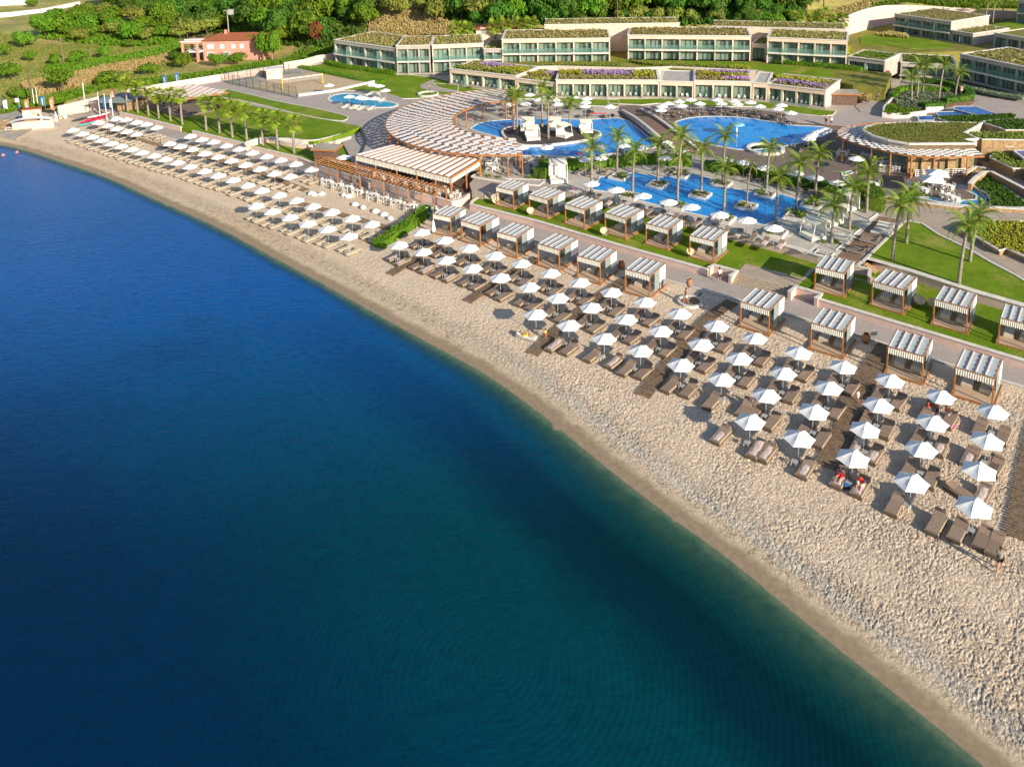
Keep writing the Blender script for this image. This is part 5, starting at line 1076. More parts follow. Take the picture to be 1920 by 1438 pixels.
# ------------------------------------------------------------------ palms
def frondmesh(name, kind, mat, L=2.3, seed=0):
    r = random.Random(seed); mb = MB()
    if kind == 'feather':
        n = 13; P_ = []
        for i in range(n+1): u = i/n; P_.append(Vector((L*(u*.86), 0, .62*math.sin(u*1.9)*.8-1.25*u*u*u)))
        for a, b in zip(P_[:-1:2], P_[2::2]): mb.bar(a, b, .035, .03)
        for i in range(1, n+1):
            for s_ in (-1, 1):
                for h_ in (0, .5):
                    if i == n and h_: continue
                    p = P_[i] if not h_ else P_[i].lerp(P_[min(n, i+1)], .5); w_ = .62*math.sin(min(1, i/n+.12)*PI*.92)+.1; t_ = p+Vector((.28*w_, s_*w_*.8, -w_*r.uniform(.25, .6)))
                    mb.add([p-Vector((.045, 0, 0)), p+Vector((.045, 0, 0)), t_], [(0, 1, 2)])
    else:
        st = L*.48; mb.bar((0, 0, 0), (st, 0, st*.1), .03, .03); o = Vector((st, 0, st*.1))
        for i in range(13):
            a = -1.25+2.5*i/12; l = L*.55*(1-.25*abs(a)/1.25); t_ = o+Vector((math.cos(a)*l, math.sin(a)*l, -.35*l*r.uniform(.3, 1.4))); m_ = o.lerp(t_, .55)+Vector((0, 0, .08)); u = Vector((-math.sin(a), math.cos(a), 0))*.075
            mb.add([o, m_-u, t_, m_+u], [(0, 1, 2, 3)])
    return mb.mesh(name, mat)
FF = [frondmesh('frond', 'feather', LFPALM, 2.7, i) for i in range(3)]; FN = [frondmesh('frond', 'fan', LFFAN, 1.75, i) for i in range(2)]
BOOT = MB().lathe([(.13, -.7), (.22, -.35), (.25, -.05), (.16, .12), (0, .2)], 8)
BOOTM = BOOT.mesh('frond_bases', BARK)
def palm(base, h_, kind, label, group, nf=None, lean=(0, 0), s=1.0, name=None):
    t = thing(name or ('feather_palm' if kind == 'feather' else 'fan_palm'), label, 'palm tree', base, 0, group); mb = MB(); pts = []; rs = []
    nseg = 14
    for i in range(nseg+1):
        u = i/nseg; pts.append((lean[0]*u*u, lean[1]*u*u, h_*u-.1)); base_r = .16 if kind == 'feather' else .17
        rs.append((base_r*(1.25-.45*u)+(.012 if i % 2 else -.012))*s)
    mb.tube(pts, rs, 8); obj('trunk', mb, TRUNK, t, True); top = Vector(pts[-1])
    link('frond_bases', BOOTM, t, top); ms = FF if kind == 'feather' else FN; nf = nf or (17 if kind == 'feather' else 24)
    for i in range(nf):
        a = i*2.399+random.uniform(-.2, .2); u = (i+.5)/nf; tilt = (lerp(1.05, -.75, u) if kind == 'feather' else lerp(1.15, -.9, u))+random.uniform(-.12, .12)
        f = link('frond', random.choice(ms), t, top+Vector((0, 0, .1-.2*u))); f.rotation_euler = (random.uniform(-.3, .3), -tilt, a); k = s*random.uniform(.85, 1.1); f.scale = (k, k, k)
    return t
gf = 'fan palms in a row on the left lawn'
for i, (bx, by) in enumerate([(240, 210), (259, 213), (279, 218), (298, 223), (320, 228), (342, 235), (387, 246), (412, 251), (436, 259), (463, 266), (493, 273), (521, 281), (551.5, 288)]):
    b = P(bx, by, .7); palm(b, 5.1+random.uniform(-.2, .35)-(.5 if i in (3,) else 0), 'fan', 'fan palm with a grey trunk, %s from the left in the avenue on the left lawn' % ordw(i+1), gf, lean=(random.uniform(-.2, .2), 0), s=1.0)
def pp(f, b, c, label, z=L0, grp='feather palms round the pools', kind='feather', s=1.0, nf=None):
    bb = P(*f(*b), z); tt = zat(bb[0], bb[1], f(*c)[1]); cx = (f(*c)[0]-f(*b)[0])/proj_scale(bb); return palm(bb, max(1.0, tt-z), kind, label, grp, lean=(cx, 0), s=s, nf=nf)
def proj_scale(p): a = proj(p); b = proj((p[0]+1, p[1], p[2])); return b[0]-a[0]
for b, c, lab in [((80, 490), (90, 165), 'feather palm at the top left corner of the palm pool'), ((222, 680), (235, 285), 'feather palm in the planter at the left of the near edge of the palm pool'), ((447, 570), (460, 225), 'small crowned palm in the first planter standing in the palm pool'),
        ((623, 755), (658, 150), 'tallest palm rising past the footbridge from the near edge of the palm pool'), ((838, 680), (845, 270), 'palm in the planter standing in the middle of the palm pool'), ((1042, 845), (1050, 440), 'full crowned palm behind the pink wall at the near edge of the pool'),
        ((1030, 600), (1045, 165), 'tall palm at the far edge whose crown overlaps the round pool'), ((1247, 795), (1272, 420), 'thin palm with almost no crown in the rightmost water planter'), ((1425, 650), (1440, 265), 'palm on the far side of the pool in front of the small jacuzzi'),
        ((1507, 960), (1520, 520), 'tall palm at the near right corner of the palm pool'), ((1690, 840), (1712, 400), 'palm above the dark round shadow at the right of the palm pool'), ((1862, 710), (1882, 320), 'palm by the dark loungers right of the palm pool'), ((655, 520), (650, 340), 'wide drooping palm in the planter at the far edge of the palm pool')]:
    o = pp(B4, b, c, lab, nf=6 if 'almost no' in lab else None, s=.6 if 'almost no' in lab else .92)
for b, c, lab in [((500, 865), (500, 480), 'palm beside the rounded hedge below the cafe'), ((345, 1010), (370, 610), 'palm in the pebble bed with the sun bed behind it'), ((185, 1140), (200, 790), 'palm in the pebble bed nearest the foot of the pool deck'),
        ((735, 1295), (770, 790), 'tall palm at the left of the four on the right lawn'), ((858, 1135), (872, 715), 'second tall palm on the right lawn, farther back'), ((1330, 1500), (1370, 965), 'third tall palm on the right lawn, nearest the camera'), ((1430, 1300), (1480, 875), 'fourth tall palm on the right lawn, leaning right')]:
    pp(B5, b, c, lab, s=1.0)
pp(B3, (1672, 690), (1680, 260), 'palm between the two white parasols left of the palm pool')
for b, c, lab in [((980, 1175), (960, 850), 'leftmost palm of the pair at the tip of the pool island'), ((1005, 1215), (1012, 850), 'right palm of the pair at the tip of the pool island'), ((1230, 1150), (1235, 780), 'palm behind the daybeds in the middle of the pool island'), ((1285, 1250), (1292, 870), 'palm between the two big white daybeds on the island'), ((1475, 1140), (1482, 920), 'short palm beside the third daybed on the island')]:
    pp(A3, b, c, lab, L0+.3, 'palms on the pool island', s=.9)
for b, c, lab in [((905, 915), (890, 690), 'leftmost palm in the raised garden bed'), ((955, 885), (962, 580), 'second palm from the left in the raised garden bed'), ((1008, 830), (1022, 580), 'third palm from the left in the raised garden bed'), ((1150, 915), (1178, 575), 'tall palm at the front right of the raised garden bed'), ((1298, 880), (1325, 645), 'rightmost palm in the raised garden bed')]:
    pp(A5, b, c, lab, 2.25, 'palms in the raised garden bed', s=.9)
for b, c, lab in [((1565, 225), (1580, 0), 'tall palm at top right, leftmost of the three thin trunks'), ((1635, 205), (1645, 0), 'tall palm at top right, middle of the three thin trunks'), ((1715, 190), (1730, 0), 'tall palm at top right, rightmost of the three thin trunks'), ((1485, 210), (1490, 90), 'shorter palm beside the creeper block')]:
    pp(A5, b, c, lab, 5.1, 'palms at the top right', s=.9)
for f, b, c, lab in [(A3, (460, 355), (450, 250), 'left short palm behind the long balcony wing'), (A3, (560, 360), (560, 255), 'right short palm behind the long balcony wing'), (A3, (805, 365), (800, 235), 'palm in front of the small red roofed house'), (A3, (900, 300), (890, 270), 'palm at the right end of the red roofed house'), (A3, (1040, 300), (1030, 225), 'bushy palm right of the red roofed house'), (A3, (1130, 290), (1130, 210), 'bushy palm farthest right above the middle block'),
                     (A4, (1705, 245), (1700, 150), 'palm left of the bare mound above the rear wing'), (A4, (1850, 250), (1850, 170), 'bushy palm above the right end of the rear wing'), (A5, (110, 255), (110, 130), 'palm left of the foot of the sweeping wall'), (A5, (240, 265), (240, 180), 'palm in front of the foot of the sweeping wall'), (A5, (280, 268), (300, 190), 'small palm nearest the foot of the sweeping wall'), (A5, (30, 260), (30, 160), 'leftmost palm of the cluster beside the sweeping wall')]:
    g = PY(*f(*b), 190 if f is A3 else (188 if f is A4 else 189)); g[2] = max(g[2], 3); tt = zat(g[0], g[1], f(*c)[1]); palm(g, max(2., tt-g[2]), 'fan', lab, 'palms behind the hotel', s=1.25)
# agave like cycads in planters
CY = MB()
for i in range(26):
    a = i*2.4; el = .25+.9*(i/26); u = Vector((math.cos(a)*math.cos(el), math.sin(a)*math.cos(el), math.sin(el))); w_ = Vector((-math.sin(a), math.cos(a), 0))*.07; t_ = u*.95-Vector((0, 0, .25*math.cos(el))); m_ = u*.5+Vector((0, 0, .05)); CY.add([Vector((0, 0, .05)), m_-w_, t_, m_+w_], [(0, 1, 2, 3)])
CYM = CY.mesh('cycad', LFPALM)
def cycad(p, s, label, g='cycads in the planters'):
    o = link('cycad', CYM, None, p, random.uniform(0, 6)); o.scale = (s, s, s*.85); return tag(o, label, 'cycad', g)
SHR = crownmesh('low_shrub', LFBR, 91, 7, 420, .6, .2)
PEB = []
rp_ = random.Random(4)
def planter(f, c, label, s=2.3, z=L0, ang=-.62, pal=False, n=2, k=0):
    p = P(*f(*c), z+.3); t = thing('planter', label, 'planter', (p[0], p[1], z-.2), ang, 'square planters of the palm pool'); h_ = s/2
    mb = MB(); mb.box(-h_, -h_, 0, h_, -h_+.22, .55); mb.box(-h_, h_-.22, 0, h_, h_, .55); mb.box(-h_, -h_+.22, 0, -h_+.22, h_-.22, .55); mb.box(h_-.22, -h_+.22, 0, h_, h_-.22, .55); obj('rim', mb, COPE, t)
    obj('soil', MB().box(-h_+.22, -h_+.22, .2, h_-.22, h_-.22, .45), SOIL, t)
    mb = MB()
    for i in range(60):
        x, y = rp_.uniform(-h_+.3, h_-.3), rp_.uniform(-h_+.3, h_-.3); r = rp_.uniform(.05, .11); mb.lathe([(r, .44), (r*.8, .44+r*.8), (0, .44+r)], 5, 0, (x, y, 0))
    obj('pebbles', mb, PEBB, t, kind='stuff')
    for i in range(n):
        q = Vector((p[0], p[1], z+.25))+Vector((rp_.choice((-.75, .7, -.6, .6))*(1 if i % 2 else -1)*.9, rp_.uniform(-.7, .7), 0)); cycad(q, rp_.uniform(.75, 1.0), label.replace('white square planter', 'cycad in the planter') + (', left one' if i % 2 == 0 else ', right one'))
PL = [((100, 530), 'white square planter at the top left corner of the palm pool'), ((445, 600), 'white square planter farthest left standing in the water'), ((655, 512), 'white square planter in the middle of the far pool edge'), ((200, 700), 'white square planter at the left of the near pool edge'), ((830, 690), 'white square planter in the middle of the water'),
      ((1020, 590), 'white square planter at the bend of the far pool edge'), ((1242, 790), 'white square planter farthest right standing in the water'), ((1418, 680), 'white square planter on the far edge before the jacuzzi'), ((620, 790), 'white square planter second along the near pool edge'), ((1040, 905), 'white square planter third along the near pool edge'),
      ((1690, 880), 'white square planter beside the pool entry steps'), ((1835, 775), 'white square planter at the right end of the far edge'), ((1505, 1030), 'white square planter at the near right corner of the pool')]
for c, lab in PL: planter(B4, c, lab)
# pool entry steps
t = thing('pool_steps', 'pale turquoise steps at the right end of the palm pool', 'steps', P(*B4(1830, 830), L0)); mb = MB()
for k in range(6): a, b = P(*B4(1730+k*25, 775+k*4), L0), P(*B4(1650+k*45, 880-k*0), L0); mb.bar(P(*B4(1760+k*22, 790+k*3), L0)-t.location+Vector((0, 0, .03)), P(*B4(1740+k*22, 860-k*5), L0)-t.location+Vector((0, 0, .03)), .12, .06)
obj('step_edges', mb, POOLT, t)
for f, b, s, lab in [(B3, (690, 500), .9, 'cycad in the pebble bed beside the restaurant, leftmost'), (B3, (750, 540), .9, 'cycad in the pebble bed beside the restaurant, second'), (B3, (840, 550), .8, 'cycad in the pebble bed below the wicker chairs'), (B3, (1115, 550), .9, 'cycad in the pebble bed left of the white swing'), (B3, (1240, 550), .9, 'cycad in the pebble bed at the foot of the white swing'),
        (D4, (960, 580), .7, 'cycad left of the palm in the upper pebble bed'), (D4, (1110, 620), .8, 'cycad right of the palm in the upper pebble bed'), (D4, (710, 800), .7, 'cycad left of the palm in the lower pebble bed'), (D4, (860, 800), .9, 'cycad right of the palm in the lower pebble bed'), (D4, (1200, 370), .9, 'bushy cycad beside the rounded hedge'), (D4, (290, 420), 1.3, 'big dark cycad left of the pool entry steps'), (D4, (420, 430), 1.3, 'big round cycad right of the palm at the pool steps'), (D4, (600, 260), 1.5, 'leafy shrub like cycad at the far end of the pool'),
        (A4, (480, 890), 1.0, 'cycad in front of the gravel roofed suites'), (A4, (850, 870), 1.2, 'cycad in the middle of the hotel lawn'), (A4, (1330, 895), 1.2, 'cycad beside the second gravel roofed suites'), (A4, (1570, 915), 1.1, 'cycad in front of the rightmost front suites'), (A3, (580, 800), 1.1, 'cycad in front of the left front suites'), (A3, (1795, 865), 1.2, 'cycad in front of the long middle suites'), (B5, (895, 520), .6, 'green potted cycad on the cafe deck')]:
    cycad(P(*f(*b), L0), s, lab, None)
for i, (x, y) in enumerate([(860, 530), (1005, 530), (1215, 530), (1360, 545), (1490, 550), (1530, 560), (1640, 560), (780, 535), (1080, 535)]): cycad(P(*A4(x, y), L2), 1.1, 'dark cycad before the upper hotel row, %s of nine along the lawn' % ordw(i+1), 'cycads along the upper hotel row')
def pebbed(label, f, pts, z=L0): q = ZP(f, pts, z); t = thing('pebble_bed', label, 'pebble bed', (q[0][0], q[0][1], z)); o = t.location; obj('pebbles', MB().prism([(p[0]-o[0], p[1]-o[1]) for p in q], -.1, .09), PEBB, t); mb = MB(); r = [Vector((p[0]-o[0], p[1]-o[1], 0)) for p in q]; ribbon(mb, r+[r[0]], .15, 0, .16); obj('rim', mb, COPE, t); return t
pebbed('white pebble bed round the palm nearest the foot of the pool deck', D4, [(650, 810), (780, 730), (960, 820), (870, 890)]); pebbed('white pebble bed round the palm beside the white sun beds', D4, [(830, 590), (960, 520), (1190, 620), (1100, 690)])
pebbed('white pebble bed beside the rounded hedge', D4, [(1060, 400), (1180, 340), (1400, 430), (1300, 500)]); pebbed('white pebble bed on the wall below the wicker chairs', B3, [(590, 540), (680, 490), (900, 560), (1270, 570), (1200, 620), (900, 590)])
pebbed('square pale foot bath at the end of the pool deck', D4, [(590, 940), (650, 885), (850, 935), (790, 985)])
# hedges
def hedge(label, line, wd, h_, z, mat=HEDGE, name='hedge', dens=26, it=1):
    q = smooth_line(line, it); t = thing(name, label, 'hedge', (q[0][0], q[0][1], z)); o = Vector((q[0][0], q[0][1], 0)); r = [Vector((p[0], p[1], 0))-o for p in q]; mb = MB(); ribbon(mb, r, wd*.86, 0, h_*.93); obj('hedge_body', mb, mat, t)
    mb = MB(); rr = random.Random(len(label))
    for a, b in zip(r[:-1], r[1:]):
        L = (b-a).length; d = (b-a).normalized(); u = Vector((-d[1], d[0], 0))
        for _ in range(int(L*(wd+2*h_)*dens/3)+1):
            x = rr.uniform(0, L); s_ = rr.uniform(-1, 1); face = rr.random()
            if face < wd/(wd+2*h_): p = a+d*x+u*s_*wd/2+Vector((0, 0, h_))
            else: p = a+d*x+u*(wd/2 if s_ > 0 else -wd/2)+Vector((0, 0, rr.uniform(0, h_)))
            v1 = Vector((rr.uniform(-1, 1), rr.uniform(-1, 1), rr.uniform(-1, 1))).normalized()*.16; v2 = Vector((rr.uniform(-1, 1), rr.uniform(-1, 1), rr.uniform(-.2, 1))).normalized()*.13; mb.add([p-v1, p+v2, p+v1, p-v2], [(0, 1, 2, 3)])
    obj('leaves', mb, mat, t, kind='stuff'); return t
hedge('clipped green hedge between the lagoon deck and the palm pool', [P(*B3(1200, 470), L0), P(*B3(1500, 470), L0), P(*B3(1917, 445), L0), P(*B4(300, 415), L0), P(*B4(560, 430), L0), P(*B4(750, 440), L0)], 1.2, 1.5, L0)
hedge('clipped hedge square behind the white swing seat', [P(*B3(1205, 560), L0), P(*B3(1300, 500), L0)], 2.0, 1.5, L0)
hedge('dark hedge behind the row of brown loungers on the far pool side', [P(*B4(870, 470), L0), P(*B4(1200, 500), L0), P(*B4(1500, 580), L0), P(*B4(1780, 650), L0), P(*B5(250, 680), L0), P(*B5(420, 720), L0)], 1.5, 1.3, L0, LFDK)
hedge('rounded thick hedge beside the stone path', [P(*B5(420, 730), L0), P(*B5(520, 720), L0), P(*B5(590, 790), L0), P(*B5(560, 850), L0)], 2.2, 1.8, L0)
hedge('hedge curving round the garden bed in front of the shaded block', [P(*A5(990, 740), 2.3), P(*A5(1200, 760), 2.3), P(*A5(1400, 830), 2.3), P(*A5(1460, 890), 2.3), P(*A5(1200, 925), 2.3)], 1.3, 1.0, 2.2, LFDK)
hedge('bright yellow green hedge on the left of the garden bed', [P(*A5(740, 880), 2.3), P(*A5(800, 810), 2.3), P(*A5(920, 800), 2.3), P(*A5(1250, 825), 2.3)], 1.2, .8, 2.2, LFBR)
hedge('square dark hedge at the front of the garden bed', [P(*A5(1010, 960), 2.3), P(*A5(1190, 950), 2.3)], 1.6, 1.0, 2.0, LFDK)
hedge('low bright hedge in front of the far left hotel wing', [P(*A2(1110, 560), L1), P(*A2(1250, 600), L1), P(*A2(1500, 630), L1), P(*A2(1740, 660), L1)], 1.6, .8, L1-.3, LFBR)
hedge('low planting along the right edge of the volleyball court', [P(*A2(880, 610), L0), P(*A2(1200, 680), L0), P(*A2(1500, 740), L0), P(*A2(1640, 735), L0)], 1.6, .5, L0, LFBR)
hedge('long bright green hedge before the blue curtained wing', [P(*A4(1500, 560), L2), P(*A4(1900, 600), L2), P(*A5(460, 640), L2)], 2.4, .7, L2, LFBR)
hedge('stepped clipped hedge by the walkers path', [P(*A5(530, 680), 3), P(*A5(600, 640), 3), P(*A5(670, 650), 3), P(*A5(640, 770), 2.5)], 1.3, 1.2, 2, LFBR)
hedge('wild green hedge on the sand between beige and brown loungers', [P(*B3(190, 850), 0), P(*C1(700, 70), 0), P(*C1(560, 160), 0), P(*C1(440, 240), 0), P(*C1(330, 310), 0)], 1.7, .9, 0, LFBR, dens=50)
hedge('reddish planting at the foot of the shaded block', [P(*A5(1330, 760), 2.3), P(*A5(1600, 830), 2.3), P(*A5(1917, 880), 2.3)], 2.0, .5, 2.0, LAVEN)
# planting stuff inside beds
def plantbed(name, f, pts, z, n, size, hgt, mat, label, cat='planting', leaf=5): return tag(obj(name, tufts([(p[0], p[1]) for p in ZP(f, pts, z)], n, size, z, hgt, leaf), mat, kind='stuff'), label, cat)
plantbed('garden_planting', A5, [(760, 900), (900, 830), (1250, 850), (1400, 880), (1150, 930), (1000, 950), (800, 1000)], 2.25, 900, .35, .35, LAVEN, 'grey green low plants among the garden bed palms')
plantbed('garden_planting', A5, [(660, 1030), (700, 940), (850, 980), (1000, 990), (870, 1035)], 2.25, 500, .35, .35, LFBR, 'bright green ground cover at the front of the garden bed')
plantbed('ornamental_grass', A5, [(330, 790), (520, 740), (560, 800), (520, 920), (430, 900)], 2.2, 600, .5, .7, REED, 'pale ornamental grasses beside the walkers path')
plantbed('ornamental_grass', A5, [(590, 320), (700, 300), (860, 320), (880, 345), (700, 330)], L2+.2, 350, .4, .6, REED, 'pale ornamental grasses before the creeper block')
plantbed('upper_border', A4, [(200, 560), (330, 590), (600, 610), (1100, 625), (1280, 640), (1280, 615), (900, 600), (500, 580), (330, 560)], L2+.05, 900, .35, .5, LFOL, 'mixed border plants along the top of the pale wall')
plantbed('upper_border', A4, [(1100, 625), (1280, 640), (1280, 615), (1120, 600)], L2+.05, 200, .3, .5, YELL, 'yellow flowers in the border above the pale wall')
plantbed('upper_border', A3, [(1220, 600), (1917, 610), (1917, 580), (1500, 585)], L2+.05, 600, .4, .5, LFOL, 'green border plants in front of the middle block')
# cafe garden bed and terraced beds on the right
for args in [('cafe_garden', D2, [(1290, 900), (1260, 800), (1440, 740), (1917, 1080), (1990, 1150), (1860, 1165), (1480, 1150), (1490, 1060), (1440, 980)], L0+.3, 'rocky garden bed enclosed by a stone wall beside the cafe stream', LFDK, 500)]:
    t = bed(args[0], args[1], args[2], args[3], args[4], h=.4, lf=args[5], n=args[6], size=.26, hgt=.3)
bed('stone_terrace', D2, [(1480, 520), (1560, 440), (1917, 560), (2200, 640), (2200, 900), (1917, 660), (1780, 660)], 3.3, 'triangular stone terrace with dark planting at the right edge', h=1.5, lf=LFOL, n=420, size=.26, hgt=.3)
bed('stone_terrace', D2, [(1140, 195), (1670, 205), (1917, 170), (2300, 180), (2300, 300), (1380, 285)], 5.2, 'long stone terrace behind the cafe roof', h=3.4, lf=LFOL, n=600, size=.3, hgt=.25)
bed('stone_terrace', D2, [(1370, 60), (1680, 165), (2300, 170), (2300, 40), (1700, 30)], 5.6, 'higher stone terrace with shaded grass above the cafe', h=3.0, lf=LFDK, n=500, size=.3, hgt=.25)
bed('stone_terrace', D2, [(770, 0), (960, 70), (1350, 90), (1800, 30), (1800, -40)], 4.6, 'shaded grass terrace between the cascade pools and the cafe roof', m=GREYR, h=2.6, lf=LFDK, n=600, size=.3, hgt=.25)
for f, q, z, lab in [(D2, [(1400, 285), (1880, 285), (1880, 330), (1770, 380), (1640, 375)], 4.2, 'dark blue private pool on the terrace right of the cafe'), (D2, [(1780, 430), (2200, 430), (2200, 560), (1917, 530)], 3.9, 'dark blue private pool at the right edge above the stone path')]:
    qq = ZP(f, q, z); t = pool('private_pool', lab, qq, z=z, mat=POOLD, rim=.3); o = t.location; obj('basin', MB().prism([(p[0]-o[0], p[1]-o[1]) for p in qq], -2.6, 0.0), GREYR, t)
bed('hedge_terrace', B5, [(1320, 990), (1520, 930), (1917, 935), (2500, 950), (2500, 1500), (1917, 1250), (1760, 1180), (1700, 1200), (1480, 1070)], L0+.55, 'planted bed of low rows beside the stone path at the right', h=.55, lf=YELL, n=1800, size=.2, hgt=.22)
wall('stone_low_wall', smooth_line([P(*D2(*q), L0+.45) for q in [(30, 1000), (500, 1075), (800, 1120), (1100, 1150), (1380, 1150), (1917, 1180), (2500, 1220)]], 1), L0-.1, L0+.5, 'long ochre stone wall with white coping round the cafe stream', mat=STONEW, thick=.4)
wall('ramp_wall', [P(*D2(*q), 2.4) for q in [(1220, 880), (1290, 800), (1420, 720), (1500, 725), (1917, 940), (2300, 1150)]], L0-.2, 2.7, 'stone wall with white coping climbing beside the cafe garden', mat=STONEW, thick=.4)
wall('ramp_wall', [P(*D2(*q), 2.2) for q in [(1150, 740), (1290, 650), (1430, 670)]], L0-.2, 2.4, 'short stone wall on the left of the cafe steps', mat=STONEW, thick=.4)
poly('ramp', ZP(D2, [(1340, 530), (1500, 530), (1800, 760), (2200, 960), (2200, 1100), (1917, 900), (1500, 700), (1400, 650)], 2.0), 2.05, PAVEB, .6)
t = thing('cafe_steps', 'narrow stone steps climbing from the cafe deck', 'steps', P(*D2(1220, 780), L0)); mb = MB()
for k in range(6): a = P(*D2(1180+k*22, 790-k*20), L0+.1*k)-t.location; b = P(*D2(1290+k*22, 800-k*20), L0+.1*k)-t.location; mb.bar(a, b, .4, .14)
obj('steps', mb, PAVEB, t)
# ================================================================== PARASOLS, LOUNGERS AND SMALL THINGS
def parasol(name, R_=1.2, n=6, pole=1.95, rise=.42, mat=WHITE, scallop=.05, sag=.04):
    t = thing(name, 'x', 'parasol'); mb = MB(); vs = [(0, 0, pole+rise)]; fs = []; m = n*4
    for ring, rr in ((1, .5), (2, 1.0)):
        for k in range(m):
            a = 2*PI*k/m; ph = (k % 4)/4; f = math.cos(PI/n)/math.cos(2*PI/n*ph-PI/n) ; f = f*(1-scallop*math.sin(PI*ph)*(rr**2)); r = R_*rr*f
            z = pole+rise*(1-rr)-sag*math.sin(PI*ph)*(1 if ring == 1 else .3); vs.append((r*math.cos(a), r*math.sin(a), z))
    for k in range(m): fs.append((0, 1+k, 1+(k+1) % m)); fs.append((1+k, 1+m+k, 1+m+(k+1) % m, 1+(k+1) % m))
    mb.add(vs, fs); obj('canopy', mb, mat, t)
    mb = MB()
    for k in range(n): a = 2*PI*k/n; mb.bar((0, 0, pole+rise-.04), (R_*.97*math.cos(a), R_*.97*math.sin(a), pole-.02), .02, .02)
    obj('ribs', mb, METAL, t); obj('pole', MB().tube([(0, 0, -.1), (0, 0, pole+rise-.02)], .028, 6), METAL, t); obj('finial', MB().lathe([(.09, 0), (.07, .05), (0, .1)], 8, 0, (0, 0, pole+rise-.02)), METAL, t)
    obj('ground_sleeve', MB().lathe([(.12, 0), (.10, .1), (.04, .3)], 8), METAL, t); return t
PB = parasol('beach_parasol', 1.16, 6, 1.86, .53, scallop=.03); PP = parasol('pool_parasol', 1.1, 8, 2.0, .42, scallop=.06, sag=.07); PR = parasol('round_parasol', 1.15, 10, 2.0, .42, scallop=.04)
PQ = parasol('square_parasol', 1.9, 4, 2.2, .6, scallop=.05)
def lounger_beige():
    t = thing('beige_lounger', 'x', 'sun lounger'); mb = MB()
    for x in (-.3, .27): mb.box(x, -1.0, .25, x+.03, .95, .30)
    obj('frame', mb, METAL, t); lg = MB().box(-.02, -.02, 0, .02, .02, .25).mesh('leg', DKMET)
    for x in (-.28, .28):
        for y in (-.85, .8): link('leg', lg, t, (x, y, 0))
    obj('seat', MB().box(-.3, -1.0, .301, .3, .35, .35), LINEN, t); obj('backrest', MB().bar((0, .36, .34), (0, .98, .46), .6, .05), LINEN, t); return t
def lounger_brown(back=.35):
    t = thing('brown_lounger', 'x', 'sun lounger'); obj('wicker_base', MB().box(-.41, -1.02, .02, .41, 1.0, .27), WICKER, t)
    mb = MB(); mb.box(-.425, -1.03, .271, -.385, 1.01, .31); mb.box(.385, -1.03, .271, .425, 1.01, .31); obj('side_rail', mb, LINEN, t)
    obj('seat_cushion', MB().box(-.38, -1.0, .271, .38, .28, .38), CUSH, t); a = Vector((0, .30, .33)); b = a+Vector((0, .70*math.cos(back), .70*math.sin(back))); obj('back_cushion', MB().bar(a, b, .75, .11), CUSH, t)
    obj('headrest', MB().tube([(-.34, b[1]-.08, b[2]+.09), (.34, b[1]-.08, b[2]+.09)], .09, 8), CUSH, t); return t
def lounger_dark():
    t = thing('dark_lounger', 'x', 'sun lounger'); mb = MB(); mb.box(-.32, -1.0, .22, .32, -.94, .3); mb.box(-.32, -.94, .22, -.27, .98, .3); mb.box(.27, -.94, .22, .32, .98, .3); obj('frame', mb, METAL, t)
    obj('legs', MB().box(-.3, -.8, 0, -.25, -.75, .22).box(.25, -.8, 0, .3, -.75, .22).box(-.3, .75, 0, -.25, .8, .22).box(.25, .75, 0, .3, .8, .22), METAL, t)
    obj('seat_cushion', MB().box(-.29, -.97, .301, .29, .25, .38), CUSH, t); obj('back_cushion', MB().bar((0, .27, .34), (0, .88, .62), .58, .08), CUSH, t); return t
def lounger_white():
    t = thing('white_lounger', 'x', 'sun lounger'); obj('base', MB().box(-.31, -1.0, .05, .31, 1.0, .22), METAL, t); obj('cushion', MB().box(-.29, -.97, .221, .29, .25, .31), CREAM, t); obj('back_cushion', MB().bar((0, .27, .27), (0, .9, .42), .58, .08), CREAM, t); return t
LBG, LBR, LBU, LDK, LWH = lounger_beige(), lounger_brown(.22), lounger_brown(.62), lounger_dark(), lounger_white()
def side_table():
    t = thing('side_table', 'x', 'table'); obj('table_top', MB().box(-.21, -.21, .36, .21, .21, .40), METAL, t); mb = MB()
    for x in (-.18, .18):
        for y in (-.18, .18): mb.bar((x, y, 0), (x*.9, y*.9, .36), .03, .03)
    obj('legs', mb, WPAINT, t); return t
ST = side_table()
def axis_ang(px): return math.radians(interp(px, [150, 700, 1045, 1600, 1850], [46, 47, 50, 51, 48]))
# towels, flat but draped
def towelmesh(L=1.5, W=.66, seed=0):
    r = random.Random(seed); nx, ny = 5, 10; vs = []
    for j in range(ny+1):
        for i in range(nx+1): e = abs(i/nx-.5)*2; vs.append((W*(i/nx-.5)+r.uniform(-.02, .02), -.9+L*j/ny+r.uniform(-.03, .03), .39+.02*math.sin(i*2.1+j)+(0 if e < .99 else -.09)+r.uniform(0, .015)+max(0, (-.9+L*j/ny-.3))*.25))
    return MB().add(vs, [(j*(nx+1)+i, j*(nx+1)+i+1, (j+1)*(nx+1)+i+1, (j+1)*(nx+1)+i) for j in range(ny) for i in range(nx)]).mesh('towel', TOWEL, True)
TWM = [towelmesh(1.5, .74, 1), towelmesh(1.15, .72, 2), towelmesh(1.8, .76, 3)]
ntw = [0]
TWW = 'covering most folded rumpled half tucked loosely spread neatly spread sliding off crumpled over lying over'.split()
def towel(lo, label):
    o = link('towel', TWM[ntw[0] % 3], None, lo.location, lo.rotation_euler.z); ntw[0] += 1; return tag(o, label, 'towel')
pxy = {}
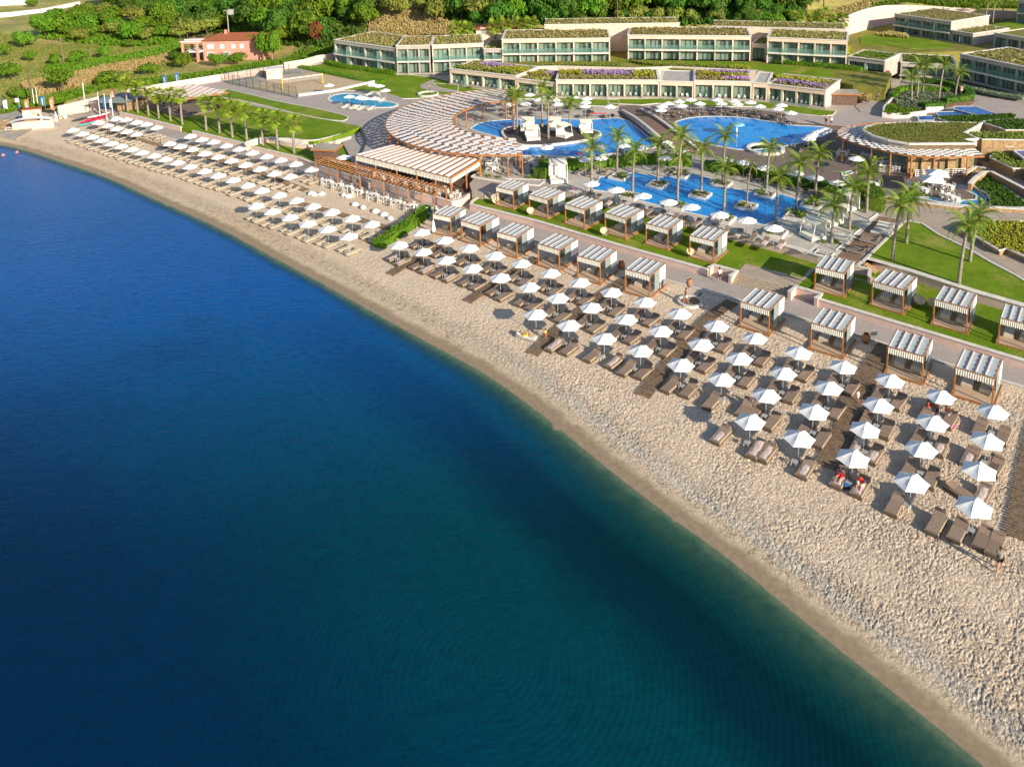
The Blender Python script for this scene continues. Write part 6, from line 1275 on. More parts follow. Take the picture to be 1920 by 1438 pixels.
def pair(base, ang, i, rowname, protoL, protoR=None, sp=.82, tbl=True, grp='', shiftL=0, n=2, tw=(), rev=False):
    ax = Vector((math.cos(ang), math.sin(ang), 0)); pe = Vector((math.sin(ang), -math.cos(ang), 0)); out = []
    for k, s_ in enumerate((-1, 1)):
        pr_ = protoL if k == 0 else (protoR or protoL); p = base+pe*s_*sp+ax*(-.15+random.uniform(-.15, .15)); p[2] = base[2]
        lo = place(pr_, p, ang-PI/2+random.uniform(-.05, .05), '%s lounger left of the %s' % (grp, rowname) if k == 0 else '%s lounger right of the %s' % (grp, rowname)); lo['group'] = grp+' loungers'; out.append(lo)
        if k in tw: towel(lo, 'pinkish towel on the lounger %s of the %s' % ('left' if k == 0 else 'right', rowname))
    if tbl: q = base-ax*.38+pe*.05; q[2] = base[2]; s_ = place(ST, q, ang, 'small grey side table under the %s' % rowname); s_['group'] = 'small grey side tables'
    return out
def at_apex(f, q, z0=0.0, top=2.35): p = P(*f(*q), z0+top); return Vector((p[0], p[1], z0))
def row(pts, name, proto, z0, kind, group, tws=None, skip=None):
    for i, (f, q) in enumerate(pts):
        b = at_apex(f, q, z0); px = f(*q)[0]; rn = '%s parasol from the left, %s' % (ordw(i+1), name)
        o = place(proto, b, axis_ang(px)+random.uniform(-.15, .15), 'white parasol, %s from the left in the %s' % (ordw(i+1), name)); o['group'] = group
        o.rotation_euler.x = random.uniform(-.03, .03); s_ = random.uniform(.97, 1.04); o.scale = (s_, s_, 1)
        if kind and i not in (skip or ()): pair(b, axis_ang(px), i, rn, kind, None, .78, True, 'beige' if kind is LBG else 'brown', tw=(tws or {}).get(i, ()))
gW, gB = 'white parasols over the beige loungers', 'white parasols over the brown loungers'
w1 = [(B1, q) for q in [(175, 98), (262, 130), (352, 157), (437, 186), (523, 217), (610, 242), (704, 270), (797, 298), (905, 325), (1005, 357), (1115, 387), (1228, 423), (1358, 462), (1478, 500), (1615, 540), (1745, 588), (1868, 632)]]+[(B2, q) for q in [(590, 675), (745, 722), (895, 775), (1062, 825), (1243, 880), (1422, 932)]]
w0 = [(B2, q) for q in [(380, 770), (528, 820), (687, 873), (848, 927), (1027, 978), (1218, 1040)]]
w2 = [(B1, q) for q in [(400, 28), (490, 57), (568, 85), (660, 110), (748, 135), (1042, 217), (1138, 243), (1250, 270), (1357, 305), (1478, 335), (1597, 368), (1722, 405), (1855, 443)]]+[(B2, q) for q in [(547, 485), (690, 510)]]
w3 = [(B1, q) for q in [(565, -5), (655, 5), (747, 27), (835, 45), (927, 75), (1228, 150), (1333, 180), (1440, 202), (1553, 235), (1670, 265)]]+[(B2, q) for q in [(347, 297), (478, 332), (605, 363), (740, 398), (882, 447)]]
row(w0, 'short beige row nearest the water', PB, 0, LBG, gW); row(w1, 'long waterside beige row', PB, 0, LBG, gW); row(w2, 'middle beige row', PB, 0, LBG, gW); row(w3, 'beige row beside the promenade', PB, 0, LBG, gW)
b1 = [(C1, q) for q in [(722, 143), (928, 212), (1145, 280), (1375, 347), (1617, 418), (1880, 503)]]+[(C2, q) for q in [(708, 202), (990, 290), (1290, 375), (1605, 480)]]+[(C3, q) for q in [(500, 588), (848, 698), (1235, 825), (1635, 950)]]+[(C4, q) for q in [(713, 1070), (1170, 1215), (1650, 1350)]]
b2 = [(C1, q) for q in [(517, 255), (735, 318), (943, 388), (1180, 462), (1425, 543), (1690, 627)]]+[(C2, q) for q in [(505, 340), (805, 425), (1117, 525), (1430, 632), (1788, 750)]]+[(C3, q) for q in [(705, 878), (1100, 1008), (1507, 1138)]]+[(C4, (610, 1290)), (C6, (1090, 100)), (C6, (1585, 262))]
b3 = [(C2, q) for q in [(310, 487), (605, 582), (925, 700), (1250, 808), (1610, 932)]]+[(C3, q) for q in [(540, 1060), (945, 1205), (1365, 1345)]]+[(C6, q) for q in [(487, 165), (1003, 342), (1520, 530)]]
b4 = [(C5, q) for q in [(800, 190), (1240, 340), (1725, 515)]]+[(C6, q) for q in [(910, 635), (1475, 855)]]
row(b1, 'brown row nearest the cabanas', PB, 0, LBR, gB); row(b2, 'second brown row from the cabanas', PB, 0, LBR, gB, {1: (1,), 2: (1,), 0: (0, 1), 15: (1,)}); row(b3, 'third brown row from the cabanas', PB, 0, LBR, gB, None, range(11))
for i, (f, q) in enumerate(b4):
    o = place(PB, at_apex(f, q), axis_ang(f(*q)[0])+random.uniform(-.1, .1), 'white parasol, %s from the left in the front brown row by the bare sand' % ordw(i+1)); o['group'] = gB
# front row loungers placed one by one
fr_ = [(C2, (480, 800), 0, 1, 'brown lounger with a towel left of a grey table, front row left end'), (C2, (615, 830), 1, 0, 'raised brown lounger beside the towelled one at the front row left end'), (C2, (825, 890), 0, 0, 'brown lounger by itself left of a tilted grey table'), (C2, (1015, 950), 0, 1, 'brown lounger with a bunched towel over its upper half'),
       (C2, (1130, 1010), 0, 0, 'brown lounger left of a grey table before the foot shower boardwalk'), (C2, (1280, 1040), 1, 0, 'raised brown lounger with a white towel bundle beside the boardwalk end'), (C2, (1525, 1160), 0, 0, 'brown lounger with a magazine right of the boardwalk end'), (C2, (1690, 1200), 1, 0, 'raised brown lounger right of the lounger with a magazine'),
       (C5, (455, 60), 0, 0, 'single brown lounger with its grey table on the right, front edge'), (C5, (750, 125), 1, 0, 'raised brown lounger, left of the touching pair near a table'), (C5, (850, 140), 1, 0, 'raised brown lounger, right of the touching pair near a table'), (C5, (995, 240), 0, 0, 'brown lounger with a small white book on it'),
       (C5, (535, 360), 0, 1, 'lounger with a patterned towel standing alone before the front row'), (C5, (855, 490), 0, 1, 'left one of the two close loungers with pink towels at the front'), (C5, (950, 520), 0, 1, 'right one of the two close loungers with pink towels at the front'), (C5, (1300, 660), 0, 1, 'lounger with pink towel right of a white table with a green item'),
       (C6, (265, 650), 0, 1, 'lounger carrying the woman in a bikini at the front row'), (C6, (450, 730), 0, 1, 'lounger carrying the person in the red shirt at the front row'), (C6, (760, 890), 0, 0, 'brown lounger alone left of a table with tan sand around'), (C6, (1130, 1060), 1, 0, 'raised brown lounger, first of the last four in the front row'),
       (C6, (1325, 1120), 0, 0, 'brown lounger, second of the last four in the front row'), (C6, (1550, 1190), 0, 0, 'brown lounger, third of the last four in the front row'), (C6, (1660, 1250), 0, 0, 'brown lounger nearest the walking man at the right end'), (C6, (1345, 770), 0, 0, 'brown lounger turned sideways left of the lowest parasol'),
       (C6, (890, 570), 0, 0, 'brown lounger behind the lowest but one parasol, left of its table'), (C6, (1085, 650), 0, 0, 'brown lounger right of the lowest but one parasol'), (C6, (575, 440), 0, 1, 'lounger with a white towel right of the parasol with bathers'), (C6, (420, 370), 0, 1, 'lounger with a cream towel left of the towelled one'),
       (C6, (1545, 800), 0, 1, 'lounger with a pink towel beside the parasol by the edge boardwalk'), (C6, (1430, 460), 0, 1, 'lounger with a cream towel, left of the right edge parasols'), (C6, (1640, 530), 0, 0, 'brown lounger nearest the wide edge boardwalk'), (C5, (1300, 290), 0, 0, 'brown lounger left of a table by the dark boardwalk'), (C5, (1440, 395), 0, 0, 'brown lounger touching the dark boardwalk, front group')]
FRL = []
for f, q, up, tw, lab in fr_:
    p = P(*f(*q), .3); p[2] = 0; a = axis_ang(f(*q)[0]); 
    if 'sideways' in lab: a += 1.25
    o = place(LBU if up else LBR, p, a-PI/2+random.uniform(-.03, .03), lab); o['group'] = 'brown loungers'; FRL.append(o)
    if tw: towel(o, 'pinkish towel spread on the '+lab)
for f, q, lab in [(C2, (580, 785), 'small grey table between the two loungers at the front row left end'), (C2, (890, 905), 'small grey table left of the bunched towel lounger'), (C2, (1195, 1015), 'small grey table before the foot shower boardwalk end'), (C2, (1620, 1165), 'small grey table between magazine lounger and raised lounger'), (C5, (545, 45), 'small grey table right of the single lounger'), (C5, (925, 190), 'small grey table right of the touching pair'), (C5, (770, 430), 'small white table left of the pink towel loungers'), (C5, (1195, 600), 'small white table with a green item on top'), (C6, (345, 690), 'small grey table between the two bathers'), (C6, (865, 890), 'small grey table with rubbish on the sand beside it'), (C6, (1440, 1120), 'small grey table between second and third of the last loungers'), (C6, (985, 605), 'small grey table under the lowest but one parasol'), (C5, (1360, 340), 'small grey table by the dark boardwalk, front group'), (C6, (485, 420), 'small dark topped table with a bag on it')]:
    p = P(*f(*q), .35); p[2] = 0; place(ST, p, axis_ang(f(*q)[0]), lab)['group'] = 'small grey side tables'
sb = P(*C2(225, 715), .3); sb[2] = 0; place(LWH, sb, math.radians(-30)-PI/2+PI, 'white towelled lounger with a sunbather, set apart on the sand at left')
# bean bags on the sand near the pergola
bbm = MB().lathe([(0, 0), (.42, .02), (.5, .15), (.45, .3), (.3, .42), (.12, .55), (0, .58)], 12).mesh('bean_bag', WHITE, True)
for i, (x, y) in enumerate([(880, 695), (905, 705), (975, 700), (1175, 710), (1220, 720), (1275, 795), (1345, 820), (1460, 855), (1535, 885), (1590, 920), (1700, 950)]):
    o = link('bean_bag', bbm, None, P(*B2(x, y), 0), random.uniform(0, 6)); o.scale = (1.1, .8, .85); tag(o, 'white bean bag on the sand below the beach pergola, %s from the left' % ordw(i+1), 'bean bag', 'white bean bags')
# walkway with planters on the left beach
wline = [B1(430, 110), B1(700, 180), B1(990, 262), B1(1300, 335), B1(1600, 425), B1(1917, 520), B2(840, 660)]
boardwalk('dark timber walkway between the waterside and middle rows of beige loungers', wline, 1.0)
boardwalk('pale plank walkway below the last parasols of the waterside row', [B2(760, 770), B2(1100, 860), B2(1450, 960), B2(1640, 1015)], 1.0)
# white dining sets
def chair(name, mat, wicker=False):
    mb = MB(); mb.box(-.22, -.22, .40, .22, .22, .45); mb.box(-.22, .18, .45, .22, .22, .62); mb.box(-.22, .18, .68, .22, .22, .86)
    for x in (-.21, .17):
        for y in (-.21, .17): mb.box(x, y, 0, x+.04, y+.04, .4)
    mb.box(-.22, .18, .45, -.18, .22, .9); mb.box(.18, .18, .45, .22, .22, .9); return mb.mesh(name, mat)
CH = chair('dining_chair', WPAINT); CHB = chair('wicker_chair', WICKER); TB = MB().box(-.42, -.42, .70, .42, .42, .75)
for x in (-.38, .32):
    for y in (-.38, .32): TB.box(x, y, 0, x+.06, y+.06, .70)
TBM = TB.mesh('dining_table', WPAINT)
def dset(p, ang, label, group, nchair=4, ch=None):
    t = link('dining_table', TBM, None, p, ang); tag(t, 'white table '+label, 'table', group)
    for k in range(nchair):
        a = ang+k*2*PI/nchair; d = .68 if nchair > 2 else .7; q = Vector(p)+Vector((math.sin(a)*d*-1, math.cos(a)*d, 0)); c = link('dining_chair', ch or CH, None, q, a+random.uniform(-.15, .15)); tag(c, ('near', 'left', 'far', 'right')[k % 4]+' white chair of the table '+label, 'chair', group.replace('tables', 'chairs'))
for i, (f, q) in enumerate([(B2, (1018, 590)), (B2, (1110, 620)), (B2, (1205, 645)), (B2, (1295, 680)), (B2, (1425, 710)), (B2, (1525, 740)), (B2, (1640, 775)), (B2, (1765, 810)), (B2, (1880, 835)), (B3, (150, 830)), (B3, (240, 850))]):
    dset(P(*f(*q), .35)*1, -.62, 'under the beach pergola, %s from the left' % ordw(i+1), 'tables under the beach pergola')
for o in list(COL.objects)[-60:]:
    if o.name.startswith('dining_') and o.parent is None: o.location.z = .03
for i, (f, q) in enumerate([(B2, (1480, 500)), (B2, (1560, 525)), (B2, (1640, 550)), (B2, (1760, 575)), (B2, (1850, 600)), (B3, (130, 600)), (B3, (220, 625)), (B3, (330, 655)), (B3, (440, 690))]):
    p = P(*f(*q), 1.5); p[2] = .91; dset(p, -.4, 'in the beach restaurant front row, %s from the left' % ordw(i+1), 'tables in the beach restaurant')
cg = 'tables at the round cafe'
for f, q, lab in [(D2, (30, 590), 'deep in the cafe shade at the left'), (D2, (160, 590), 'in the cafe shade behind the white screen'), (D2, (340, 620), 'beside the stone pillar of the cafe'), (D2, (640, 640), 'under the cafe pergola in front of the stone wall'), (D2, (700, 590), 'against the middle window of the cafe'), (D2, (1040, 630), 'under the right end of the cafe pergola'), (D2, (930, 1010), 'alone in sun on the round deck of the stream'), (D2, (1010, 1040), 'at the tip of the round deck in the stream'), (D2, (940, 890), 'behind the square parasol on the stream deck'), (D2, (820, 860), 'below the front square parasol'), (D2, (480, 870), 'left of the square parasols on the stream deck'), (D2, (620, 930), 'half hidden by the palm on the stream deck'), (B5, (560, 600), 'at the left loop of the cafe stream'), (B5, (290, 320), 'at the left end of the cafe pergola'), (B5, (500, 350), 'second from the left under the cafe pergola')]:
    p = P(*f(*q), L0+.5); p[2] = L0+.03; dset(p, .2, lab, cg)
for i, (f, q) in enumerate([(B3, (720, 400)), (B3, (800, 380)), (B3, (905, 345)), (B3, (640, 420)), (B3, (780, 455))]):
    p = P(*f(*q), L0+.4); p[2] = L0+.03; dset(p, .3, 'beside the lagoon end of the crescent pergola, %s' % ordw(i+1), 'tables beside the crescent pergola')
for i, (x, y) in enumerate([(870, 440), (970, 440), (1055, 450), (1130, 455), (875, 505), (955, 510), (1045, 515), (1135, 510)]):
    p = P(*B3(x, y), L0+.3); p[2] = L0+.03; tag(link('wicker_chair', CHB, None, p, 0 if y > 480 else PI), 'brown wicker armchair in the lounge corner, %s of eight' % ordw(i+1), 'chair', 'wicker chairs of the lounge corner')
k = 0
for _, p, a, lab in TERRCH:
    k += 1; o = link('terrace_chair', CH, None, (p[0]-.0, p[1], L1+.01), a); o.scale = (.8, .8, .8); tag(o, _+' '.join(lab.replace(',', '').split()[:9]), 'chair', 'white chairs on the suite terraces')
# white lattice screens at the cafe
for q, lab, a in [((180, 690), 'white lattice screen at the left of the cafe deck', -.35), ((650, 740), 'white lattice screen behind the square parasols', .05), ((1030, 730), 'white lattice screen right of the square parasols', .05)]:
    p = P(*D2(*q), L0+.3); p[2] = L0+.03; t = thing('lattice_screen', lab, 'screen', p, a, 'white lattice screens'); mb = MB(); mb.box(-1.4, -.03, .1, 1.4, .03, .17); mb.box(-1.4, -.03, .95, 1.4, .03, 1.02); mb.box(-1.4, -.03, .17, -1.33, .03, .95); mb.box(1.33, -.03, .17, 1.4, .03, .95); obj('screen_frame', mb, WPAINT, t); mb = MB()
    for i in range(14): x = -1.3+i*.19; mb.bar((x, 0, .17), (x+(.12 if i % 2 else -.08), 0, .95), .05, .04)
    for z in (.42, .7): mb.box(-1.33, -.025, z, 1.33, .025, z+.05)
    obj('lattice', mb, WPAINT, t)
t = thing('potted_plant', 'green bush in a tall tan pot on the cafe deck', 'potted plant', P(*B5(897, 540), L0)); obj('pot', MB().lathe([(0, 0), (.2, 0), (.28, .75), (.22, .75)], 10), TERRA, t); c = link('foliage', SHR, t, (0, 0, 1.0)); c.scale = (.4, .4, .4)
# rattan round chairs and low tables between the cabanas
RCM = MB().lathe([(0, .35), (.3, .4), (.5, .62), (.55, .8), (.5, .64), (.28, .44), (0, .4)], 16)
for x in (-.25, .25):
    for y in (-.2, .2): RCM.bar((x, y, 0), (x*.6, y*.6, .4), .04, .04)
RCH = RCM.mesh('round_chair', LINEN)
for f, q, lab in [(B3, (820, 755), 'round rattan chair at the left corner of the first lawn cabana'), (B3, (1122, 850), 'round rattan chair beside the second lawn cabana'), (B3, (1785, 1030), 'round rattan chair left of the fourth lawn cabana'), (B4, (730, 1220), 'round rattan chair at the left of the sixth lawn cabana'), (C4, (968, 400), 'round rattan chair, left of the pair between two lawn cabanas'), (C4, (1070, 425), 'round rattan chair, right of the pair between two lawn cabanas')]:
    p = P(*f(*q), 1.1); p[2] = .7; o = link('round_chair', RCH, None, p, 0); o.rotation_euler = (.5, 0, random.uniform(-.6, .6)); tag(o, lab, 'chair', 'round rattan chairs')
# pool parasols with loungers
def poolset(f, q, lab, z0=L0, lo=LDK, ang=1.1, proto=PP, n=2, tws=()):
    b = at_apex(f, q, z0, 2.42); b[2] = z0+.02; o = place(proto, b, random.uniform(0, 1), 'white parasol '+lab); o['group'] = 'white parasols round the pools'
    if n: 
        ax = Vector((math.cos(ang), math.sin(ang), 0)); pe = Vector((math.sin(ang), -math.cos(ang), 0))
        for k in range(n):
            s_ = (-1, 1)[k]; x = place(lo, b+pe*s_*.85-ax*.25+Vector((0, 0, .0)), ang-PI/2+random.uniform(-.06, .06), 'dark lounger %s the parasol %s' % (('left of', 'right of')[k], lab)); x['group'] = 'dark loungers round the pools'
            if k in tws: towel(x, 'pale towel on the lounger %s the parasol %s' % (('left of', 'right of')[k], lab))
for i, (q, tw) in enumerate([((75, 628), (0,)), ((315, 682), ()), ((545, 738), ()), ((748, 780), ()), ((1005, 850), ()), ((1250, 898), (0,)), ((1490, 968), (0, 1))]): poolset(B4, q, 'on the near side of the palm pool, %s from the left' % ordw(i+1), ang=.95, tws=tw, proto=PR)
for f, q, lab in [(B4, (520, 345), 'on the far side of the palm pool below the footbridge'), (B4, (1060, 360), 'behind the full crowned palm on the far pool side'), (B4, (1220, 385), 'on the brown deck left of the jacuzzi'), (B4, (1410, 435), 'in front of the jacuzzi beside a palm trunk'), (B4, (1690, 480), 'over dark loungers right of the jacuzzi'), (B4, (1860, 518), 'over dark loungers at the right of the far pool side'), (B5, (240, 565), 'beside the cafe stream behind the palms')]:
    poolset(f, q, lab, ang=-2.0, n=2 if f is B4 else 0)
for f, q, lab in [(B4, (518, 205), 'at the foot of the footbridge, farther one'), (B4, (660, 278), 'at the right foot of the footbridge'), (B4, (150, 193), 'on the lagoon deck near the bridge, upper one'), (B4, (148, 238), 'on the lagoon deck near the bridge, lower one'), (B4, (318, 240), 'behind a small palm by the lagoon'), (B3, (1050, 252), 'standing left on the near shore of the lagoon'), (B3, (1272, 252), 'standing in the middle of the near shore of the lagoon'), (B3, (1612, 270), 'behind a palm crown on the lagoon shore'), (B3, (1760, 250), 'right of a palm crown on the lagoon shore'), (B3, (1620, 360), 'in front of the hedge, left of the palm trunk'), (B3, (1755, 345), 'in front of the hedge, right of the palm trunk'), (B3, (1675, 575), 'behind the third lawn cabana over two loungers')]:
    poolset(f, q, lab, ang=-1.9 if f is B4 else 1.0, n=2)
for i, q in enumerate([(485, 940), (540, 915), (640, 897), (658, 935), (745, 882), (825, 915), (475, 975), (980, 882), (1020, 915), (1135, 893), (1163, 920), (1280, 905), (1365, 940), (1560, 930), (1527, 962), (1645, 998), (20, 945)]):
    poolset(A4, q, 'behind the round pool, number %s along the lawn edge' % ordw(i+1), ang=-1.2, n=2 if i not in (1, 4) else 1)
for i, (f, q) in enumerate([(A4, (1805, 1228)), (A4, (1840, 1200)), (A4, (1890, 1170)), (A5, (90, 1170)), (A5, (30, 1195)), (A5, (130, 1150))]): poolset(f, q, 'in the cluster left of the cafe pergola, %s' % ordw(i+1), n=1)
for i, q in enumerate([(820, 845), (1115, 838), (920, 885), (1200, 882), (925, 925), (1080, 918), (1370, 920), (1345, 885), (1510, 860), (1630, 872), (1620, 905), (1615, 940), (1835, 940), (1280, 850)]): poolset(A3, q, 'on the deck behind the lagoon, %s' % ordw(i+1), ang=-1.3, n=2 if i % 5 else 1)
for q, lab in [((1525, 750), 'left of the three behind the small kidney pool'), ((1588, 760), 'middle of the three behind the small kidney pool'), ((1640, 800), 'right of the three behind the small kidney pool'), ((1315, 855), 'at the left of the small kidney pool'), ((1410, 862), 'over the middle of the small kidney pool, farther one'), ((1450, 872), 'over the middle of the small kidney pool, nearer one'), ((1545, 872), 'at the right of the small kidney pool'), ((1135, 755), 'on the sand of the volleyball court')]:
    poolset(A2, q, lab, lo=LWH, n=0 if 'volley' in lab else 2 if 'left' in lab else 1)
for f, q, lab in [(B5, (415, 350), 'wide one at the left of the cafe deck'), (B5, (40, 520), 'left of the cafe stream above the palm pool')]: poolset(f, q, lab, n=0, proto=PR)
for f, q, lab, a in [(B5, (1100, 512), 'square one in front on the cafe stream deck', .45), (B5, (1140, 458), 'square one behind on the cafe stream deck', .45)]: o = place(PQ, P(*f(*q), L0+2.95)-Vector((0, 0, 2.95)), a, 'large white parasol, '+lab)
poolset(B2, (1170, 340), 'pale and round beside the beach kiosk', z0=.7, proto=PR, n=0)
# rows of loungers by the deck
for i, (x, y) in enumerate([(230, 70), (390, 100), (480, 120), (610, 150), (790, 185)]): p = P(*D4(x, y), L0+.3); p[2] = L0+.03; place(LDK, p, 1.1, 'dark lounger in the row against the hedge, %s from the left' % ordw(i+1))
for i, (x, y) in enumerate([(1530, 540), (1510, 575), (1480, 615), (1440, 655)]): p = P(*D4(x, y), L0+.3); p[2] = L0+.03; place(LWH, p, -2.2, 'cream lounger on the timber deck, %s from the top' % ordw(i+1))
for i, (x, y) in enumerate([(1330, 725), (1300, 765), (1180, 855), (1130, 895)]): p = P(*D4(x, y), L0+.3); p[2] = L0+.03; place(LDK, p, -2.2, 'dark lounger on the timber deck, %s from the top' % ordw(i+1))
for i, (x, y) in enumerate([(960, 680), (920, 720)]): p = P(*D4(x, y), L0+.3); p[2] = L0+.03; place(LWH, p, -2.2, 'pale lounger on the white paving beside the pebble bed, %s' % ('farther one', 'nearer one')[i])
# canopied sun beds
def sunbed(p, ang, label, group, s=1.0, h_=2.0):
    t = thing('canopied_daybed', label, 'daybed', p, ang, group); t.scale = (s, s, s); obj('bed_frame', MB().box(-1, -.9, .1, 1, .9, .3), WPAINT, t); obj('mattress', MB().box(-.95, -.85, .301, .95, .85, .45), CREAM, t)
    for x in (-1, .93):
        obj('post', MB().bar((x+.03, -.85, 0), (x+.03, -.55, h_-.25), .06, .06), WPAINT, t); obj('post', MB().bar((x+.03, .85, 0), (x+.03, .75, h_), .06, .06), WPAINT, t)
    obj('canopy', MB().add([(-1, -.65, h_-.25), (1, -.65, h_-.25), (1, .8, h_), (-1, .8, h_), (-1, -.65, h_-.2), (1, -.65, h_-.2), (1, .8, h_+.05), (-1, .8, h_+.05)], [(3, 2, 1, 0), (4, 5, 6, 7), (0, 1, 5, 4), (2, 3, 7, 6)]), CREAM, t)
    obj('back_panel', MB().box(-1, .82, .35, 1, .86, h_), CREAM, t); obj('pillow', MB().box(-.8, .4, .451, .8, .75, .6), WHITE, t); return t
gs = 'white canopied daybeds'
for f, q, a, lab, s in [(A3, (1100, 1170), -.2, 'white canopied daybed at the back left of the pool island', 1.0), (A3, (1145, 1255), .15, 'white canopied daybed at the front left of the pool island', 1.05), (A3, (1340, 1170), -.2, 'white canopied daybed at the back of the island, middle', 1.0), (A3, (1430, 1230), .9, 'white canopied daybed with a foot rest in the middle of the island', 1.05), (A3, (1625, 1190), .1, 'open framed white daybed at the right end of the island', .95)]:
    sunbed(P(*f(*q), L0+.3), a, lab, gs, s)
for f, q, a, lab in [(D4, (570, 720), -1.2, 'white canopied daybed nearest the pink wall on the pool deck'), (D4, (800, 540), -1.2, 'white canopied daybed in the middle of the pool deck'), (D4, (1010, 350), -1.2, 'white canopied daybed behind the palm by the rounded hedge')]: sunbed(P(*f(*q), L0+.02), a, lab, gs, 1.1)
sunbed(P(*B3(1375, 580), L0), .1, 'tall white swing daybed beside the square hedge', gs, 1.15, 2.6)
# mushroom fountain, swim-rails, ornaments
t = thing('mushroom_fountain', 'pale blue mushroom fountain in the round pool', 'fountain', P(*A4(1155, 1235), L0)); obj('stem', MB().tube([(0, 0, 0), (0, 0, 2.0)], .12, 10), WPAINT, t, True); obj('cap', MB().lathe([(0, 2.3), (.7, 2.25), (1.2, 2.05), (1.1, 1.98), (0, 2.0)], 20), M('pale_blue_plastic', (.2, .5, .7)), t, True)
for q, lab in [((925, 290), 'red striped barrier left of the lagoon'),]: pass
def redrail(f, a, b, lab, z=L0):
    p, q = P(*f(*a), z+.9), P(*f(*b), z+.9); t = thing('red_barrier', lab, 'barrier', (p[0], p[1], z), 0, 'red barriers by the pools'); o = Vector((p[0], p[1], z)); obj('rail', MB().bar(p-o, q-o, .06, .14), RED, t); mb = MB()
    for s_ in (p, q, p.lerp(q, .5)): mb.bar(Vector((s_[0], s_[1], z))-o, s_-o, .05, .05)
    obj('posts', mb, METAL, t)
redrail(A3, (1660, 1020), (1810, 1022), 'red topped barrier at the right of the deck behind the lagoon'); redrail(A3, (580, 1062), (620, 1050), 'short red topped barrier under the crescent pergola'); redrail(B3, (1480, 638), (1545, 655), 'red topped barrier behind the second lawn cabana'); redrail(B3, (1530, 328), (1610, 325), 'red topped barrier at the near shore of the lagoon')
# volleyball net
a, b = P(*A2(715, 740), L0+1.6), P(*A2(1078, 690), L0+1.6); t = thing('volleyball_net', 'volleyball net with white top tape between two yellow posts', 'net', (a[0], a[1], L0)); o = Vector((a[0], a[1], L0)); YE = M('yellow_paint', (.65, .5, .02))
for p in (a, b): obj('post', MB().bar(Vector((p[0], p[1], L0))-o, Vector((p[0], p[1], L0+2.3))-o, .16, .16), YE, t)
obj('tape', MB().bar(a-o+Vector((0, 0, .5)), b-o+Vector((0, 0, .5)), .05, .12), WHITE, t); mb = MB()
for k in range(24): p = a.lerp(b, k/23)-o; mb.bar(p+Vector((0, 0, -.3)), p+Vector((0, 0, .5)), .012, .012)
for z in (-.3, -.1, .1, .3): mb.bar(a-o+Vector((0, 0, z)), b-o+Vector((0, 0, z)), .012, .012)
obj('netting', mb, WHITE, t, kind='stuff')
# court mesh fence
t = thing('court_fence', 'tall green mesh fence along two sides of the volleyball court', 'fence', P(*A2(850, 880), L0)); o = t.location.copy(); line = [P(*A2(*q), L0) for q in [(845, 885), (275, 765), (200, 745), (550, 690), (890, 655)]]; GM = M('dark_green_metal', (.02, .07, .06)); pm = MB().bar((0, 0, 0), (0, 0, 2.2), .09, .09).mesh('fence_post', GM); rail = MB()
for a, b in zip(line[:-1], line[1:]):
    n = max(2, int((b-a).length/2.1))
    for k in range(n): link('fence_post', pm, t, a.lerp(b, k/n)-o)
    for z in (.1, 1.1, 2.15): rail.bar(a-o+Vector((0, 0, z)), b-o+Vector((0, 0, z)), .03, .03)
obj('rails', rail, GM, t)
def meshpanel():
    m, n, b_ = newmat('fence_mesh'); b_.inputs['Base Color'].default_value = (.02, .08, .07, 1); tr = nd(n, 'BsdfTransparent'); mx = nd(n, 'MixShader'); mx.inputs[0].default_value = .82; n.links.new(b_.outputs[0], mx.inputs[1]); n.links.new(tr.outputs[0], mx.inputs[2]); n.links.new(mx.outputs[0], n.nodes['Material Output'].inputs[0]); return m
mb = MB()
for a, b in zip(line[:-1], line[1:]): p, q = a-o, b-o; mb.add([p, q, q+Vector((0, 0, 2.15)), p+Vector((0, 0, 2.15))], [(0, 1, 2, 3)])
obj('mesh_panel', mb, meshpanel(), t)
# poles, flags
def pole(f, b, top, lab, z=0., r=.07, mat=METAL, name='flagpole', cat='pole'):
    p = P(*f(*b), z); tz = zat(p[0], p[1], f(*top)[1]); t = thing(name, lab, cat, p); obj('pole', MB().tube([(0, 0, -.3), (0, 0, tz-z)], [r, r*.7], 8), mat, t); return t, tz-z
pole(A1, (903, 1060), (898, 830), 'white flagpole, leftmost of the three by the kayaks', mat=WPAINT); t, h_ = pole(A1, (964, 1090), (957, 840), 'white flagpole with a dark blue flag, middle of the three by the kayaks', mat=WPAINT)
obj('flag', MB().box(-.35, -.01, h_-2.8, -.02, .01, h_-.6), BLUEF, t)
t, h_ = pole(A1, (1023, 1095), (1018, 850), 'white flagpole with a blue and white striped flag, rightmost by the kayaks', mat=WPAINT)
for k in range(9): obj('flag_stripe', MB().box(-.42, -.012, h_-2.6+k*.2, -.02, .012, h_-2.4+k*.2), WHITE if k % 2 else BLUEF, t)
pole(A1, (760, 895), (757, 742), 'bare white pole behind the red box on the cream wall', 1.2, .1, WPAINT); pole(A1, (305, 920), (300, 800), 'thin white mast left of the hut', 1.5, .08, WPAINT); pole(A1, (337, 915), (333, 790), 'thin white mast right of the other mast at the hut', 1.5, .08, WPAINT)
p_ = G(*A1(575, 600)); t = thing('utility_pole', 'grey wooden utility pole with a crossarm standing in the meadow', 'utility pole', p_); obj('pole', MB().tube([(0, 0, -.3), (0, 0, 7)], [.16, .1], 8), WALKW, t); obj('crossarm', MB().bar((-1, 0, 6.6), (1, 0, 6.6), .12, .12), WALKW, t)
t = thing('utility_pole', 'dark wooden utility pole behind the slipway hut', 'utility pole', P(*A1(285, 920), .8)); obj('pole', MB().tube([(0, 0, -.3), (0, 0, 6.6)], [.16, .1], 8), BARK, t)
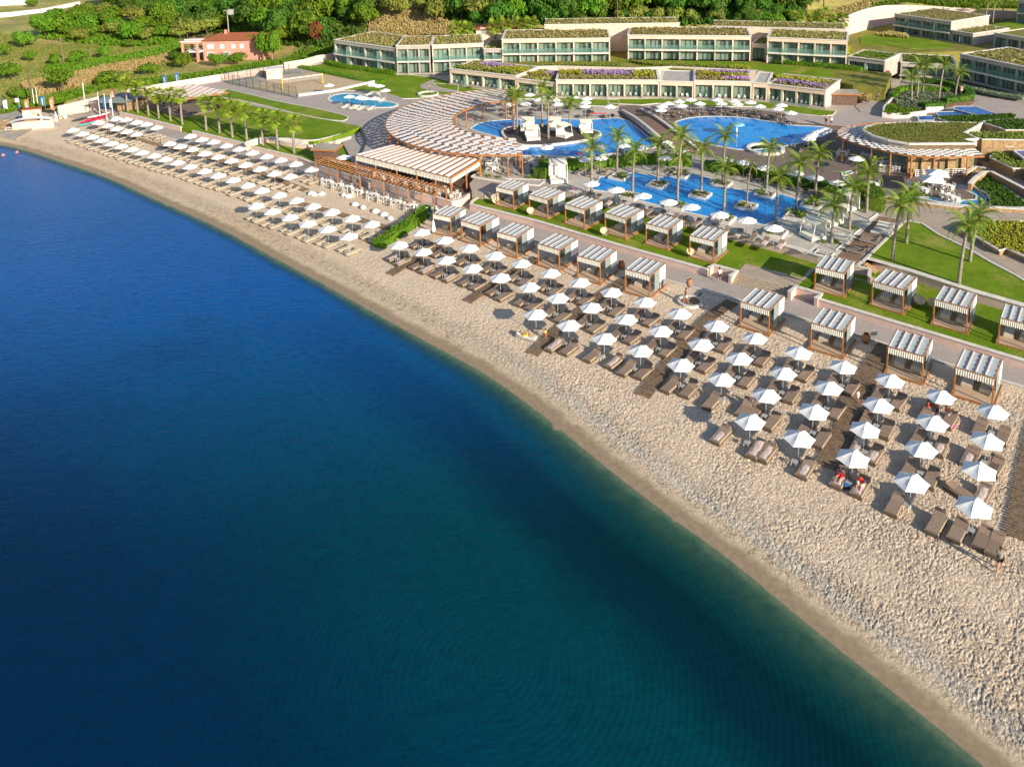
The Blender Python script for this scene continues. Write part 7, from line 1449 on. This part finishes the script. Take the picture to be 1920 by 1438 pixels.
t = thing('utility_pole', 'utility pole with grey transformer boxes above the pink house', 'utility pole', PY(*A2(238, 330), 215)); obj('pole', MB().tube([(0, 0, -1), (0, 0, 6.6)], [.16, .12], 8), CONC, t); obj('transformer', MB().box(.3, -.4, 5.6, 1.6, .4, 6.9), METAL, t); obj('crossarm', MB().bar((-.8, 0, 6.7), (1.8, 0, 6.7), .12, .12), METAL, t)
for q, lab in [((83, 158), 'tall brown pole left above the rear wing'), ((1025, 200), 'tall brown pole in front of the wood, middle')]: p = PY(*A4(*q), 196); t = thing('utility_pole', lab, 'utility pole', p); obj('pole', MB().tube([(0, 0, -1), (0, 0, 8.5)], [.14, .1], 8), BARK, t)
def feather_flag(f, b, lab, mat, hgt, z=0, name='feather_flag'):
    p = P(*f(*b), z); t = thing(name, lab, 'flag', p, random.uniform(-.2, .2), 'feather flags'); obj('pole', MB().tube([(0, 0, 0), (.05, 0, hgt)], .03, 6), METAL, t); mb = MB(); n = 10; vs = []
    for i in range(n+1): u = i/n; z_ = hgt*(.22+.78*u); w_ = .75*(1 if u < .8 else math.cos((u-.8)/.2*1.45)); vs += [(.04, .02*math.sin(u*6), z_), (.04-w_, .05*math.sin(u*6+1), z_+.25*(1-u))]
    mb.add(vs, [(2*i, 2*i+2, 2*i+3, 2*i+1) for i in range(n)]); obj('banner', mb, mat, t); mb = MB()
    for i in range(7): zz = hgt*(.35+.07*i); mb.box(-.50, -.06 if 0 else -.075, zz, -.22, -.06, zz+hgt*.035)
    obj('lettering', mb, WHITE if mat is not WHITE else BLUEF, t); return t
feather_flag(D3, (450, 705), 'coral feather flag left of the slipway cabin', ORANGE, 3.3, .6); feather_flag(D3, (820, 680), 'coral feather flag right of the slipway cabin', ORANGE, 3.4, .6); feather_flag(D3, (1740, 570), 'coral feather flag on the glass roofed entrance hut', ORANGE, 3.6, 1.0)
feather_flag(D3, (680, 600), 'blue and white small feather flag on the cabin roof', BLUEF, 2.6, 1.5); feather_flag(D3, (120, 640), 'white feather flag beside the slipway at far left', WHITE, 2.4, .3); feather_flag(A1, (1500, 790), 'blue feather flag behind the pavilion, left one', BLUEF, 2.6, 1.5); feather_flag(A1, (1610, 770), 'blue feather flag behind the pavilion, right one', BLUEF, 2.8, 1.5)
t = thing('flag_on_pole', 'white square flag over a blue one on a short pole by the slipway', 'flag', P(*D3(305, 625), .3)); obj('pole', MB().tube([(0, 0, 0), (0, 0, 3.0)], .03), METAL, t); obj('white_flag', MB().box(-.75, -.01, 1.7, 0, .01, 2.5), WHITE, t); obj('blue_flag', MB().box(-.3, -.01, .3, 0, .01, 1.1), BLUEF, t)
t = thing('red_box', 'small red box on the cream wall behind the trailer', 'box', P(*D3(1255, 575), .9)); obj('body', MB().box(-.3, -.2, 0, .3, .2, .95), RED, t); obj('lid', MB().box(-.33, -.23, .951, .33, .23, 1.05), RED, t)
# kayaks, trailer, boards
def kayak(f, c, a, L, mat, lab):
    t = thing('kayak', lab, 'kayak', P(*f(*c), .12), a, 'kayaks and boards in the boat yard'); mb = MB(); n = 10; vs = []; fs = []
    for i in range(n+1):
        u = i/n*2-1; w_ = .38*math.sqrt(max(0.001, 1-abs(u)**2.4)); z = .12*u*u
        for k in range(8): an = 2*PI*k/8; vs.append((u*L/2, w_*math.cos(an), .22+z+.18*math.sin(an)*(w_/.38)**.5))
    fs = [(i*8+k, i*8+(k+1) % 8, (i+1)*8+(k+1) % 8, (i+1)*8+k) for i in range(n) for k in range(8)]; mb.add(vs, fs); obj('hull', mb, mat, t, True); obj('cockpit', MB().lathe([(.28, .0), (.25, .05), (0, .02)], 10, 0, (0, 0, .39)), DKMET, t)
REDK = M('red_kayak_plastic', (.55, .01, .06), rough=.4); kayak(D3, (1400, 780), .95, 5.2, REDK, 'big red kayak, front one among the boats'); kayak(D3, (1470, 745), .95, 4.8, REDK, 'second red kayak behind the front one'); kayak(D3, (1330, 830), .95, 4.2, M('teal_board', (.1, .4, .4)), 'teal and white board in front of the red kayaks'); kayak(D3, (1480, 710), .9, 4.5, M('white_board', (.7, .7, .68)), 'white board behind the red kayaks'); kayak(D3, (1240, 760), .95, 4.0, DKMET, 'dark grey board between trailer and kayaks'); kayak(D3, (1500, 850), .9, 3.5, M('white_red_board', (.7, .4, .35)), 'pale red board beside the nearest parasol'); kayak(D3, (770, 730), 2.2, 2.2, M('orange_yellow_board', (.7, .3, .05)), 'orange and red board leaning at the slipway wall')
t = thing('boat_trailer', 'long grey boat trailer with white wheels beside the slipway', 'trailer', P(*D3(1060, 720), .12), .5); mb = MB(); mb.bar((-3.5, -.4, .5), (3.4, 0, .6), .1, .12).bar((-3.5, .7, .5), (3.4, .2, .6), .1, .12)
for x in (-3, -1.5, 0, 1.5): mb.bar((x, -.4, .55), (x, .7, .55), .08, .08)
obj('frame', mb, METAL, t); wm = MB().tube([(0, -.09, 0), (0, .09, 0)], .32, 12).mesh('wheel', WPAINT)
for y in (-.6, .9): link('wheel', wm, t, (-.9, y, .32))
for c, lab in [((640, 780), 'tall folded white parasol on a base by the slipway wall, left one'), ((855, 740), 'tall folded white parasol by the slipway wall, right one')]:
    t = thing('folded_parasol', lab, 'parasol', P(*D3(c[0], c[1]+110), 0), 0, 'folded white parasols'); obj('folded_canopy', MB().lathe([(.02, 2.7), (.16, 2.1), (.34, 1.0), (.2, .8)], 10), WHITE, t, True); obj('pole', MB().tube([(0, 0, 0), (0, 0, 2.7)], .04), METAL, t); obj('base_plate', MB().box(-.7, -.7, 0, .7, .7, .08), METAL, t)
t = thing('folded_parasol', 'folded white parasol at the corner of the hedge and first cabana', 'parasol', P(*B3(255, 1050), 0), 0, 'folded white parasols'); obj('folded_canopy', MB().lathe([(.02, 1.9), (.14, 1.5), (.28, .5), (.16, .3)], 10), WHITE, t, True); obj('pole', MB().tube([(0, 0, 0), (0, 0, 1.9)], .04), METAL, t)
# rocks by the slipway
def rock(p, s, lab, seed):
    r = random.Random(seed); bm = bmesh.new(); bmesh.ops.create_icosphere(bm, subdivisions=2, radius=1)
    for v in bm.verts: v.co *= r.uniform(.75, 1.15)
    me = bpy.data.meshes.new('rock'); bm.to_mesh(me); bm.free(); me.materials.append(M('ochre_rock', (.42, .28, .15), (.28, .19, .11), 2, .95, 5, .08) if 'ochre_rock' not in bpy.data.materials else bpy.data.materials['ochre_rock']); o = link('rock', me, None, p, r.uniform(0, 6)); o.scale = (s, s*.8, s*.55); return tag(o, lab, 'rock', 'rocks beside the slipway')
for i in range(26): rock(P(random.uniform(-20, 32), random.uniform(228, 252), -.1), random.uniform(.5, 1.5), 'ochre rock at the water edge beside the slipway', i)
for i, (x, y) in enumerate([(48, 1295), (255, 1252)]): t = link('buoy', MB().lathe([(0, -.2), (.22, -.1), (.28, .05), (.2, .25), (0, .32)], 10).mesh('buoy', M('pink_buoy', (.7, .25, .22)), True), None, P(*D3(x, y), SZ)); tag(t, 'small pink buoy floating off the left beach, '+('farther left', 'nearer the shore')[i], 'buoy', 'pink buoys')
# lamps
for f, b, top, lab, z in [(A3, (220, 850), (220, 775), 'short dark garden lamp on the round white kerb', L0), (B1, (965, 235), (965, 165), 'thin lamp post beside the timber walkway on the left beach', 0)]: t, hh = pole(f, b, top, lab, z, .06, DKMET, 'garden_lamp', 'lamp'); obj('lamp_head', MB().lathe([(.16, hh-.1), (.18, hh+.15), (0, hh+.2)], 8), METAL, t)
mb = MB(); c = P(*A3(205, 855), L0); ribbon(mb, [c+Vector((1.9*math.cos(a), 1.9*math.sin(a), 0)) for a in np.arange(0, 6.5, .3)], .3, L0, L0+.35); obj('lamp_kerb', mb, COPE, kind='structure')
# beach litter: small bright things
t = tag(link('beach_ball', MB().lathe([(0, -.16), (.12, -.1), (.16, 0), (.12, .1), (0, .16)], 10).mesh('beach_ball', M('pink_ball', (.7, .02, .3)), True), None, P(*C6(1280, 185), .1)), 'small pink ball on the sand beside the family', 'ball')
t = tag(link('small_ball', MB().lathe([(0, -.14), (.1, -.09), (.14, 0), (.1, .09), (0, .14)], 10).mesh('small_ball', ROOFC, True), None, P(*C6(425, 690), .6)), 'white and blue ball on the lap of the person in red', 'ball')
t = thing('cooler_bag', 'dark cooler bag on the sand between the two bathers', 'bag', P(*C6(315, 735), .0)); obj('bag_body', MB().box(-.18, -.25, 0, .18, .25, .3), DKMET, t); obj('bag_lid', MB().box(-.19, -.26, .301, .19, .26, .34), BLUEF, t)
# ================================================================== PEOPLE
def skin_mesh(name, J, E_, mat, parent, sub=1):
    me = bpy.data.meshes.new(name); me.from_pydata([j[0] for j in J], E_, []); o = link(name, me, parent); me.materials.append(mat)
    sk = o.modifiers.new('skin', 'SKIN'); sk.use_smooth_shade = True
    for i, j in enumerate(J): r = j[1]; me.skin_vertices[0].data[i].radius = (r, r) if not isinstance(r, tuple) else r
    me.skin_vertices[0].data[0].use_root = True; ss = o.modifiers.new('sub', 'SUBSURF'); ss.levels = sub; ss.render_levels = sub; return o
def pose(kind):
    V3 = Vector
    S = dict(pel=(0, 0, .92), chest=(0, .0, 1.32), neck=(0, .0, 1.48), head=(0, .02, 1.60), crown=(0, .02, 1.72), shl=(-.18, 0, 1.40), shr=(.18, 0, 1.40), ell=(-.25, .02, 1.12), elr=(.25, .02, 1.12), wrl=(-.27, -.06, .88), wrr=(.27, -.06, .88), hal=(-.27, -.09, .79), har=(.27, -.09, .79), hil=(-.09, 0, .88), hir=(.09, 0, .88), knl=(-.11, -.02, .48), knr=(.11, -.02, .48), anl=(-.11, .03, .08), anr=(.11, .03, .08), tol=(-.12, -.12, .03), tor=(.12, -.12, .03))
    if kind == 'walk': S.update(knl=(-.10, -.16, .50), anl=(-.10, -.22, .10), tol=(-.10, -.36, .05), knr=(.10, .05, .48), anr=(.10, .28, .14), tor=(.10, .16, .04), wrl=(-.26, .14, .92), hal=(-.26, .18, .84), ell=(-.24, .12, 1.14), elr=(.24, -.08, 1.14), wrr=(.22, -.26, 1.0), har=(.21, -.33, .96))
    if kind == 'lie': 
        Q = {}
        for k, (x, y, z) in S.items(): Q[k] = (x, 1.0-(1.75-z)*1.0-.05, .46+(-y)*.3)
        Q.update(head=(0, .66, .60), crown=(0, .77, .66), neck=(0, .5, .53), chest=(0, .32, .48), knl=(-.13, -.48, .72), knr=(.12, -.42, .5), wrl=(-.22, .1, .5), hal=(-.16, .04, .55), ell=(-.3, .25, .46)); S = Q
    if kind == 'sit':
        S.update(pel=(0, 0, .48), hil=(-.1, -.02, .46), hir=(.1, -.02, .46), chest=(0, .03, .86), neck=(0, .01, 1.02), head=(0, -.02, 1.13), crown=(0, -.03, 1.26), shl=(-.18, .02, .95), shr=(.18, .02, .95), ell=(-.24, -.08, .70), elr=(.24, -.08, .70), wrl=(-.16, -.28, .66), wrr=(.14, -.30, .64), hal=(-.1, -.36, .64), har=(.08, -.38, .62), knl=(-.16, -.42, .52), knr=(.16, -.42, .50), anl=(-.14, -.50, .36), anr=(.2, -.85, .40), tol=(-.14, -.64, .34), tor=(.22, -.95, .44))
    return S
def person(label, base, rz, kind='stand', shirt=None, shorts=DKMET, hair=DKMET, s=1.0, hat=None, dress=False):
    t = thing('person', label, 'person', base, rz); t.scale = (s, s, s); S = pose(kind)
    ks = list(S); J = [(S[k], dict(pel=.125, chest=.135, neck=.05, head=.085, crown=.075, shl=.06, shr=.06, ell=.042, elr=.042, wrl=.03, wrr=.03, hal=.038, har=.038, hil=.095, hir=.095, knl=.06, knr=.06, anl=.04, anr=.04, tol=.035, tor=.035)[k]) for k in ks]
    ix = {k: i for i, k in enumerate(ks)}; E_ = [(ix[a], ix[b]) for a, b in (('pel', 'chest'), ('chest', 'neck'), ('neck', 'head'), ('head', 'crown'), ('chest', 'shl'), ('chest', 'shr'), ('shl', 'ell'), ('shr', 'elr'), ('ell', 'wrl'), ('elr', 'wrr'), ('wrl', 'hal'), ('wrr', 'har'), ('pel', 'hil'), ('pel', 'hir'), ('hil', 'knl'), ('hir', 'knr'), ('knl', 'anl'), ('knr', 'anr'), ('anl', 'tol'), ('anr', 'tor'))]
    skin_mesh('body', J, E_, SKIN, t)
    def sub_(name, names, edges, rad, mat):
        J2 = [(S[n], rad[n]) for n in names]; i2 = {n: i for i, n in enumerate(names)}; skin_mesh(name, J2, [(i2[a], i2[b]) for a, b in edges], mat, t)
    if shirt: sub_('shirt', ['pel', 'chest', 'shl', 'shr', 'ell', 'elr'], [('pel', 'chest'), ('chest', 'shl'), ('chest', 'shr'), ('shl', 'ell'), ('shr', 'elr')], dict(pel=.15, chest=.165, shl=.085, shr=.085, ell=.06, elr=.06), shirt)
    S['mkl'] = tuple(Vector(S['hil']).lerp(Vector(S['knl']), .7)); S['mkr'] = tuple(Vector(S['hir']).lerp(Vector(S['knr']), .7))
    sub_('shorts', ['pel', 'hil', 'hir', 'mkl', 'mkr'], [('pel', 'hil'), ('pel', 'hir'), ('hil', 'mkl'), ('hir', 'mkr')], dict(pel=.15, hil=.115, hir=.115, mkl=.09, mkr=.09), shorts)
    h_ = Vector(S['crown']); n_ = Vector(S['head']); mb = MB().lathe([(.0, .075), (.06, .06), (.1, .01), (.105, -.05), (.09, -.1)], 10); o = obj('hair' if not hat else 'cap', mb, hat or hair, t, True); o.location = h_-(h_-n_)*.25; d = (h_-n_).normalized(); o.rotation_euler = d.to_track_quat('Z', 'Y').to_euler(); return t
GREYS = M('grey_shirt', (.35, .33, .30)); REDS = M('red_shirt', (.6, .03, .03)); BLKH = M('black_hair', (.02, .015, .012)); BRNH = M('brown_hair', (.10, .05, .025)); BLUES = M('blue_shorts', (.03, .10, .35)); TEALS = M('teal_shirt', (.02, .25, .22)); YELS = M('yellow_shirt', (.8, .7, .02)); WHTS = M('white_shirt', (.75, .74, .72))
person('man in a grey shirt and black shorts walking near the last lounger', P(1873, 1071, 0), 2.6, 'walk', GREYS, M('black_shorts', (.02, .02, .02)), BRNH, 1.0)
person('woman in a bikini lying on a pink towel at the front row', FRL[16].location, FRL[16].rotation_euler.z, 'lie', None, RED, BLKH, .95)
person('person in a red shirt sitting on a pink towel with a ball', FRL[17].location+Vector((0, .1, -.02)), FRL[17].rotation_euler.z, 'sit', REDS, WHTS, BLKH, .95)
person('sunbather lying on the white towelled lounger set apart on the sand', sb-Vector((0, 0, .05)), math.radians(-30)-PI/2+PI, 'lie', None, YELS, BRNH, .9)
person('small child in a yellow top standing by the plank boardwalk', P(*C2(400, 745), 0), 1.0, 'stand', YELS, REDS, BRNH, .6)
person('bare chested man rinsing off at the round foot shower', P(*C3(220, 425), .05), -1.0, 'walk', None, WHTS, BLKH, .95)
person('person in a white top walking below the bench recess', P(*C3(520, 235), .06), 2.8, 'walk', WHTS, DKMET, BLKH, .95)
person('small child in white on the dark plank boardwalk', P(*C4(420, 1310), .08), .6, 'walk', WHTS, WHTS, BRNH, .6)
person('man in a coral shirt leaning on a lounger behind a parasol', P(*C6(1225, 120), .0), 2.0, 'sit', M('coral_shirt', (.6, .2, .14)), WHTS, BLKH, 1.05)
person('child in red sitting on the sand behind the family parasol', P(*C6(1050, 60), -.1), 1.0, 'sit', REDS, BLUES, BLKH, .8); person('dark haired person sitting beside a blue bag in the family group', P(*C6(1130, 75), -.1), 2.2, 'sit', None, BLUES, BLKH, .95)
person('staff member in white standing at the kiosk lawn, left', P(*A2(1008, 1375), .72), 2.5, 'stand', WHTS, BLUES, BLKH); person('staff member in black standing at the kiosk lawn, middle', P(*A2(1068, 1350), .72), 1.5, 'stand', DKMET, DKMET, BLKH); person('person in grey standing at the kiosk lawn, right', P(*A2(1188, 1350), .72), .5, 'stand', GREYS, BLUES, BLKH)
person('bather in black shorts standing on the deck left of the cafe pergola', P(*A5(137, 1125), L0+.1), .3, 'stand', None, DKMET, BRNH); person('person with a white cap behind the cafe umbrellas', P(*A5(185, 1140), L0+.1), .3, 'stand', WHTS, BLUES, BRNH, hat=WHTS)
person('walker in a red top on the path up to the hotel', P(*A5(590, 895), L0+.1), 2.9, 'walk', REDS, DKMET, BRNH); person('walker in blue shorts on the path up to the hotel', P(*A5(605, 908), L0+.1), 2.9, 'walk', None, BLUES, BRNH); person('walker in a white cap at the top of the path', P(*A5(685, 705), 2.9), 2.9, 'walk', REDS, BLUES, BRNH, hat=WHTS)
person('person in a pink top behind the hedge of the garden bed', P(*A5(1352, 850), 2.4), 0, 'stand', M('pink_top', (.6, .25, .4)), WHTS, BRNH)
person('person in a teal shirt standing behind the beach pergola', P(*B2(1300, 625), .06), 1.0, 'stand', TEALS, DKMET, BLKH)
person('person resting in the second beach cabana, left one', P(*B3(690, 1050), .2), 1.2, 'sit', None, REDS, BLKH, .95); person('person resting in the second beach cabana, right one', P(*B3(745, 1040), .2), 2.0, 'sit', None, DKMET, BLKH, .95)
# whatever proto was never placed is removed
for o in (PB, PP, PR, PQ, LBG, LBR, LBU, LDK, LWH, ST, cb):
    if o.name not in USED:
        for c in list(o.children): bpy.data.objects.remove(c)
        bpy.data.objects.remove(o)

for o in COL.objects:                                   # labels keep to 16 words
    if o.parent is None and 'label' in o:
        w_ = o['label'].split()
        while len(w_) > 16 and 'the' in w_: w_.pop(len(w_)-1-w_[::-1].index('the'))
        while len(w_) > 16 and 'a' in w_: w_.remove('a')
        o['label'] = ' '.join(w_[:16])
